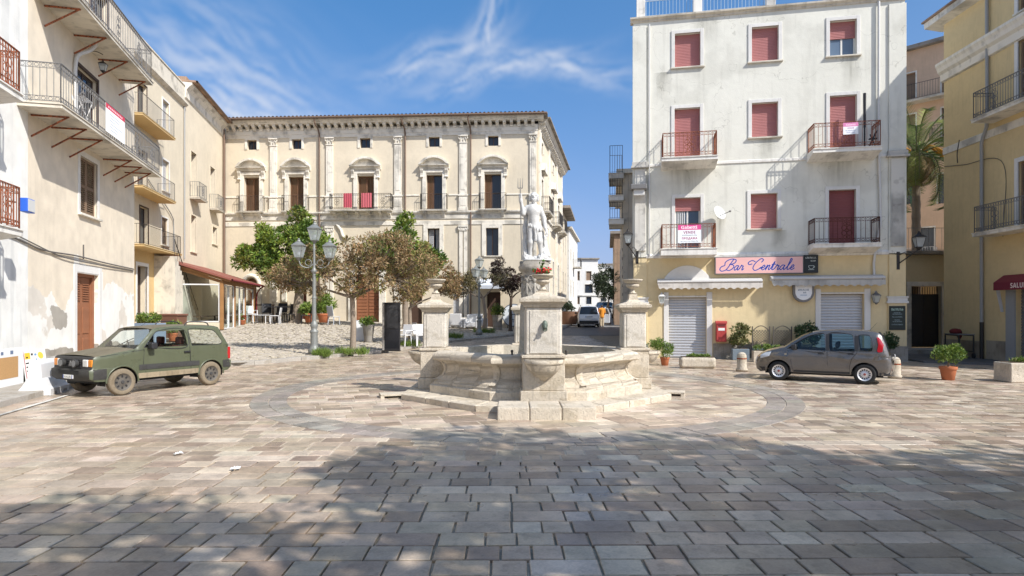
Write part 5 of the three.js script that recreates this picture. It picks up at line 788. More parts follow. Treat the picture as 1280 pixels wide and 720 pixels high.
  const far = (x, d, turn, w, h, lab, wins) => bh('white_far_house', lab, x, d, turn, w, h, 8, MAT.whitePlain, wins, (b, ww, hh) => { M('roof', rbx(-0.2, ww + 0.2, hh + 0.003, hh + 0.22, -5, 0.3, 0.02), MAT.roofEdge, b); M('string_course', rbx(0, ww, 4.2, 4.35, -0.05, 0.12, 0.02), MAT.grey, b); });
  far(8.7, 96, 0.06, 4.4, 9.8, 'white three-storey house with small windows closing the far end of the street, taller one', [[0.8, 1.6, 6.6, 8], [2.6, 3.4, 6.6, 8], [0.8, 1.6, 3, 4.1], [2.6, 3.4, 3, 4.1], [2.4, 3.6, 4.7, 6]]);
  far(13.1, 100, -0.25, 6, 9.2, 'white house with a balcony window at the far end of the street, wider one', [[0.9, 1.8, 6, 7.6], [3.2, 4.2, 6, 7.6], [0.9, 1.8, 2.9, 4.0], [3.2, 4.2, 2.9, 4.0]]);
  far(19, 112, -0.4, 9, 12, 'white house high above the dark street tree', [[1, 2, 8, 9.6], [4, 5, 8, 9.6]]);
}

// ---------------------------------------------------------------- the fountain
const FC = [0.5, 14.15];
const fountain = thing('fountain', 'octagonal limestone fountain with urn-topped pillars in the middle of the square', 'fountain', [FC[0], 0, FC[1]]);
{
  const AP = 2.22, K = Math.tan(Math.PI / 8);
  // blocks of the basin wall: profile [out, y] lofted along one side of the octagon
  const prof = [[0, 0.12], [0, 0.275], [-0.02, 0.29], [-0.07, 0.295], [-0.075, 0.34], [-0.1, 0.36], [-0.115, 0.40], [-0.14, 0.415], [-0.2, 0.45], [-0.26, 0.51], [-0.295, 0.585], [-0.295, 0.66], [-0.265, 0.72], [-0.21, 0.765], [-0.16, 0.785], [-0.1, 0.79], [-0.055, 0.82], [-0.045, 0.87], [-0.06, 0.92], [-0.1, 0.955], [-0.16, 0.97], [-0.5, 0.97], [-0.5, 0.2]];
  const block = (a, s0, s1, pr = prof) => {   // a: side angle (outward normal), s0..s1 in -1..1 along the side
    const nx = Math.sin(a), nz = Math.cos(a), tx = nz, tz = -nx, P = [], pt = (o, y, s) => { const half = (AP + o) * K; const k = Math.abs(s) === 1 ? s * half : s * AP * K + 0; return [nx * (AP + o) + tx * k, y, nz * (AP + o) + tz * k]; };
    const q = (A, B, C, D) => P.push(...A, ...B, ...C, ...A, ...C, ...D);
    for (let i = 0; i + 1 < pr.length; i++) q(pt(...pr[i], s0), pt(...pr[i], s1), pt(...pr[i + 1], s1), pt(...pr[i + 1], s0));
    for (const [s, f] of [[s0, 1], [s1, -1]]) { const sh = THREE.ShapeUtils.triangulateShape(pr.map(([o, y]) => new THREE.Vector2(o, y)), []); for (const t of sh) { const T3 = f > 0 ? t : [...t].reverse(); for (const i of T3) P.push(...pt(...pr[i], s)); } }
    const g = new THREE.BufferGeometry(); g.setAttribute('position', new THREE.BufferAttribute(new Float32Array(P), 3)); g.computeVertexNormals(); return toCreasedNormals(g, 0.6);
  };
  for (let k = 0; k < 8; k++) {
    const a = k * Math.PI / 4, cuts = k % 2 ? [-1, -0.33, 0.36, 1] : [-1, -0.36, 0.36, 1];
    for (let i = 0; i + 1 < cuts.length; i++) M('basin_block', block(a, cuts[i] + (Math.abs(cuts[i]) < 1 ? 0.004 : 0), cuts[i + 1] - (Math.abs(cuts[i + 1]) < 1 ? 0.004 : 0)), MAT.stone, fountain);
    // scrolled rib at each corner
    const b = a + Math.PI / 8, r = AP / Math.cos(Math.PI / 8), rib = extr([[0, 0.4], [-0.08, 0.41], [-0.17, 0.47], [-0.22, 0.56], [-0.225, 0.64], [-0.19, 0.72], [-0.1, 0.79], [-0.35, 0.79], [-0.35, 0.4]], 0.12, 0.012).translate(0, 0, -0.06).rotateY(b - Math.PI / 2).translate(Math.sin(b) * (r - 0.1), 0, Math.cos(b) * (r - 0.1));
    M('rib', rib, MAT.stone, fountain);
  }
  M('basin_floor', new THREE.CylinderGeometry(2.1, 2.1, 0.2, 32).translate(0, 0.2, 0), MAT.stoneGrey, fountain);
  M('water', new THREE.CircleGeometry(1.95, 40).rotateX(-Math.PI / 2).translate(0, 0.62, 0), std([0.10, 0.14, 0.14], { rough: 0.03, specularIntensity: 1, physical: true, ior: 1.33 }), fountain);
  // worn step slabs round the foot
  const SA = 2.78, step = (a, s0, s1) => { const nx = Math.sin(a), nz = Math.cos(a), pt = (r, s) => { const half = r * K; return [nx * r + nz * half * s, -(nz * r - nx * half * s)]; }; const c = [pt(SA, s0), pt(SA, s1), pt(1.9, s1), pt(1.9, s0)]; return stoneG(c, 0, 0.12, [1, 1, 1], 0.018, 0.06); };
  for (let k = 0; k < 8; k++) for (const [s0, s1] of [[-1, -0.3], [-0.29, 0.33], [0.34, 1]]) { const g = step(k * Math.PI / 4, s0 + 0.004, s1 - 0.004); g.deleteAttribute('color'); M('step_slab', g, MAT.stone, fountain); }
  for (const [x0, x1] of [[-0.72, -0.18], [-0.175, 0.36], [0.365, 0.94]]) M('step_slab', rbx(x0 - 0.03, x1 - 0.03, -0.05, 0.215, 2.84, 3.62, 0.03, 3), MAT.stone, fountain);
  // pillars
  const pillar = (x, z, turn, w, capY, topY, urn, bottom = 0.12, mat = MAT.stoneWhite) => {
    const g = new THREE.Group(); g.name = 'pillar'; g.position.set(x, 0, z); g.rotation.y = turn; fountain.add(g);
    const h = w / 2;
    M('base', [rbx(-h - 0.1, h + 0.1, bottom, 0.36, -h - 0.1, h + 0.1, 0.02), rbx(-h - 0.055, h + 0.055, 0.36, 0.95, -h - 0.055, h + 0.055, 0.02), rbx(-h - 0.08, h + 0.08, 0.95, 1.01, -h - 0.08, h + 0.08, 0.02)], MAT.stone, g);
    M('shaft', [rbx(-h, h, 1.0, capY + 0.01, -h, h, 0.035)], mat, g);
    for (const r of [0, 1, 2, 3]) M('panel', rbx(-h + 0.075, h - 0.075, 1.04, capY - 0.05, h - 0.01, h + 0.014, 0.008).rotateY(r * Math.PI / 2), mat, g);
    const sq = (pts) => { const q = new THREE.LatheGeometry(pts.map(([r, y]) => new THREE.Vector2(r * Math.SQRT2, y)), 4).rotateY(Math.PI / 4); return toCreasedNormals(flat(q), 0.5); };
    M('cap', sq([[h - 0.02, capY], [h + 0.02, capY + 0.01], [h + 0.035, capY + 0.05], [h + 0.085, capY + 0.1], [h + 0.105, capY + 0.11], [h + 0.105, capY + 0.165], [h + 0.06, capY + 0.185], [h * 0.62, capY + 0.235], [h * 0.42, capY + 0.285], [h * 0.34, topY - 0.03], [h * 0.36, topY], [0.001, topY]]), MAT.stone, g);
    if (urn) { const s = urn; M('urn', lathe([[0, 0], [0.09, 0], [0.1, 0.03], [0.055, 0.06], [0.045, 0.11], [0.07, 0.14], [0.13, 0.165], [0.165, 0.2], [0.165, 0.24], [0.13, 0.255], [0.15, 0.27], [0.215, 0.3], [0.25, 0.35], [0.255, 0.37], [0.235, 0.375], [0.2, 0.34], [0, 0.31]].map(([r, y]) => [r * s, y * s]), 28).translate(0, topY, 0), MAT.stone, g); }
    return g;
  };
  pillar(0.08, 2.22, 0, 0.66, 1.88, 2.2, 0.82);
  pillar(-2.2, 0.05, 0, 0.5, 1.79, 2.2, 0.88);
  pillar(2.2, 0.0, 0, 0.5, 1.79, 2.2, 0.88);
  pillar(-0.15, -2.22, 0, 0.55, 1.75, 2.1, 0.8);
  // half bowls hung on the outer faces
  const cup = (x, z, turn, s) => { const g = lathe([[0.001, 0], [0.05, 0.0], [0.09, 0.04], [0.2, 0.1], [0.3, 0.2], [0.35, 0.3], [0.36, 0.33], [0.385, 0.34], [0.39, 0.41], [0.34, 0.42], [0.32, 0.34], [0.2, 0.22], [0.001, 0.18]].map(([r, y]) => [r * s, y * s]), 24, -Math.PI / 2, Math.PI).rotateY(0).translate(0, 0.94 - 0.42 * s, 0).rotateY(turn).translate(x, 0, z); M('cup', g, MAT.stone, fountain); };
  cup(0.08, 2.59, 0, 0.92); cup(-2.5, 0.05, -Math.PI / 2, 0.8); cup(2.5, 0, Math.PI / 2, 0.8);
  M('spout', [sph(0, 1.56, 0.05, 0.055, 0.09, 0.05, 12), sph(0, 1.53, 0.1, 0.03, 0.04, 0.04, 8), new THREE.TorusGeometry(0.035, 0.012, 6, 12).translate(0, 1.49, 0.1), limb([0, 1.53, 0.1], [0, 1.51, 0.17], 0.014, 0.014)].map((g) => g.translate(0.1, 0, 2.56)), MAT.bronze, fountain);
  for (const x of [-0.5, 0.55]) M('jet_pipe', [cyl(x, 0.9, 1.03, 1.9, 0.02, 0.02, 8), sph(x, 1.04, 1.9, 0.028)], MAT.iron, fountain);
  // the drum that carries the statue
  const drumMat = std([0.50, 0.475, 0.43], { map: T.stone, bump: T.stoneBump, bs: 0.012, rough: 0.9 });
  M('drum', [lathe([[0, 0.2], [0.62, 0.2], [0.62, 0.5], [0.5, 0.6], [0.42, 0.7], [0.34, 1.0], [0.32, 1.9], [0.30, 2.0], [0.27, 2.62], [0.28, 2.68], [0.34, 2.72], [0.36, 2.8], [0.33, 2.84], [0.33, 2.93], [0, 2.93]], 32)], drumMat, fountain);
  seed(41); const carve = []; for (let i = 0; i < 10; i++) { const a = i / 10 * 6.283, r = 0.285, put = (g, y, da = 0) => carve.push(g.translate(0, y, r).rotateY(a + da)); put(sph(0, 0, 0, 0.045, 0.06, 0.03, 8), 2.5); put(sph(0, 0, 0.005, 0.035, 0.16, 0.028, 8), 2.3); for (const q of [-1, 1]) { put(sph(0, 0, 0, 0.018, 0.12, 0.018, 6).rotateZ(q * 0.5), 2.36, q * 0.16); put(sph(0, 0, 0, 0.022, 0.1, 0.02, 6).rotateZ(-q * 0.2), 2.12, q * 0.09); } put(new THREE.TorusGeometry(0.05, 0.014, 5, 10), 2.55, 0.31); } M('carved_relief', carve, drumMat, fountain, { kind: 'stuff' });
  for (const x of [-3.0, 2.95]) { const g = thing('drain_grate', x < 0 ? 'stone drain box on the shaded flank of the fountain' : 'stone drain box on the sunlit flank of the fountain', 'drain', [FC[0] + x, -0.05, FC[1] - (x < 0 ? 0.75 : 0.4)], x < 0 ? 0.3 : -0.3, 'drains beside the fountain'); M('frame', [rbx(-0.3, 0.3, 0.0, 0.13, -0.2, -0.1, 0.01), rbx(-0.3, -0.22, 0, 0.13, -0.1, 0.2, 0.01), rbx(0.22, 0.3, 0, 0.13, -0.1, 0.2, 0.01), rbx(-0.3, 0.3, 0.09, 0.135, -0.2, 0.2, 0.01)], MAT.stone, g); M('opening', bx(-0.22, 0.22, 0.005, 0.085, -0.095, -0.08), MAT.blackPlastic, g); }
}
// smooth-union figure meshed with marching cubes: caps = [ax,ay,az, bx,by,bz, r0, r1]
function blob(caps, cell, k = 0.03, warp) {
  const lo = [1e9, 1e9, 1e9], hi = [-1e9, -1e9, -1e9];
  for (const c of caps) { const r = Math.max(c[6], c[7]) + k + cell * 2; for (let i = 0; i < 3; i++) { lo[i] = Math.min(lo[i], c[i] - r, c[i + 3] - r); hi[i] = Math.max(hi[i], c[i] + r, c[i + 3] + r); } }
  const span = Math.max(...[0, 1, 2].map((i) => hi[i] - lo[i])), mid = [0, 1, 2].map((i) => (lo[i] + hi[i]) / 2), n = Math.min(150, Math.ceil(span / cell) + 4), half = span / 2 * 1.02, mc = new MarchingCubes(n, new THREE.MeshBasicMaterial(), false, false, 400000), f = mc.field;
  for (let z = 0; z < n; z++) for (let y = 0; y < n; y++) for (let x = 0; x < n; x++) {
    const p = [x, y, z].map((v, i) => mid[i] + ((v - n / 2) / (n / 2)) * half); let s = 0, best = 1e9;
    for (const c of caps) {
      const vx = c[3] - c[0], vy = c[4] - c[1], vz = c[5] - c[2], wx = p[0] - c[0], wy = p[1] - c[1], wz = p[2] - c[2], L = vx * vx + vy * vy + vz * vz || 1e-9, t = clamp((wx * vx + wy * vy + wz * vz) / L);
      const d = Math.hypot(wx - vx * t, wy - vy * t, (wz - vz * t) * (c[8] ?? 1)) - lerp(c[6], c[7], t); if (d < best) best = d; if (d < 0.25) s += Math.exp(-d / (k * 0.5));
    }
    let d = s > 0 ? -k * 0.5 * Math.log(s) : best; if (warp) d += warp(p); f[x + y * n + z * n * n] = -d;
  }
  mc.isolation = 0; mc.update();
  const cnt = mc.count, pos = new Float32Array(cnt * 3), nor = new Float32Array(cnt * 3);
  for (let i = 0; i < cnt; i++) for (let j = 0; j < 3; j++) { pos[i * 3 + j] = mid[j] + mc.positionArray[i * 3 + j] * half; nor[i * 3 + j] = mc.normalArray[i * 3 + j]; }
  const g = new THREE.BufferGeometry(); g.setAttribute('position', new THREE.BufferAttribute(pos, 3)); g.setAttribute('normal', new THREE.BufferAttribute(nor, 3)); return g;
}
{
  const st = thing('statue', 'white marble statue of a bearded man holding a trident on the fountain drum', 'statue', [0.56, 2.93, 14.15]);
  const body = blob([
    [-0.07, 0.78, 0, -0.08, 0.95, 0.01, 0.125, 0.12], [-0.08, 0.95, 0.01, -0.09, 1.14, 0.02, 0.125, 0.155], [-0.2, 1.17, 0.01, 0.03, 1.16, 0.01, 0.085, 0.085], [-0.14, 1.1, 0.08, -0.14, 1.1, 0.08, 0.07, 0.07], [-0.02, 1.1, 0.08, -0.02, 1.1, 0.08, 0.07, 0.07],
    [-0.08, 1.2, 0.01, -0.075, 1.32, 0.02, 0.06, 0.055], // neck
    [-0.24, 1.19, 0.01, -0.33, 1.06, 0.05, 0.068, 0.054], [-0.33, 1.06, 0.05, -0.39, 1.34, 0.1, 0.05, 0.036], [-0.39, 1.34, 0.1, -0.4, 1.42, 0.11, 0.04, 0.045], // raised arm
    [0.07, 1.18, 0.0, 0.17, 0.96, -0.02, 0.068, 0.054], [0.17, 0.96, -0.02, 0.2, 0.74, 0.08, 0.05, 0.034], [0.2, 0.74, 0.08, 0.22, 0.67, 0.1, 0.038, 0.036], // lowered arm
    [-0.14, 0.76, 0, -0.15, 0.42, 0.05, 0.105, 0.07], [-0.15, 0.42, 0.05, -0.17, 0.1, -0.01, 0.068, 0.042], [-0.17, 0.05, 0, -0.2, 0.03, 0.13, 0.045, 0.03], // standing leg
    [0.01, 0.76, 0, 0.06, 0.44, 0.12, 0.105, 0.07], [0.06, 0.44, 0.12, 0.1, 0.12, 0.03, 0.066, 0.042], [0.1, 0.06, 0.03, 0.13, 0.03, 0.15, 0.045, 0.03], // bent leg
  ], 0.016, 0.03);
  const head = blob([[-0.075, 1.44, 0.03, -0.075, 1.47, 0.02, 0.078, 0.08], [-0.075, 1.4, 0.07, -0.075, 1.36, 0.08, 0.055, 0.05], [-0.075, 1.455, 0.105, -0.075, 1.425, 0.125, 0.014, 0.02], [-0.12, 1.47, 0.09, -0.03, 1.47, 0.09, 0.022, 0.022], [-0.1, 1.37, 0.09, -0.085, 1.3, 0.09, 0.04, 0.02], [-0.05, 1.37, 0.09, -0.065, 1.3, 0.09, 0.04, 0.02], [-0.16, 1.46, 0.02, -0.165, 1.38, 0.0, 0.04, 0.04], [0.01, 1.46, 0.02, 0.015, 1.38, 0, 0.04, 0.04], [-0.075, 1.44, -0.03, -0.075, 1.36, -0.05, 0.08, 0.06]], 0.009, 0.014, (p) => 0.004 * Math.sin(p[0] * 150) * Math.sin(p[1] * 120 + 2));
  const hands = blob([[-0.4, 1.42, 0.11, -0.4, 1.47, 0.115, 0.036, 0.034], ...[0, 1, 2, 3].map((i) => [-0.43, 1.42 + i * 0.02, 0.12, -0.385, 1.42 + i * 0.02, 0.155, 0.011, 0.01]), [-0.37, 1.43, 0.12, -0.395, 1.48, 0.15, 0.012, 0.01]], 0.008, 0.01);
  const hand2 = blob([[0.22, 0.68, 0.1, 0.23, 0.62, 0.11, 0.034, 0.03], ...[0, 1, 2, 3].map((i) => [0.205 + i * 0.016, 0.62, 0.115, 0.21 + i * 0.016, 0.55, 0.13 - i * 0.006, 0.0105, 0.009]), [0.2, 0.66, 0.125, 0.19, 0.6, 0.145, 0.011, 0.009]], 0.008, 0.01);
  M('body', [body, head, hands, hand2], MAT.marble, st);
  const drape = (p) => 0.007 * Math.sin(p[0] * 95 + p[1] * 16) + 0.005 * Math.sin(p[1] * 36 - p[0] * 40);
  M('drapery', [blob([[-0.18, 0.80, 0.06, 0.06, 0.7, 0.1, 0.055, 0.065], [-0.02, 0.7, 0.11, -0.05, 0.46, 0.13, 0.06, 0.035], [0.07, 0.74, 0.02, 0.17, 0.5, -0.04, 0.06, 0.06], [0.17, 0.5, -0.04, 0.22, 0.1, -0.06, 0.06, 0.09], [-0.25, 1.16, -0.06, -0.29, 0.7, -0.08, 0.05, 0.06], [-0.29, 0.7, -0.08, -0.28, 0.08, -0.06, 0.06, 0.08]], 0.016, 0.035, drape)], MAT.marble, st);
  M('rock_base', [blob([[-0.22, 0.02, 0, 0.24, 0.02, 0, 0.1, 0.1], [0.14, 0.1, 0.0, 0.2, 0.32, -0.06, 0.12, 0.08], [0.22, 0.12, 0.05, 0.1, 0.06, 0.14, 0.1, 0.07], [-0.24, 0.1, -0.05, -0.22, 0.2, -0.08, 0.1, 0.06]], 0.022, 0.05, (p) => 0.014 * Math.sin(p[0] * 45 + p[1] * 31) * Math.sin(p[1] * 38 + p[2] * 29)), lathe([[0, -0.002], [0.33, -0.002], [0.33, 0.04], [0, 0.04]], 24)], MAT.marble, st);
  M('trident', [limb([-0.37, 0.02, 0.14], [-0.405, 1.6, 0.125], 0.013, 0.012, 8), beam([-0.46, 1.62, 0.125], [-0.35, 1.62, 0.125], 0.018), ...[-0.46, -0.405, -0.35].map((x) => limb([x, 1.62, 0.125], [x, 1.84, 0.125], 0.011, 0.004, 6))], MAT.ironGrey, st);
  st.scale.set(0.93, 1, 0.93);
  const fl = thing('flower_arrangement', 'red geraniums in the stone urn in front of the statue', 'flowers', [0.58, 2.5, 11.93]);
  seed(55); const lv = [], ft = []; for (let i = 0; i < 90; i++) { const a = rr(0, 6.28), r = rr(0, 0.2); lv.push(new THREE.CircleGeometry(rr(0.02, 0.04), 6).rotateX(rr(-1.4, 0)).rotateY(a).translate(Math.cos(a) * r, rr(-0.02, 0.1), Math.sin(a) * r)); } for (let i = 0; i < 46; i++) { const a = pick([2.6, 3.3, 0.8, 1.4]) + gauss() * 0.3, r = rr(0.06, 0.19); ft.push(sph(Math.cos(a) * r, 0.08 + gauss() * 0.04, Math.sin(a) * r, 0.02, 0.018, 0.02, 5)); }
  for (let i = 0; i < 30; i++) lv.push(new THREE.CircleGeometry(rr(0.015, 0.03), 5).rotateX(rr(-1.4, 1.4)).rotateY(rr(0, 6)).translate(gauss() * 0.05, rr(0.1, 0.28), gauss() * 0.05));
  M('leaves', lv, std([0.10, 0.19, 0.04], { rough: 0.7 }), fl, { kind: 'stuff' }); M('blooms', ft, MAT.petal, fl, { kind: 'stuff' });
}

// ---------------------------------------------------------------- trees and plants
function leaves(subs, n, len, wid, cols, o = {}) {   // subs: [x, y, z, r, weight]; many single leaves gathered round them
  const P = new Float32Array(n * 18), C = new Float32Array(n * 18), tot = subs.reduce((q, s) => q + (s[4] ?? 1), 0), a = V(), b = V(), up = V(), sd = V();
  for (let i = 0; i < n; i++) {
    let t = rnd() * tot, s = subs[0]; for (const q of subs) { t -= q[4] ?? 1; if (t <= 0) { s = q; break; } }
    b.set(gauss(), gauss(), gauss()); const r = s[3] * (0.45 + 0.55 * Math.cbrt(rnd())); b.normalize(); const px = s[0] + b.x * r, py = s[1] + b.y * r * (o.flat ?? 0.85), pz = s[2] + b.z * r;
    up.set(b.x * 0.7 + gauss() * 0.7, b.y * 0.7 + gauss() * 0.6 + (o.lift ?? 0.2), b.z * 0.7 + gauss() * 0.7).normalize(); sd.set(gauss(), gauss(), gauss()).cross(up).normalize();
    const L = len * rr(0.5, 1.45), W = wid * rr(0.6, 1.35) * 0.5, m = a.copy(up).cross(sd).multiplyScalar(L * 0.12 * (rnd() - 0.3));
    const v = [[px, py, pz], [px + up.x * L * 0.45 + sd.x * W + m.x, py + up.y * L * 0.45 + sd.y * W + m.y, pz + up.z * L * 0.45 + sd.z * W + m.z], [px + up.x * L, py + up.y * L, pz + up.z * L], [px + up.x * L * 0.45 - sd.x * W + m.x, py + up.y * L * 0.45 - sd.y * W + m.y, pz + up.z * L * 0.45 - sd.z * W + m.z]];
    const c = rnd() < 0.6 ? cols[Math.floor(hash2(Math.round(s[0] * 50), Math.round(s[1] * 50), 5) * cols.length)] : pick(cols), k = rr(0.75, 1.25);
    [0, 1, 2, 0, 2, 3].forEach((q, j) => { P.set(v[q], i * 18 + j * 3); C.set([c[0] * k, c[1] * k, c[2] * k], i * 18 + j * 3); });
  }
  const g = new THREE.BufferGeometry(); g.setAttribute('position', new THREE.BufferAttribute(P, 3)); g.setAttribute('color', new THREE.BufferAttribute(C, 3)); g.computeVertexNormals(); return g;
}
// subs spread through ellipsoidal clumps [x, y, z, rx, ry, rz, count, subRadius]
const spread = (clumps) => clumps.flatMap(([x, y, z, a, b, c, n, r]) => Array.from({ length: n }, () => { const v = V(gauss(), gauss(), gauss()).normalize().multiplyScalar(Math.cbrt(rr(0.15, 1))); return [x + v.x * a, y + v.y * b, z + v.z * c, r * rr(0.7, 1.3), r * r]; }));
function tree(name, label, [x, d], o, group, y0) {
  const t = thing(name, label, 'tree', [x, y0 ?? terr(x, d) - 0.03, d], 0, group); seed(o.seed);
  const tp = o.trunk.map((p) => V(...p)), g = [], n = tp.length;
  for (let i = 0; i + 1 < n; i++) g.push(limb(tp[i], tp[i + 1], lerp(o.r0, o.r1, i / (n - 1)), lerp(o.r0, o.r1, (i + 1) / (n - 1)), 9), sph(tp[i + 1].x, tp[i + 1].y, tp[i + 1].z, lerp(o.r0, o.r1, (i + 1) / (n - 1)) * 1.0, undefined, undefined, 8));
  g.push(new THREE.CylinderGeometry(o.r0 * 0.98, o.r0 * 1.5, 0.22, 9).translate(tp[0].x, 0.1, tp[0].z));
  const tr = M('trunk', g, o.bark ?? MAT.bark, t), subs = spread(o.clumps), br = [];
  const forks = o.clumps.filter((c) => c[1] > tp[n - 1].y + 0.65 || o.clumps.length < 4).map(([x, y, z, , b]) => { const st = tp[n - 1], e = V(x, y - b * 0.35, z), f = st.clone().lerp(e, 0.62).add(V(gauss() * 0.12, 0.05, gauss() * 0.12)), q = st.clone().lerp(f, 0.5).add(V(gauss() * 0.14, rr(-0.05, 0.16), gauss() * 0.14)); br.push(limb(st, q, o.r1 * 0.7, o.r1 * 0.5, 6), limb(q, f, o.r1 * 0.5, o.r1 * 0.32, 6)); return f; });
  subs.forEach((s, i) => { if (i % (o.every ?? 2)) return; const e = V(s[0], s[1], s[2]), st = forks.reduce((p, c) => (c.distanceTo(e) < p.distanceTo(e) ? c : p)), m = st.clone().lerp(e, rr(0.4, 0.6)).add(V(gauss() * 0.16, gauss() * 0.12, gauss() * 0.16)); br.push(limb(st, m, o.r1 * 0.22, o.r1 * 0.13, 4), limb(m, e, o.r1 * 0.13, o.r1 * 0.05, 3)); });
  if (br.length) M('limbs', br, o.bark ?? MAT.bark, t, { kind: 'stuff' });
  M('crown', leaves(subs, o.n, o.len, o.wid, o.cols, o), o.mat ?? MAT.leaf, t, { kind: 'stuff' });
  return t;
}
const GREEN = [[0.10, 0.175, 0.016], [0.15, 0.25, 0.022], [0.06, 0.12, 0.014], [0.24, 0.32, 0.035], [0.19, 0.21, 0.026]];
const BROWN = [[0.26, 0.165, 0.07], [0.20, 0.15, 0.055], [0.33, 0.195, 0.085], [0.15, 0.13, 0.04], [0.36, 0.25, 0.13], [0.22, 0.215, 0.05]];
tree('magnolia_tree', 'dense glossy green magnolia tree beside the veranda tables', [-14.8, 43], { seed: 61, trunk: [[0.1, 0, 0], [0.25, 1.2, 0], [0.4, 2.6, 0], [0.0, 3.6, 0]], r0: 0.36, r1: 0.24, clumps: [[-2.3, 4.1, 0, 1.7, 1.1, 1.5, 34, 0.5], [-0.7, 5.3, 0, 1.7, 1.3, 1.6, 36, 0.5], [0.3, 6.7, 0, 0.85, 1.0, 0.9, 18, 0.42], [1.2, 4.8, 0, 1.1, 1.5, 1.3, 24, 0.48], [0.3, 3.6, 0.5, 1.8, 0.8, 1.4, 20, 0.45], [-2.2, 6.0, 0, 0.3, 0.7, 0.3, 4, 0.28]], n: 19000, len: 0.24, wid: 0.115, cols: GREEN }, 'trees on the terrace');
tree('magnolia_tree', 'tall green magnolia tree rising behind the withered brown crown', [-6.9, 41], { seed: 62, trunk: [[0, 0, 0], [0, 1.5, 0], [0.1, 3, 0]], r0: 0.22, r1: 0.16, clumps: [[-1.5, 5.4, 0, 0.75, 0.9, 0.8, 16, 0.4], [0.1, 6.1, 0, 0.6, 1.2, 0.7, 20, 0.38], [1.5, 4.6, 0, 0.75, 1.0, 0.8, 20, 0.4], [-0.2, 4.3, 0, 1.7, 1.0, 1.2, 22, 0.45]], n: 10500, len: 0.22, wid: 0.11, cols: GREEN }, 'trees on the terrace');
tree('withered_tree', 'withered brown tree on the terrace edge beside the black display column', [-6.5, 25.8], { seed: 63, trunk: [[0, 0, 0], [0.03, 1.2, 0], [-0.02, 2.3, 0]], r0: 0.13, r1: 0.1, clumps: [[-2.7, 3.2, -0.2, 0.95, 0.6, 0.8, 26, 0.24], [-1.5, 3.7, 0.2, 0.8, 0.6, 0.8, 18, 0.24], [-0.4, 3.3, 0.3, 0.9, 0.6, 0.9, 18, 0.24], [0.3, 4.2, -0.2, 0.9, 0.6, 0.9, 24, 0.24], [1.5, 4.3, 0, 1.0, 0.65, 0.9, 28, 0.24], [2.6, 3.7, 0, 0.8, 0.8, 0.8, 24, 0.24], [1.2, 3.3, 0.3, 0.8, 0.55, 0.8, 16, 0.24], [-1.6, 2.6, 0, 0.5, 0.35, 0.5, 8, 0.18], [2.5, 2.7, 0.1, 0.55, 0.5, 0.5, 12, 0.2], [0.2, 2.6, 0.3, 0.5, 0.3, 0.5, 8, 0.18]], n: 18500, len: 0.125, wid: 0.046, cols: BROWN, mat: MAT.leafMatte, every: 1, lift: 0.0 }, 'trees on the terrace');
tree('withered_tree', 'slender brown tree with a thin crown among the white chairs', [-5.0, 30.8], { seed: 64, trunk: [[0, 0, 0], [0.04, 1.0, 0], [0.02, 1.8, 0]], r0: 0.1, r1: 0.08, clumps: [[0.1, 3.2, 0, 1.0, 1.0, 0.9, 22, 0.28], [1.3, 3.4, 0, 0.9, 0.9, 0.9, 20, 0.28], [2.0, 2.9, 0, 0.7, 0.5, 0.7, 12, 0.26], [-0.4, 2.4, 0, 0.4, 0.6, 0.5, 8, 0.22]], n: 9500, len: 0.125, wid: 0.048, cols: BROWN, mat: MAT.leafMatte, every: 1, lift: 0.0 }, 'trees on the terrace');
tree('leaning_tree', 'small tree with a forked leaning trunk and a sparse yellow-green crown', [-1.75, 40.5], { seed: 65, trunk: [[0, 0, 0], [0.05, 1.2, 0], [-0.1, 2.2, 0]], r0: 0.14, r1: 0.09, clumps: [[-1.9, 3.0, 0, 1.1, 0.7, 0.8, 24, 0.26], [-0.6, 3.3, 0, 0.8, 0.6, 0.7, 16, 0.26], [0.9, 3.5, 0, 0.7, 0.4, 0.6, 8, 0.2]], n: 4200, len: 0.14, wid: 0.055, cols: [[0.15, 0.12, 0.04], [0.10, 0.10, 0.025], [0.20, 0.16, 0.05], [0.10, 0.075, 0.04]], mat: MAT.leafMatte, every: 1 }, 'trees on the terrace');
tree('purple_tree', 'small dark purple-leaved tree beside the round white sign', [-0.1, 42.4], { seed: 66, trunk: [[0, 0, 0], [0.0, 1.4, 0], [0.05, 2.2, 0]], r0: 0.12, r1: 0.09, clumps: [[0.0, 3.5, 0, 1.3, 0.75, 1.0, 30, 0.28], [-0.8, 4.2, 0, 0.6, 0.6, 0.6, 9, 0.25], [0.9, 3.1, 0, 0.5, 0.5, 0.5, 8, 0.24]], n: 5600, len: 0.15, wid: 0.075, cols: [[0.055, 0.028, 0.022], [0.08, 0.04, 0.028], [0.04, 0.022, 0.02], [0.075, 0.06, 0.03]], bark: MAT.barkDark, every: 1 }, 'trees on the terrace');
tree('street_tree', 'dark evergreen street tree in front of the brown house', [8.5, 56], { seed: 67, trunk: [[0, 0, 0], [0, 1.6, 0]], r0: 0.2, r1: 0.14, clumps: [[0, 3.6, 0, 1.2, 1.4, 1.2, 40, 0.4]], n: 5000, len: 0.2, wid: 0.09, cols: [[0.025, 0.045, 0.015], [0.035, 0.06, 0.018]], every: 9 }, undefined, 0.7);
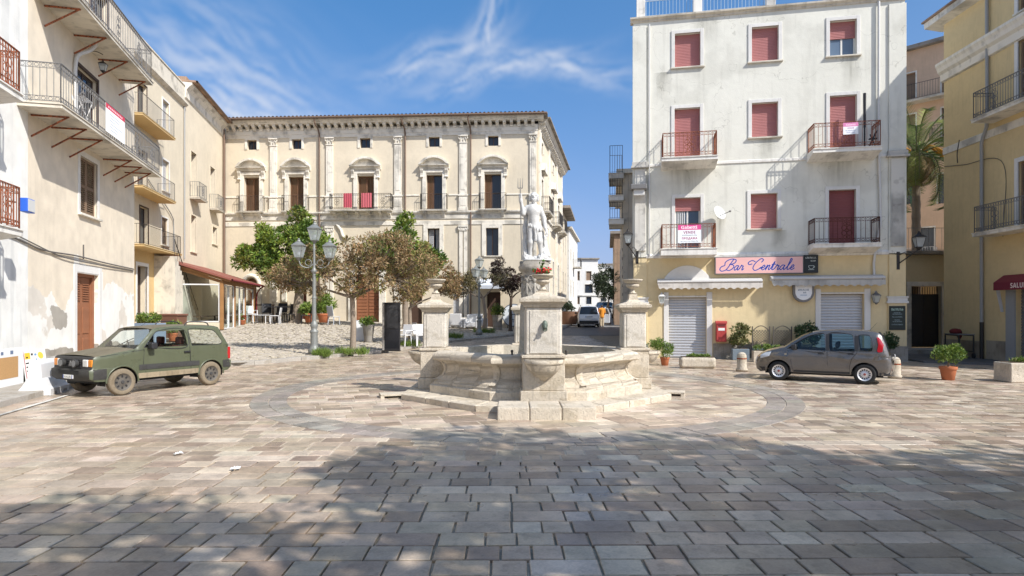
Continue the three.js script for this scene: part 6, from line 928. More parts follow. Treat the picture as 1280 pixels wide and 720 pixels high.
// the trees behind the viewer whose shade falls over the near paving
for (const [x, d, cy, r, sd, lab, dense = 4700] of [[8.1, 0.9, 8.0, 2.9, 71, 'broad shade tree of the square with its crown over the paving', 7600], [12.6, -0.6, 8.2, 3.1, 72, 'broad shade tree of the square next to the yellow house end', 7600], [4.2, -2.6, 8.3, 2.7, 73, 'broad shade tree of the square standing farthest from the fountain'], [-1.0, -3.4, 7.6, 2.4, 74, 'smaller shade tree of the square nearest the cream house']])
  tree('shade_tree', lab, [x, d], { seed: sd, trunk: [[0.0, 0, 0], [0.05, 2, 0], [0, 4.6, 0]], r0: 0.3, r1: 0.2, clumps: [[0, cy, 0, r, 1.7, r * 0.85, 70, 0.75]], n: dense, len: 0.30, wid: 0.15, cols: GREEN, every: 2 }, 'shade trees of the square', 0);
{ // palm behind the passage wall
  const t = thing('palm_tree', 'tall palm with arching fronds and orange fruit stalks between the white and yellow houses', 'tree', [19.95, 1.0, 31.2]); seed(81);
  M('trunk', [lathe(Array.from({ length: 30 }, (_, i) => [0.2 + (i % 2) * 0.025 - i * 0.001, i * 0.29]), 14), sph(0, 8.5, 0, 0.34, 0.5, 0.34)], MAT.bark, t);
  for (let i = 0; i < 64; i++) {
    const a = i * 2.399 + rr(-0.2, 0.2), e0 = lerp(1.4, -0.9, (i / 64) ** 0.85) + rr(-0.1, 0.1), L = i < 46 ? rr(3.3, 4.3) : rr(1.6, 2.4), pts = []; let px = 0.2, py = 8.55, el = e0;
    for (let k = 0; k <= 12; k++) { pts.push(V(Math.cos(a) * px, py, Math.sin(a) * px)); px += Math.cos(el) * L / 12; py += Math.sin(el) * L / 12; el -= (0.1 + 0.035 * k) * (e0 > 1 ? 0.55 : 0.85); }
    const P = [], C = [], col = i > 50 ? pick([[0.26, 0.17, 0.07], [0.20, 0.15, 0.07]]) : pick([[0.15, 0.22, 0.04], [0.21, 0.29, 0.055], [0.11, 0.17, 0.035], [0.28, 0.32, 0.075]]), side = V(-Math.sin(a), 0, Math.cos(a));
    const lf = (p, dir, l, w) => { const n = V(dir.z, 0, -dir.x).normalize().multiplyScalar(0), tv = V(0, w, 0).add(n), q = p.clone().addScaledVector(dir, l); for (const v of [p.clone().sub(tv), p.clone().add(tv), q]) { P.push(v.x, v.y, v.z); const k = rr(0.8, 1.25); C.push(col[0] * k, col[1] * k, col[2] * k); } };
    for (let k = 2; k < 12; k++) for (let j = 0; j < 5; j++) { const p = pts[k].clone().lerp(pts[k + 1], j / 5), tg = pts[k + 1].clone().sub(pts[k]).normalize(), s = 1 - Math.abs((k + j / 5) / 12 - 0.45) * 1.1; for (const sg of [-1, 1]) lf(p, side.clone().multiplyScalar(sg * 0.8).addScaledVector(tg, 0.75).add(V(0, 0.3 - 0.35 * rnd(), 0)).normalize(), 0.52 * s + 0.1, 0.016); }
    const g = new THREE.BufferGeometry(); g.setAttribute('position', new THREE.BufferAttribute(new Float32Array(P), 3)); g.setAttribute('color', new THREE.BufferAttribute(new Float32Array(C), 3)); g.computeVertexNormals();
    const rib = tube(pts, 0.02, 4, 12); const rc = new Float32Array(rib.attributes.position.count * 3); for (let k = 0; k < rc.length; k += 3) rc.set([0.16, 0.15, 0.05], k); rib.setAttribute('color', new THREE.BufferAttribute(rc, 3));
    M('frond', [g, rib], MAT.leaf, t);
  }
  for (let i = 0; i < 9; i++) { const a = rr(0, 6.28); M('fruit_stalk', tube([[0, 8.5, 0], [Math.cos(a) * 0.6, 8.9, Math.sin(a) * 0.6], [Math.cos(a) * 1.2, 8.4 + rr(-0.3, 0.2), Math.sin(a) * 1.2]], 0.05, 5), std([0.55, 0.26, 0.03], { rough: 0.8 }), t); }
}
// potted plants: pot shape, foliage
function potPlant(name, label, cat, [x, y, d], o, group) {
  const t = thing(name, label, cat, [x, y, d], o.turn ?? 0, group); seed(o.seed);
  if (o.box) { const [w, h, l] = o.box; M('planter', [rbx(-w / 2, w / 2, 0, h, -l / 2, l / 2, o.round ?? 0.02, 3)], o.mat ?? MAT.stoneGrey, t); M('soil', bx(-w / 2 + 0.05, w / 2 - 0.05, h, h + 0.012, -l / 2 + 0.05, l / 2 - 0.05), MAT.soil, t); }
  else if (o.square) { const [w0, w1, h] = o.square; M('pot', new THREE.CylinderGeometry(w1 * 0.707, w0 * 0.707, h, 4).rotateY(Math.PI / 4).translate(0, h / 2, 0), o.mat ?? MAT.stoneGrey, t); }
  else if (o.pot) { const [r, h] = o.pot; M('pot', lathe([[0, 0], [r * 0.68, 0], [r * 0.9, h * 0.78], [r, h * 0.79], [r * 1.02, h * 0.98], [r * 0.94, h], [r * 0.86, h * 0.9], [0, h * 0.88]], 24), o.mat ?? MAT.terracotta, t); }
  if (o.stem) M('stem', limb([0, o.stem[0], 0], [0.02, o.stem[1], 0], 0.025, 0.02), MAT.bark, t);
  M('foliage', leaves(spread(o.clumps), o.n, o.len, o.wid, o.cols ?? GREEN, { lift: o.lift ?? 0.4 }), MAT.leaf, t, { kind: 'stuff' });
  return t;
}
const LIME = [[0.16, 0.25, 0.03], [0.22, 0.30, 0.045], [0.11, 0.19, 0.025]];
potPlant('potted_tree', 'round-headed bush in a terracotta pot in front of the dark gate', 'potted plant', [11.56, 0, 16.75], { seed: 91, pot: [0.21, 0.36], stem: [0.3, 0.55], clumps: [[0, 0.7, 0, 0.34, 0.18, 0.3, 26, 0.11]], n: 2600, len: 0.06, wid: 0.032, cols: LIME });
potPlant('potted_plant', 'feathery green plant in a terracotta pot beside the bar shutter', 'potted plant', [5.15, 0, 21.3], { seed: 92, pot: [0.16, 0.28], clumps: [[0, 0.52, 0, 0.25, 0.2, 0.22, 16, 0.1], [-0.28, 0.72, -0.2, 0.22, 0.16, 0.2, 14, 0.1]], n: 2000, len: 0.1, wid: 0.02, cols: LIME });
potPlant('stone_trough', 'long low stone trough with short green plants in front of the bar shutter', 'planter', [5.95, 0, 20.3], { seed: 93, box: [1.12, 0.36, 0.42], round: 0.1, mat: MAT.stone, turn: -0.12, clumps: [[0, 0.38, 0, 0.45, 0.03, 0.12, 22, 0.05]], n: 1200, len: 0.06, wid: 0.02, cols: LIME });
potPlant('leafy_shrub', 'yellow-green shrub in a grey planter beside the post box', 'planter', at('W', 3.95, 0, 0.45), { seed: 94, box: [0.6, 0.42, 0.4], turn: -0.2, mat: MAT.tealFade, clumps: [[0, 0.95, 0, 0.36, 0.46, 0.2, 30, 0.1]], n: 1300, len: 0.11, wid: 0.045, cols: [[0.13, 0.16, 0.035], [0.09, 0.12, 0.03], [0.20, 0.19, 0.06]] });
potPlant('dark_shrub', 'dark green clipped shrub beside the lattice screens', 'planter', at('W', 6.3, 0, 0.5), { seed: 95, box: [0.7, 0.5, 0.4], turn: -0.2, mat: MAT.tealFade, clumps: [[0, 1.0, 0, 0.42, 0.36, 0.25, 36, 0.12]], n: 2400, len: 0.08, wid: 0.045, cols: [[0.02, 0.055, 0.015], [0.03, 0.075, 0.02]] });
potPlant('dark_shrub', 'dark green shrub standing under the green notice board', 'planter', at('W', 9.0, 0, 0.6), { seed: 96, pot: [0.2, 0.35], mat: MAT.stoneGrey, clumps: [[0, 0.72, 0, 0.25, 0.25, 0.2, 18, 0.11]], n: 1200, len: 0.08, wid: 0.045, cols: [[0.03, 0.07, 0.02], [0.045, 0.1, 0.025]] });
potPlant('lime_shrub', 'low lime green plant behind the brown car bonnet', 'planter', at('W', 4.75, 0, 1.3), { seed: 97, box: [1.0, 0.4, 0.4], turn: -0.2, mat: MAT.stone, clumps: [[0, 0.5, 0, 0.45, 0.08, 0.15, 18, 0.08]], n: 1100, len: 0.07, wid: 0.03, cols: LIME });
potPlant('stone_planter', 'broad pale stone planter at the edge of the asphalt in front of the salami shop', 'planter', [13.35, 0, 16.35], { seed: 98, box: [1.35, 0.5, 0.6], round: 0.03, mat: MAT.stone, clumps: [[0, 0.53, 0, 0.55, 0.04, 0.2, 20, 0.06]], n: 800, len: 0.07, wid: 0.03 });
potPlant('blue_planter', 'blue-grey square planter with a rounded bush at the house corner', 'planter', [-14.7, 0.35, 25.6], { seed: 99, box: [0.95, 1.0, 0.8], mat: std([0.26, 0.33, 0.42], { map: T.fine, rough: 0.7 }), clumps: [[0, 1.15, 0, 0.42, 0.2, 0.35, 30, 0.12]], n: 2400, len: 0.07, wid: 0.04, cols: GREEN });
potPlant('potted_plant', 'lime green plant in a terracotta pot beside the blue-grey planter', 'potted plant', [-14.6, 0.55, 27.2], { seed: 100, pot: [0.2, 0.35], clumps: [[0, 0.6, 0, 0.3, 0.2, 0.25, 16, 0.11]], n: 1000, len: 0.12, wid: 0.04, cols: LIME });
potPlant('potted_plant', 'leafy plant in a terracotta pot on the terrace between the tree and the lamp', 'potted plant', [-13.6, 1.1, 42.5], { seed: 101, pot: [0.4, 0.6], clumps: [[0, 0.95, 0, 0.55, 0.35, 0.45, 20, 0.2]], n: 1100, len: 0.2, wid: 0.08, cols: LIME }, 'potted plants by the terrace lamp');
potPlant('potted_plant', 'tall yellow-green plant in a terracotta pot beside the grey terrace chair', 'potted plant', [-12.6, 1.1, 42.3], { seed: 102, pot: [0.42, 0.6], clumps: [[0.1, 1.2, 0, 0.5, 0.6, 0.45, 22, 0.2]], n: 1200, len: 0.22, wid: 0.08, cols: LIME }, 'potted plants by the terrace lamp');
potPlant('tapered_planter', 'tapered grey planter with a bushy green plant beside the black display column', 'planter', [-7.15, terr(-7.15, 31.5), 31.5], { seed: 103, square: [0.34, 0.5, 0.85], clumps: [[0, 1.02, 0, 0.35, 0.2, 0.3, 18, 0.13]], n: 1200, len: 0.1, wid: 0.045, cols: LIME });
potPlant('tapered_planter', 'grey planter with a round green bush beside the dark palace doorway', 'planter', [-1.0, terr(-1.0, 43.6), 43.6], { seed: 104, square: [0.6, 0.7, 1.0], clumps: [[0, 1.25, 0, 0.5, 0.35, 0.4, 20, 0.17]], n: 1000, len: 0.13, wid: 0.06 });
potPlant('street_planter', 'brown square planter with a small dark bush on the street corner', 'planter', [4.9, 0.75, 54.5], { seed: 105, square: [1.2, 1.5, 1.1], mat: std([0.28, 0.15, 0.09], { map: T.fine, rough: 0.9 }), clumps: [[0, 1.5, 0, 0.5, 0.4, 0.4, 16, 0.2]], n: 700, len: 0.18, wid: 0.08, cols: [[0.03, 0.06, 0.02]] });
potPlant('potted_geranium', 'potted red geranium by the veranda glass', 'potted plant', [-16.9, 1.0, 39.6], { seed: 106, pot: [0.2, 0.3], clumps: [[0, 0.45, 0, 0.3, 0.15, 0.25, 12, 0.1]], n: 500, len: 0.1, wid: 0.05, cols: [...LIME, [0.5, 0.03, 0.03]] });
for (const [x, d, w, lab] of [[-7.35, 24.5, 0.35, 'tuft of grass at the foot of the three-headed lamp'], [-6.4, 25.5, 0.75, 'tuft of grass round the withered tree by the display column'], [-5.0, 30.4, 0.7, 'tuft of grass round the slender brown tree'], [-3.6, 35.6, 0.8, 'strip of grass on the kerb behind the fountain'], [-1.8, 40.1, 0.7, 'tuft of grass round the leaning tree']]) {
  const t = thing('grass_tuft', lab, 'grass', [x, terr(x, d) - 0.02, d]); t.userData.kind = 'stuff'; seed(110 + x * 7 | 0);
  M('blades', leaves(spread([[0, 0.02, 0, w, 0.04, w * 0.6, 26, 0.1]]), 900, 0.22, 0.014, LIME, { lift: 1.6 }), MAT.leaf, t, { kind: 'stuff' });
}

// ---------------------------------------------------------------- cars
// local x runs from the rear (0) to the front, y up, z across
function makeCar(t, c) {
  const hwRaw = c.hw, top = c.top, dTop = (x, y) => { let b = 9; for (let i = 0; i + 1 < top.length; i++) { const [ax, ay] = top[i], [bx2, by] = top[i + 1], vx = bx2 - ax, vy = by - ay, k = clamp(((x - ax) * vx + (y - ay) * vy) / (vx * vx + vy * vy)); b = Math.min(b, Math.hypot(x - ax - vx * k, y - ay - vy * k)); } return b; };
  const hw = (x, y) => { const e = clamp(1 - dTop(x, y) / c.round); return hwRaw(x, y) - c.round * 0.55 * e * e; };
  const [fx, rx] = c.wheels, R = c.arch, sill = c.sill;
  const side = new THREE.Shape(); top.forEach(([x, y], i) => (i ? side.lineTo(x, y) : side.moveTo(x, y)));
  const arch = (cx) => { const a0 = Math.asin(clamp((sill - c.wr) / R, -1, 1)); for (let k = 0; k <= 14; k++) { const a = Math.PI - a0 - (Math.PI - 2 * a0) * k / 14; side.lineTo(cx + Math.cos(a) * R, c.wr + Math.sin(a) * R); } };
  side.lineTo(rx - R - 0.03, sill); arch(rx); arch(fx); side.lineTo(fx + R + 0.03, sill); side.closePath();
  for (const w of c.windows) { const p = new THREE.Path(); w.forEach(([x, y], i) => (i ? p.lineTo(x, y) : p.moveTo(x, y))); p.closePath(); side.holes.push(p); }
  const bend = (shape, s, off = 0, edge = 0.09) => {
    let g = new TessellateModifier(edge, 6).modify(flat(new THREE.ShapeGeometry(shape))); const p = g.attributes.position;
    for (let i = 0; i < p.count; i++) { const x = p.getX(i), y = p.getY(i); p.setZ(i, s * (hw(x, y) + off)); }
    g.deleteAttribute('normal'); g.deleteAttribute('uv'); g = mergeVertices(g, 1e-4); g.computeVertexNormals(); return flat(g);
  };
  const strip = (i0, i1, crown, off = 0, w0 = -1, w1 = 1) => {
    const pts = []; for (let i = i0; i < i1; i++) { const n = Math.max(1, Math.round(Math.hypot(top[i + 1][0] - top[i][0], top[i + 1][1] - top[i][1]) / 0.12)); for (let k = 0; k < n; k++) pts.push([lerp(top[i][0], top[i + 1][0], k / n), lerp(top[i][1], top[i + 1][1], k / n)]); } pts.push(top[i1]);
    const P = [], I = [], N = 14; pts.forEach(([x, y]) => { for (let j = 0; j <= N; j++) { const s = lerp(w0, w1, j / N), b = 1 - s * s; P.push(x + crown[0] * b + off * crown[2], y + crown[1] * b + off * crown[3], hw(x, y) * s); } });
    for (let i = 0; i + 1 < pts.length; i++) for (let j = 0; j < N; j++) { const a = i * (N + 1) + j; I.push(a, a + 1, a + N + 2, a, a + N + 2, a + N + 1); }
    const g = new THREE.BufferGeometry(); g.setAttribute('position', new THREE.BufferAttribute(new Float32Array(P), 3)); g.setIndex(I); g.computeVertexNormals(); return flat(g);
  };
  const body = M('body', [bend(side, -1), bend(side, 1), ...c.skins.filter((s) => s[0] === 'body').map((s) => strip(s[1], s[2], s[3]))], c.paint, t);
  for (const [n, i0, i1, crown, mat, lab] of c.skins.filter((s) => s[0] !== 'body')) M(n, strip(i0, i1, crown), mat, t, { label: lab });
  for (const w of c.windows) for (const s of [-1, 1]) { M('side_window', bend(poly(w), s, -0.012, 0.2), c.glass ?? MAT.glass, t); M('window_seal', tube([...w, w[0]].map(([x, y]) => V(x, y, s * (hw(x, y) - 0.004))), 0.011, 4, 40), MAT.blackPlastic, t); }
  // inside
  const L = top[0][0], belt = c.belt, hwi = hwRaw(1.5, 0.7) - 0.1;
  M('interior', [bx(0.25, fx + 0.1, sill + 0.0, sill + 0.12, -hwi, hwi), bx(c.dash - 0.05, c.dash + 0.35, sill + 0.12, belt - 0.06, -hwi, hwi), bx(0.25, 0.6, sill + 0.12, belt - 0.05, -hwi, hwi)], MAT.blackPlastic, t);
  for (const z of [-0.36, 0.36]) M('seat', [rbx(c.seat - 0.1, c.seat + 0.4, sill + 0.13, sill + 0.32, z - 0.23, z + 0.23, 0.06), beam([c.seat - 0.05, sill + 0.25, z], [c.seat - 0.25, belt + 0.02, z], 0.44, 0.13), rbx(c.seat - 0.36, c.seat - 0.26, belt + 0.06, belt + 0.24, z - 0.12, z + 0.12, 0.04)], c.seatMat ?? MAT.blackPlastic, t);
  M('seat', [rbx(0.55, 1.0, sill + 0.13, sill + 0.3, -0.55, 0.55, 0.06), rbx(0.45, 0.6, sill + 0.25, belt + 0.02, -0.55, 0.55, 0.05)], MAT.blackPlastic, t);
  M('steering_wheel', new THREE.TorusGeometry(0.17, 0.014, 6, 20).rotateY(Math.PI / 2).rotateZ(0.4).translate(c.dash - 0.15, belt - 0.02, c.drive ?? 0.36), MAT.blackPlastic, t);
  // wheels
  for (const [x, n] of [[fx, 1], [rx, 0]]) for (const s of [-1, 1]) {
    const g = c.wr, z = s * (hwRaw(x, c.wr + 0.1) - 0.075), put = (q) => q.rotateX(Math.PI / 2 * s).translate(x, g, z), tw = c.tyre ?? 0.085;
    const w = M('wheel', put(lathe([[g * 0.58, -tw], [g * 0.86, -tw], [g * 0.96, -tw * 0.8], [g, -tw * 0.4], [g, tw * 0.4], [g * 0.96, tw * 0.8], [g * 0.88, tw], [g * 0.66, tw * 0.98], [g * 0.6, tw * 0.8]], 32)), c.tyreMat ?? MAT.rubber, t);
    const rim = [lathe([[g * 0.64, tw * 0.95], [g * 0.58, tw * 0.85], [g * 0.5, tw * 0.55], [g * 0.26, tw * 0.6], [g * 0.2, tw * 0.75], [g * 0.001, tw * 0.75]], 28)];
    const spokes = []; for (let k = 0; k < c.spokes; k++) { const a = k / c.spokes * 6.283; spokes.push(new THREE.BoxGeometry(g * 0.1, 0.014, g * 0.16).translate(0, tw * 0.62, g * 0.43).rotateY(a)); }
    M('rim', rim.map(put), c.rimMat, w); M('rim_vent', spokes.map((q) => put(q)), MAT.blackPlastic, w); M('hub', [put(cyl(0, tw * 0.7, tw * 0.92, 0, g * 0.13, g * 0.11, 12))], c.hubMat ?? c.rimMat, w);
  }
  for (const x of [fx, rx]) for (const s of [-1, 1]) M('wheel_well', [new THREE.CylinderGeometry(R + 0.01, R + 0.01, 0.3, 20, 1, true, -Math.PI / 2 - 0.2, Math.PI + 0.4).rotateX(-Math.PI / 2).translate(x, c.wr, s * (hwRaw(x, c.wr + 0.1) - 0.19)), bx(x - R, x + R, c.wr - 0.05, c.wr + R, -0.01, 0.01).translate(0, 0, s * (hwRaw(x, c.wr + 0.1) - 0.33))], MAT.rubber, t);
  M('underbody', bx(0.2, top[0][0] - 0.15, sill - 0.06, sill + 0.02, -hwi + 0.05, hwi - 0.05), MAT.rubber, t);
  // door handles, door gaps
  for (const s of [-1, 1]) {
    for (const [x, y, m] of c.handles) M('handle', rbx(x - 0.08, x + 0.08, y - 0.02, y + 0.02, -0.02, 0.02, 0.008).translate(0, 0, s * (hw(x, y) + 0.012)), m ?? MAT.blackPlastic, t);
    for (const line of c.gaps) M('door_gap', tube(line.map(([x, y]) => V(x, y, s * (hw(x, y) + 0.0005))), 0.0065, 4, 30), MAT.blackPlastic, t);
    const [mx, my] = c.mirror; M('mirror', [mir(rbx(mx - 0.06, mx + 0.08, my - 0.06, my + 0.09, 0.03, 0.2, 0.03), s).translate(0, 0, s * hw(mx, my)), beam([mx, my, s * (hw(mx, my) - 0.01)], [mx, my, s * (hw(mx, my) + 0.08)], 0.05, 0.04)], c.mirrorMat ?? MAT.blackPlastic, t);
  }
  const band = (x0, x1, y0, y1, off, mat, name) => { for (const s of [-1, 1]) { const g = new THREE.Shape(); [[x0, y0], [x1, y0], [x1, y1], [x0, y1]].forEach(([x, y], i) => (i ? g.lineTo(x, y) : g.moveTo(x, y))); g.closePath(); M(name, bend(g, s, off, 0.15), mat, t); } };
  return { hw, band, strip, bend };
}
const plate = (text) => printed(sheet(256, 60, (c, W, H) => { c.fillStyle = '#e6e6e2'; c.fillRect(0, 0, W, H); c.fillStyle = '#2a50a8'; c.fillRect(0, 0, 22, H); c.fillRect(W - 22, 0, 22, H); c.fillStyle = '#2a2a2a'; if (text) marks(c, 40, 46, 176, 34, 7); }), 0.5);
{ // dusty dark-green boxy hatchback
  const t = thing('green_hatchback', 'dusty dark green boxy hatchback with black bumpers parked beside the cream house', 'car', [0, 0, 0]);
  const dusty = std([0.105, 0.118, 0.072], { map: T.plaster, rough: 0.5, roughMap: T.dust }), dust = std([0.33, 0.275, 0.195], { map: T.stone, rough: 0.95 }), hood = std([0.185, 0.165, 0.115], { map: T.stone, rough: 0.75 }), blk = std([0.045, 0.045, 0.045], { map: T.stone, rough: 0.7 });
  const k = makeCar(t, {
    top: [[3.30, 0.34], [3.40, 0.40], [3.41, 0.58], [3.35, 0.60], [3.33, 0.83], [3.28, 0.86], [2.45, 0.985], [2.0, 1.41], [1.86, 1.445], [1.4, 1.47], [0.9, 1.475], [0.40, 1.455], [0.28, 1.42], [0.05, 0.98], [0.03, 0.60], [-0.03, 0.58], [-0.03, 0.42], [0.06, 0.34]],
    hw: (x, y) => 0.745 - Math.max(0, y - 0.95) * 0.21 - 0.1 * Math.max(0, x - 2.9) ** 2 - (y > 0.38 && y < 0.6 ? -0.006 : 0) - 0.04 * Math.max(0, 0.3 - x), round: 0.05,
    wheels: [2.74, 0.57], wr: 0.29, arch: 0.335, sill: 0.33, belt: 0.96, dash: 2.1, seat: 1.45, drive: -0.36, seatMat: std([0.10, 0.03, 0.025], { rough: 0.95, map: T.fine }),
    windows: [[[2.26, 1.01], [1.97, 1.32], [1.92, 1.355], [1.24, 1.375], [1.19, 1.0]], [[1.08, 1.0], [1.12, 1.375], [0.54, 1.36], [0.44, 1.34], [0.24, 1.05], [0.28, 1.01]]],
    paint: dusty, tyre: 0.09, tyreMat: std([0.24, 0.20, 0.145], { map: T.stone, rough: 1 }), rimMat: std([0.14, 0.125, 0.105], { map: T.fine, rough: 0.7, metal: 0.3 }), spokes: 8, hubMat: std([0.05, 0.05, 0.05], { rough: 0.6 }),
    skins: [['front_bumper', 0, 3, [0.03, 0, 0, 0], blk], ['grille_panel', 3, 5, [0.015, 0, 0, 0], blk], ['bonnet', 5, 6, [0, 0.025, 0, 0], hood], ['windscreen', 6, 7, [0.05, 0.0, 0, 0], MAT.glass], ['roof', 7, 12, [0, 0.025, 0, 0], hood], ['rear_window', 12, 13, [-0.02, 0, 0, 0], MAT.glass], ['body', 13, 14, [-0.02, 0, 0, 0]], ['rear_bumper', 14, 17, [-0.03, 0, 0, 0], blk]],
    handles: [[1.22, 0.86]], gaps: [[[2.26, 0.97], [2.27, 0.6], [2.2, 0.36]], [[1.13, 1.4], [1.14, 0.9], [1.12, 0.36]], [[2.27, 0.96], [3.2, 0.855]]], mirror: [2.12, 1.03],
  });
  k.band(1.0, 2.38, 0.52, 0.635, 0.012, blk, 'side_moulding'); k.band(0.03, 0.24, 0.42, 0.6, 0.01, blk, 'rear_bumper_end'); k.band(3.08, 3.34, 0.38, 0.6, 0.012, blk, 'front_bumper_end'); k.band(0.92, 2.40, 0.335, 0.45, 0.006, dust, 'dusty_sill'); k.band(0.9, 1.0, 0.52, 0.63, 0.012, blk, 'side_moulding');
  for (const s of [-1, 1]) {
    M('headlight', mir(rbx(3.325, 3.365, 0.645, 0.80, 0.38, 0.56, 0.02), s), std([0.74, 0.74, 0.70], { rough: 0.12 }), t); M('indicator', mir(rbx(3.25, 3.355, 0.645, 0.80, 0.565, 0.70, 0.02), s), std([0.75, 0.25, 0.02], { rough: 0.3 }), t);
    M('driving_lamp', [new THREE.CylinderGeometry(0.085, 0.07, 0.07, 20).rotateZ(-Math.PI / 2).translate(3.42, 0.72, s * 0.24), new THREE.TorusGeometry(0.083, 0.012, 6, 20).rotateY(Math.PI / 2).translate(3.455, 0.72, s * 0.24)], blk, t); M('lamp_cover', new THREE.CylinderGeometry(0.07, 0.07, 0.012, 18).rotateZ(-Math.PI / 2).translate(3.462, 0.72, s * 0.24), std([0.20, 0.205, 0.21], { rough: 0.15 }), t);
    M('tail_light', mir(rbx(0.0, 0.09, 0.62, 0.92, 0.60, 0.735, 0.015), s), std([0.42, 0.02, 0.02], { rough: 0.25 }), t); M('wheel_arch', new THREE.TorusGeometry(0.345, 0.02, 6, 24, Math.PI * 1.02).translate(2.74, 0.29, s * 0.748), dusty, t); M('wheel_arch', new THREE.TorusGeometry(0.345, 0.02, 6, 24, Math.PI * 1.02).translate(0.57, 0.29, s * 0.748), dusty, t);
    M('roof_bar', [tube([[0.5, 1.47, s * 0.55], [0.55, 1.53, s * 0.55], [1.1, 1.545, s * 0.55], [1.15, 1.48, s * 0.55]], 0.014, 6)], MAT.blackPlastic, t);
  }
  for (let i = 0; i < 5; i++) M('grille_slat', rbx(3.365, 3.39, 0.635 + i * 0.037, 0.655 + i * 0.037, -0.36, 0.36, 0.005), MAT.blackPlastic, t);
  for (let i = 0; i < 3; i++) M('bumper_slot', rbx(3.43, 3.444, 0.50 + i * 0.028, 0.515 + i * 0.028, -0.38, 0.38, 0.004), MAT.rubber, t);
  M('badge', extr([[-0.06, -0.05], [0.06, -0.05], [0.0, 0.06]], 0.012).rotateY(Math.PI / 2).translate(3.39, 0.71, 0), MAT.ironGrey, t);
  M('number_plate', rbx(3.43, 3.445, 0.395, 0.475, -0.18, 0.18, 0.004), MAT.paper, t); M('plate_print', new THREE.PlaneGeometry(0.35, 0.075).rotateY(Math.PI / 2).translate(3.449, 0.435, 0), plate(1), t, { uv: 1 });
  M('wiper', [beam([2.43, 1.0, 0.1], [2.2, 1.21, -0.28], 0.014), beam([2.43, 1.0, -0.5], [2.25, 1.17, -0.1], 0.014)], MAT.blackPlastic, t);
  M('aerial', limb([1.75, 1.46, 0.2], [1.3, 1.75, 0.2], 0.004, 0.003), MAT.blackPlastic, t);
  const th = -2.044, c = Math.cos(th), s = Math.sin(th), lx = (2.74 + 0.57) / 2, lz = -0.7, wx = -7.95, wz = -14.63;   // midpoint of the two wheels on the camera side
  t.rotation.y = th; t.position.set(wx - (c * lx + s * lz), 0, wz - (-s * lx + c * lz));
}
const modernTop = [[3.52, 0.24], [3.62, 0.32], [3.65, 0.46], [3.63, 0.60], [3.57, 0.70], [3.47, 0.79], [3.28, 0.885], [2.98, 0.97], [2.80, 1.02], [2.55, 1.20], [2.28, 1.38], [2.05, 1.475], [1.7, 1.53], [1.3, 1.553], [0.9, 1.548], [0.55, 1.525], [0.32, 1.49], [0.24, 1.40], [0.15, 1.16], [0.09, 0.96], [0.05, 0.80], [0.0, 0.66], [-0.01, 0.5], [0.02, 0.36], [0.10, 0.26]];
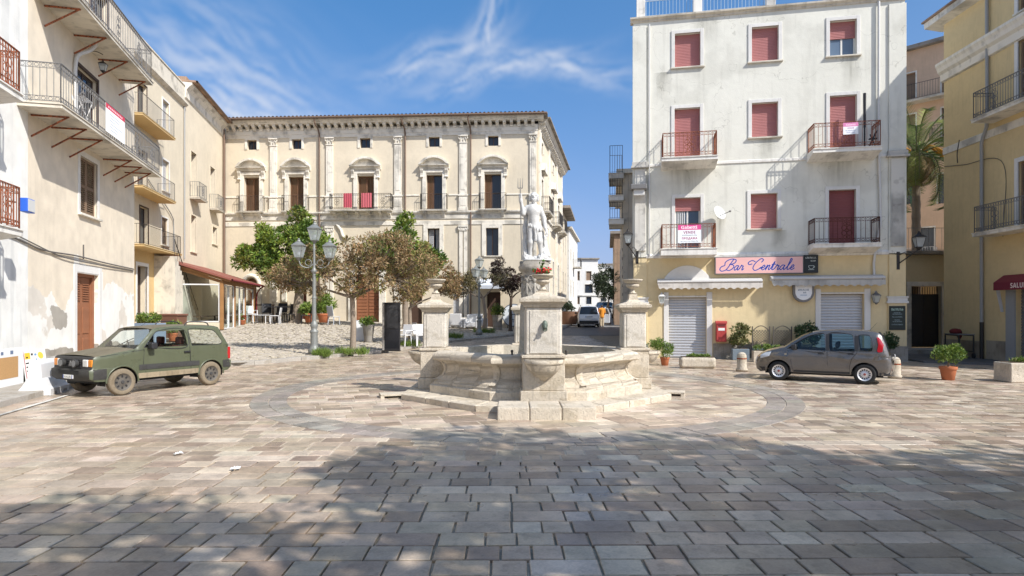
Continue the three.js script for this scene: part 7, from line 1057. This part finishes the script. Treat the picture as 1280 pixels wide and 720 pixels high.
function modernCar(t, paint, o = {}) {
  const hwf = (x, y) => 0.815 - 0.25 * Math.max(0, 0.6 - y) ** 2 - Math.max(0, y - 0.92) * 0.20 - 0.10 * Math.max(0, y - 0.92) ** 2 - 0.16 * Math.max(0, (x - 2.55) / 1.1) ** 2.4 - 0.07 * Math.max(0, (0.6 - x) / 0.6) ** 2 + 0.02 * Math.exp(-(((y - 0.74) / 0.05) ** 2));
  const k = makeCar(t, {
    top: modernTop, hw: hwf, round: 0.13, wheels: [2.97, 0.67], wr: 0.295, arch: 0.345, sill: 0.27, belt: 0.95, dash: 2.3, seat: 1.7, drive: -0.36,
    windows: [[[2.72, 0.985], [2.45, 1.18], [2.25, 1.31], [2.05, 1.40], [1.72, 1.44], [1.68, 0.945]], [[1.58, 0.94], [1.61, 1.445], [1.05, 1.445], [0.98, 1.42], [0.92, 0.945]], [[0.80, 0.97], [0.83, 1.40], [0.80, 1.42], [0.54, 1.40], [0.47, 1.02], [0.5, 0.97]]],
    paint, rimMat: o.rim ?? std([0.66, 0.66, 0.67], { rough: 0.35, metal: 0.6 }), spokes: 14, hubMat: std([0.25, 0.06, 0.05], { rough: 0.5 }), glass: o.glass ?? std([0.62, 0.78, 0.80], { physical: true, transmission: 1, thickness: 0, rough: 0.02 }),
    skins: [['front_bumper', 0, 4, [0.10, 0, 0, 0], paint], ['body', 4, 5, [0.10, 0.0, 0, 0]], ['bonnet', 5, 8, [0.10, 0.02, 0, 0], paint], ['windscreen', 8, 11, [0.10, 0.0, 0, 0], MAT.glass], ['roof', 11, 16, [0.0, 0.03, 0, 0], paint], ['rear_window', 16, 19, [-0.05, 0, 0, 0], MAT.darkGlass], ['body', 19, 21, [-0.06, 0, 0, 0]], ['rear_bumper', 21, 24, [-0.08, 0, 0, 0], paint]],
    handles: [[1.80, 0.86], [1.02, 0.875]], gaps: [[[2.62, 0.98], [2.62, 0.6], [2.56, 0.32]], [[1.63, 1.47], [1.635, 0.9], [1.62, 0.3]], [[0.90, 1.45], [0.86, 0.95], [1.0, 0.72], [1.05, 0.5], [1.06, 0.3]]], mirror: [2.52, 1.03],
  });
  for (const s of [-1, 1]) {
    const tl = poly([[0.23, 0.95], [0.19, 1.15], [0.30, 1.36], [0.37, 1.37], [0.33, 1.15], [0.36, 0.97], [0.33, 0.94]]); M('tail_light', k.bend(tl, s, 0.014, 0.08), std([0.36, 0.012, 0.02], { rough: 0.12, physical: true, clearcoat: 1 }), t);
    M('headlight', k.bend(poly([[3.50, 0.66], [3.52, 0.75], [3.35, 0.85], [3.18, 0.875], [3.24, 0.74]]), s, 0.008, 0.06), std([0.60, 0.62, 0.64], { rough: 0.08 }), t);
    M('fog_reflector', mir(rbx(0.0, 0.03, 0.43, 0.51, 0.50, 0.64, 0.01), s).translate(-0.01, 0, 0), std([0.4, 0.02, 0.02], { rough: 0.25 }), t);
    M('side_repeater', rbx(2.74, 2.80, 0.80, 0.83, -0.01, 0.01, 0.005).translate(0, 0, s * (k.hw(2.77, 0.81) + 0.005)), std([0.7, 0.6, 0.4], { rough: 0.2 }), t);
  }
  k.band(1.05, 2.55, 0.285, 0.34, 0.004, MAT.blackPlastic, 'sill_trim'); k.band(1.585, 1.675, 0.95, 1.435, 0.004, MAT.blackPlastic, 'pillar_trim'); k.band(0.825, 0.925, 0.98, 1.40, 0.004, MAT.blackPlastic, 'pillar_trim');
  k.band(0.03, 0.30, 0.27, 0.36, 0.004, MAT.blackPlastic, 'rear_bumper_trim'); k.band(3.36, 3.56, 0.27, 0.40, 0.004, MAT.blackPlastic, 'front_bumper_trim');
  M('number_plate', rbx(-0.105, -0.09, 0.74, 0.84, -0.25, 0.25, 0.004), MAT.paper, t); M('plate_print', new THREE.PlaneGeometry(0.49, 0.095).rotateY(-Math.PI / 2).translate(-0.109, 0.79, 0), plate(1), t, { uv: 1 });
  M('aerial', limb([0.55, 1.54, 0], [0.35, 1.78, 0], 0.006, 0.003), MAT.blackPlastic, t);
  return k;
}
{ // grey-brown modern hatchback
  const t = thing('brown_hatchback', 'grey-brown rounded hatchback parked in front of the bar', 'car', [0, 0, 0]);
  modernCar(t, std([0.15, 0.138, 0.126], { physical: true, rough: 0.25, metal: 0.65, clearcoat: 1, clearcoatRoughness: 0.04 }));
  const S = 0.86, th = 2.622, c = Math.cos(th), s = Math.sin(th), lx = (2.97 + 0.67) / 2 * S, lz = -0.77 * S, wx = 7.885, wz = -16.16;
  t.scale.setScalar(S); t.rotation.y = th; t.position.set(wx - (c * lx + s * lz), 0, wz - (-s * lx + c * lz));
}
{ // cars in the street
  const suv = thing('white_suv', 'white sport utility car seen from behind with one door open in the street', 'car', [6.15, 0.56, 50.6], 1.49);
  const W = std([0.74, 0.76, 0.78], { physical: true, rough: 0.3, clearcoat: 1 });
  modernCar(suv, W, { glass: MAT.darkGlass }); suv.scale.set(1.12, 1.1, 1.08);
  M('rear_bumper_trim', rbx(-0.13, -0.02, 0.3, 0.5, -0.7, 0.7, 0.03), MAT.blackPlastic, suv); M('roof_rail', [tube([[0.5, 1.55, 0.58], [0.6, 1.6, 0.58], [2, 1.6, 0.58]], 0.02, 5), tube([[0.5, 1.55, -0.58], [0.6, 1.6, -0.58], [2, 1.6, -0.58]], 0.02, 5)], MAT.ironGrey, suv);
  M('open_door', [rbx(-0.5, 0.5, 0.3, 0.95, -0.03, 0.03, 0.03), beam([-0.48, 0.95, 0], [-0.3, 1.4, 0], 0.05), beam([0.48, 0.95, 0], [0.1, 1.4, 0], 0.05), beam([-0.3, 1.4, 0], [0.1, 1.4, 0], 0.05)].map((g) => g.rotateY(1.1).translate(2.2, 0, 1.25)), W, suv);
  const dark = std([0.02, 0.022, 0.025], { physical: true, rough: 0.25, clearcoat: 1 });
  const d1 = thing('dark_car', 'black car parked under the dark street tree', 'car', [12.3, 1.12, 72], 1.4 - Math.PI, 'parked street cars'); modernCar(d1, dark, { glass: MAT.darkGlass });
  d1.scale.setScalar(1.15);
  dup(d1, 'black car parked farther along the street, beyond the dark street tree', [12.4, 1.5, 88], 1.35 - Math.PI, 1.1);
}

// ---------------------------------------------------------------- people
{
  const p = thing('person', 'person in an orange top and beige trousers standing at the open car door', 'person', [7.35, 0.6, 51.7], 0.15);
  const skin = std([0.42, 0.24, 0.16], { rough: 0.7 });
  M('body', blob([[0, 0.9, 0, 0, 1.4, 0, 0.13, 0.14], [-0.16, 1.42, 0, 0.16, 1.42, 0, 0.075, 0.075], [0, 1.45, 0, 0, 1.54, 0, 0.055, 0.05], [0, 1.62, -0.01, 0, 1.64, 0, 0.095, 0.095], [-0.2, 1.4, 0, -0.26, 1.12, -0.03, 0.05, 0.042], [-0.26, 1.12, -0.03, -0.2, 0.95, -0.2, 0.04, 0.03], [0.2, 1.4, 0, 0.27, 1.12, -0.02, 0.05, 0.042], [0.27, 1.12, -0.02, 0.26, 0.95, -0.2, 0.04, 0.03], [-0.2, 0.95, -0.2, -0.2, 0.9, -0.25, 0.035, 0.03], [0.26, 0.95, -0.2, 0.26, 0.9, -0.25, 0.035, 0.03], [-0.1, 0.9, 0, -0.1, 0.5, -0.02, 0.1, 0.07], [-0.1, 0.5, -0.02, -0.1, 0.08, 0.02, 0.065, 0.045], [0.1, 0.9, 0, 0.1, 0.5, -0.03, 0.1, 0.07], [0.1, 0.5, -0.03, 0.1, 0.08, 0, 0.065, 0.045], [-0.1, 0.04, 0.02, -0.11, 0.03, -0.14, 0.045, 0.035], [0.1, 0.04, 0, 0.11, 0.03, -0.16, 0.045, 0.035]], 0.02, 0.03), skin, p);
  M('top', blob([[0, 0.86, 0, 0, 1.36, 0, 0.19, 0.175], [-0.17, 1.42, 0, 0.17, 1.42, 0, 0.095, 0.095], [-0.2, 1.4, 0, -0.25, 1.18, -0.02, 0.085, 0.075], [0.2, 1.4, 0, 0.255, 1.18, -0.01, 0.085, 0.075]], 0.022, 0.05), std([0.78, 0.30, 0.03], { map: T.fine, rough: 0.9 }), p);
  M('trousers', blob([[-0.09, 0.88, 0, -0.1, 0.5, -0.02, 0.125, 0.095], [-0.1, 0.5, -0.02, -0.1, 0.1, 0.02, 0.09, 0.085], [0.09, 0.88, 0, 0.1, 0.5, -0.03, 0.125, 0.095], [0.1, 0.5, -0.03, 0.1, 0.1, 0, 0.09, 0.085]], 0.022, 0.03), std([0.52, 0.42, 0.29], { map: T.fine, rough: 0.9 }), p);
  M('hair', sph(0, 1.67, 0.015, 0.105, 0.1, 0.105, 12), std([0.04, 0.03, 0.025], { rough: 0.8 }), p);
}
// ---------------------------------------------------------------- street lamps
{
  const l = thing('street_lamp', 'grey cast-iron street lamp with three lanterns on the terrace kerb', 'street lamp', [-7.75, terr(-7.75, 24.75) - 0.03, 24.75]);
  M('post', [lathe([[0, 0], [0.23, 0], [0.23, 0.22], [0.17, 0.3], [0.155, 0.36], [0.14, 0.42], [0.135, 0.85], [0.165, 0.9], [0.165, 0.95], [0.11, 1.0], [0.12, 1.08], [0.155, 1.16], [0.12, 1.26], [0.085, 1.32], [0.08, 1.36], [0.078, 2.2], [0.095, 2.22], [0.095, 2.27], [0.07, 2.3], [0.062, 3.2], [0.1, 3.24], [0.13, 3.3], [0.08, 3.38], [0.05, 3.46], [0.045, 4.1], [0.07, 4.14], [0.045, 4.2], [0.04, 4.42]], 20)], MAT.lampGrey, l);
  for (const [dx, dz] of [[-0.54, 0.18], [0.58, -0.1]]) { M('arm', [tube([[0, 3.6, 0], [dx * 0.4, 3.42, dz * 0.4], [dx * 0.85, 3.5, dz * 0.85], [dx, 3.72, dz]], 0.026, 7), new THREE.TorusGeometry(0.12, 0.016, 6, 18).translate(dx * 0.38, 3.62, dz * 0.4)], MAT.lampGrey, l); lantern(l, dx, 3.82, dz, 1.08, MAT.lampGrey); }
  lantern(l, 0.02, 4.5, 0, 1.08, MAT.lampGrey);
  const l2 = dup(l, 'grey cast-iron street lamp with three lanterns between the fountain and the palace corner', [-2.0, terr(-2.0, 38.4) - 0.03, 38.4], 0.9, 0.92);
}
// ---------------------------------------------------------------- display column, bollards, barrier, boards
{
  const k = thing('display_column', 'tall black information column on the terrace kerb', 'display column', [-5.25, terr(-5.25, 27.7) - 0.02, 27.7], -0.12);
  M('casing', [rbx(-0.34, 0.34, 0.02, 2.12, -0.1, 0.06, 0.012)], std([0.018, 0.018, 0.02], { rough: 0.5 }), k); M('screen', bx(-0.22, 0.27, 1.0, 2.0, 0.061, 0.068), std([0.035, 0.036, 0.04], { rough: 0.2 }), k); M('front_glass', bx(-0.3, 0.33, 0.1, 0.95, 0.061, 0.066), std([0.012, 0.013, 0.018], { rough: 0.2 }), k); M('side_panel', rbx(-0.43, -0.345, 0.02, 2.12, -0.1, 0.075, 0.01), std([0.40, 0.37, 0.33], { rough: 0.5, map: T.fine }), k); M('foot', bx(-0.44, 0.35, -0.02, 0.02, -0.14, 0.1), MAT.iron, k);
  const b = thing('bollard', 'round-topped stone bollard near the long stone trough', 'bollard', [6.98, 0, 19.2], 0, 'stone bollards in front of the bar');
  M('shaft', lathe([[0, 0], [0.17, 0], [0.17, 0.08], [0.145, 0.09], [0.14, 0.44], [0.13, 0.5], [0.1, 0.55], [0.05, 0.575], [0, 0.58]], 22), MAT.stone, b); M('band', lathe([[0.142, 0.37], [0.147, 0.375], [0.147, 0.4], [0.142, 0.405]], 22), std([0.50, 0.20, 0.06], { map: T.rust, rough: 0.8 }), b);
  dup(b, 'round-topped stone bollard behind the tail of the brown hatchback', [10.42, 0, 17.2]);
  const j = thing('road_barrier', 'white plastic road barrier beside the green hatchback', 'barrier', [-10.35, 0, 14.0], 1.85);
  M('body', extr([[-0.28, 0], [-0.28, 0.12], [-0.24, 0.16], [-0.12, 0.36], [-0.1, 0.66], [-0.07, 0.72], [0.07, 0.72], [0.1, 0.66], [0.12, 0.36], [0.24, 0.16], [0.28, 0.12], [0.28, 0]], 1.0, 0.015).translate(0, 0.015, -0.5).rotateY(Math.PI / 2), MAT.plastic, j); for (const x of [-0.28, 0.28]) M('foot_slot', rbx(x - 0.09, x + 0.09, 0.016, 0.075, 0.27, 0.302, 0.008), std([0.35, 0.33, 0.3], { rough: 0.8 }), j);
  const pb = thingOn('A', 'poster_board', 'white poster board with yellow and black print leaning on the house plinth', 'board', 4.35, 0.12, 0.12);
  M('board', bx(0, 1.15, 0, 0.75, 0, 0.02).rotateX(-0.12), MAT.paper, pb);
  M('print', face(0.02, 1.13, 0.02, 0.73, 0.023).rotateX(-0.12), printed(sheet(460, 300, (c, W, H) => { c.fillStyle = '#f1f0ea'; c.fillRect(0, 0, W, H); c.fillStyle = '#b3323a'; c.fillRect(0, 0, 12, H); c.fillStyle = '#efc53a'; c.fillRect(20, 20, 110, 66); c.fillStyle = '#f0cf50'; c.beginPath(); c.ellipse(350, 62, 60, 36, 0.2, 0, 7); c.fill(); c.fillStyle = '#222'; c.fillRect(46, 60, 34, 16); c.fillRect(150, 30, 40, 22); for (let i = 0; i < 4; i++) c.fillRect(24, 120 + i * 40, 70 - i * 9, 14); c.fillStyle = '#6f9ac0'; c.fillRect(220, 36, 44, 22); c.fillRect(240, 90, 22, 16); }), 0.7), pb, { uv: 1 });
  const fb = thingOn('A', 'poster_board', 'white framed board with an orange panel standing against the white house', 'board', 2.9, 0.12, 0.2); M('board', rbx(-0.3, 1.1, 0, 0.85, 0, 0.03, 0.006), MAT.paper, fb); M('panel', bx(-0.18, 0.84, 0.18, 0.66, 0.031, 0.035), std([0.62, 0.36, 0.15], { map: T.fine, rough: 0.8 }), fb); M('header', [bx(0.1, 0.2, 0.72, 0.79, 0.031, 0.034), bx(0.5, 0.62, 0.72, 0.8, 0.031, 0.034)], std([0.15, 0.2, 0.3], { rough: 0.8 }), fb);
  const rs = thing('round_sign', 'round white sign with a dark rim standing against the palace wall', 'sign', [0.1, terr(0.1, 45.2), 45.2], -0.05);
  M('disc', new THREE.CylinderGeometry(0.82, 0.82, 0.06, 36).rotateX(Math.PI / 2).translate(0, 0.95, 0), std([0.08, 0.11, 0.16], { rough: 0.5 }), rs); M('face_panel', new THREE.CircleGeometry(0.76, 36).translate(0, 0.95, 0.034), printed(sheet(256, 256, (c, W, H) => { c.fillStyle = '#dfe4e8'; c.fillRect(0, 0, W, H); c.fillStyle = '#3b4a5c'; marks(c, 62, 92, 132, 34, 5); c.beginPath(); c.arc(128, 150, 34, 0, 7); c.lineWidth = 12; c.strokeStyle = '#52657a'; c.stroke(); marks(c, 92, 214, 72, 16, 6); }), 0.6), rs, { uv: 1 }); M('stand', [beam([-0.4, 0, -0.1], [-0.4, 0.6, -0.04], 0.06), beam([0.4, 0, -0.1], [0.4, 0.6, -0.04], 0.06)], MAT.iron, rs);
  const bin = thing('waste_bin', 'brown wheeled waste bin beside the outdoor stair', 'bin', [-15.3, 0.6, 28.6], 1.6); M('body', [extr([[-0.38, 0.06], [0.38, 0.06], [0.45, 1.0], [-0.45, 1.0]], 0.7, 0.02).translate(0, 0, -0.35)], std([0.16, 0.075, 0.045], { rough: 0.6 }), bin); M('lid', rbx(-0.5, 0.5, 1.02, 1.12, -0.42, 0.42, 0.04), std([0.18, 0.08, 0.05], { rough: 0.6 }), bin); for (const x of [-0.3, 0.3]) M('wheel', new THREE.CylinderGeometry(0.1, 0.1, 0.06, 14).rotateX(Math.PI / 2).translate(x, 0.1, -0.36), MAT.rubber, bin);
}
{ // scraps of paper on the paving
  seed(77);
  for (const [x, d, w, lab] of [[-4.2, 7.95, 0.1, 'crumpled white paper scrap on the sunlit paving, flatter one'], [-3.15, 7.2, 0.1, 'crumpled white paper scrap on the sunlit paving, folded one']]) {
    const g = new THREE.PlaneGeometry(w, w * 0.7, 6, 5).rotateX(-Math.PI / 2), p = g.attributes.position; for (let i = 0; i < p.count; i++) p.setY(i, 0.012 + rr(0, 0.03)); g.computeVertexNormals();
    const t = thing('paper_scrap', lab, 'litter', [x, 0, d], rr(0, 3), 'paper scraps on the paving'); M('paper', g, MAT.paper, t);
  }
}
// ---------------------------------------------------------------- cafe furniture
{
  const mono = (t, mat, o) => {   // moulded plastic chair
    for (const [x, z] of [[-0.2, 0.2], [0.2, 0.2], [-0.2, -0.2], [0.2, -0.2]]) M('leg', limb([x * 1.1, 0, z * 1.15], [x, 0.43, z], 0.022, 0.026, 6), mat, t);
    M('seat', rbx(-0.24, 0.24, 0.43, 0.47, -0.23, 0.25, 0.018), mat, t); M('backrest', [rbx(-0.24, 0.24, 0.5, o?.tall ?? 0.9, -0.02, 0.02, 0.018).rotateX(-0.16).translate(0, 0.0, -0.15)], mat, t);
    if (o?.arms) for (const s of [-1, 1]) M('armrest', [rbx(s * 0.27 - 0.03, s * 0.27 + 0.03, 0.62, 0.66, -0.24, 0.26, 0.012), limb([s * 0.27, 0.0, 0.28], [s * 0.27, 0.63, 0.23], 0.024, 0.022)], mat, t);
  };
  const G = 'cafe chairs on the terrace', onT = (x, d) => [x, terr(x, d) - 0.005, d];
  const a = thing('armchair', 'white plastic armchair facing the low white table by the veranda', 'chair', onT(-17.3, 41.8), 0.7, G); mono(a, MAT.plastic, { arms: 1 }); a.scale.setScalar(1.25);
  const lt = thing('low_table', 'low white plastic table between the white chairs', 'table', onT(-16.45, 41.5)); M('top', rbx(-0.45, 0.45, 0.52, 0.56, -0.4, 0.4, 0.015), MAT.plastic, lt); for (const [x, z] of [[-0.4, 0.35], [0.4, 0.35], [-0.4, -0.35], [0.4, -0.35]]) M('leg', limb([x, 0, z], [x, 0.52, z], 0.03, 0.03), MAT.plastic, lt);
  const c1 = thing('plastic_chair', 'white plastic chair turned sideways to the low white table', 'chair', onT(-15.45, 41.3), -1.4, G); mono(c1, MAT.plastic); c1.scale.setScalar(1.2);
  const dk = thing('dark_chair', 'black cafe chair on the near side of the magnolia trunk', 'chair', onT(-13.75, 42.2), -1.2, G); mono(dk, MAT.blackPlastic, { tall: 1.0 }); dk.scale.setScalar(1.3);
  dup(dk, 'black cafe chair pushed to the dark table behind the white table', onT(-16.45, 42.4), 0.4, 1.3); dup(dk, 'black cafe chair between the dark table and the magnolia', onT(-15.05, 42.6), -0.6, 1.3); dup(dk, 'black cafe chair with its back to the wall behind the dark table', onT(-15.9, 43.6), 0.1, 1.3); dup(dk, 'black cafe chair close beside the magnolia trunk away from the lamp', onT(-15.0, 43.6), -1.5, 1.3);
  const tb = thing('dark_table', 'dark square cafe table behind the white chairs', 'table', onT(-15.75, 42.5)); tb.scale.setScalar(1.2); M('top', rbx(-0.6, 0.6, 0.86, 0.91, -0.45, 0.45, 0.012), MAT.blackPlastic, tb); M('pedestal', cyl(0, 0, 0.86, 0, 0.06, 0.06, 10), MAT.iron, tb); M('foot', cyl(0, 0, 0.03, 0, 0.32, 0.3, 20), MAT.iron, tb);
  const tb2 = thing('dark_bar_table', 'tall dark wooden table beside the veranda corner', 'table', onT(-17.6, 43.9)); M('top', rbx(-1.0, 1.0, 1.05, 1.12, -0.35, 0.35, 0.012), MAT.darkWood, tb2); for (const [x, z] of [[-0.9, 0.28], [0.9, 0.28], [-0.9, -0.28], [0.9, -0.28]]) M('leg', rbx(x - 0.05, x + 0.05, 0, 1.05, z - 0.05, z + 0.05, 0.01), MAT.darkWood, tb2);
  const gc = thing('grey_chair', 'pale grey chair standing alone beside the yellow-green pot plant', 'chair', onT(-11.9, 42.2), 2.6, G); mono(gc, std([0.45, 0.48, 0.52], { rough: 0.5 }), { tall: 1.05 }); gc.scale.setScalar(1.2);
  const wc = thing('plastic_chair', 'white plastic armchair facing the fountain beside the slender brown tree', 'chair', onT(-4.4, 30.4), 0.5, G); mono(wc, MAT.plastic, { arms: 1 }); wc.scale.setScalar(1.15);
  dup(wc, 'white plastic armchair half hidden behind the black display column', onT(-5.15, 30.1), -0.5, 1.15); dup(wc, 'white plastic armchair turned away behind the slender brown tree', onT(-4.75, 32.0), 2.4, 1.15);
  const sofa = thing('covered_armchair', 'white boxy outdoor armchair below the grey shop shutter', 'chair', onT(-3.75, 43.3), 2.9, 'white boxy armchairs by the palace wall');
  M('seat', rbx(-0.42, 0.42, 0.14, 0.45, -0.4, 0.4, 0.05), MAT.plastic, sofa); M('backrest', rbx(-0.42, 0.42, 0.2, 1.0, -0.44, -0.3, 0.05), MAT.plastic, sofa); for (const s of [-1, 1]) M('armrest', rbx(s * 0.42 - 0.07, s * 0.42 + 0.07, 0.06, 0.68, -0.42, 0.42, 0.04), MAT.plastic, sofa);
  dup(sofa, 'white boxy outdoor armchair beside the street lamp by the palace wall', onT(-2.75, 43.1), 3.3); dup(sofa, 'white boxy outdoor armchair behind the street lamp near the dark doorway', onT(-2.3, 44.3), 2.7);
  const mb = thing('menu_stand', 'white tilted menu stand beside the tapered planter', 'board', onT(-7.6, 31.9), 0.1); M('panel', [rbx(-0.3, 0.3, 0, 1.05, -0.03, 0.03, 0.02).rotateX(-0.15)], MAT.plastic, mb); M('leg', beam([0, 0, -0.4], [0, 0.9, -0.14], 0.05), MAT.plastic, mb);
  const ac = thing('stone_block', 'low grey stone block on the terrace edge behind the withered tree', 'block', onT(-6.9, 27.3), 0.2); M('block', rbx(-0.55, 0.55, -0.03, 0.22, -0.25, 0.25, 0.03), MAT.kerb, ac);
}

scene.traverse((o) => { if (o.isMesh) { o.castShadow = true; o.receiveShadow = true; } });
renderer.render(scene, camera);
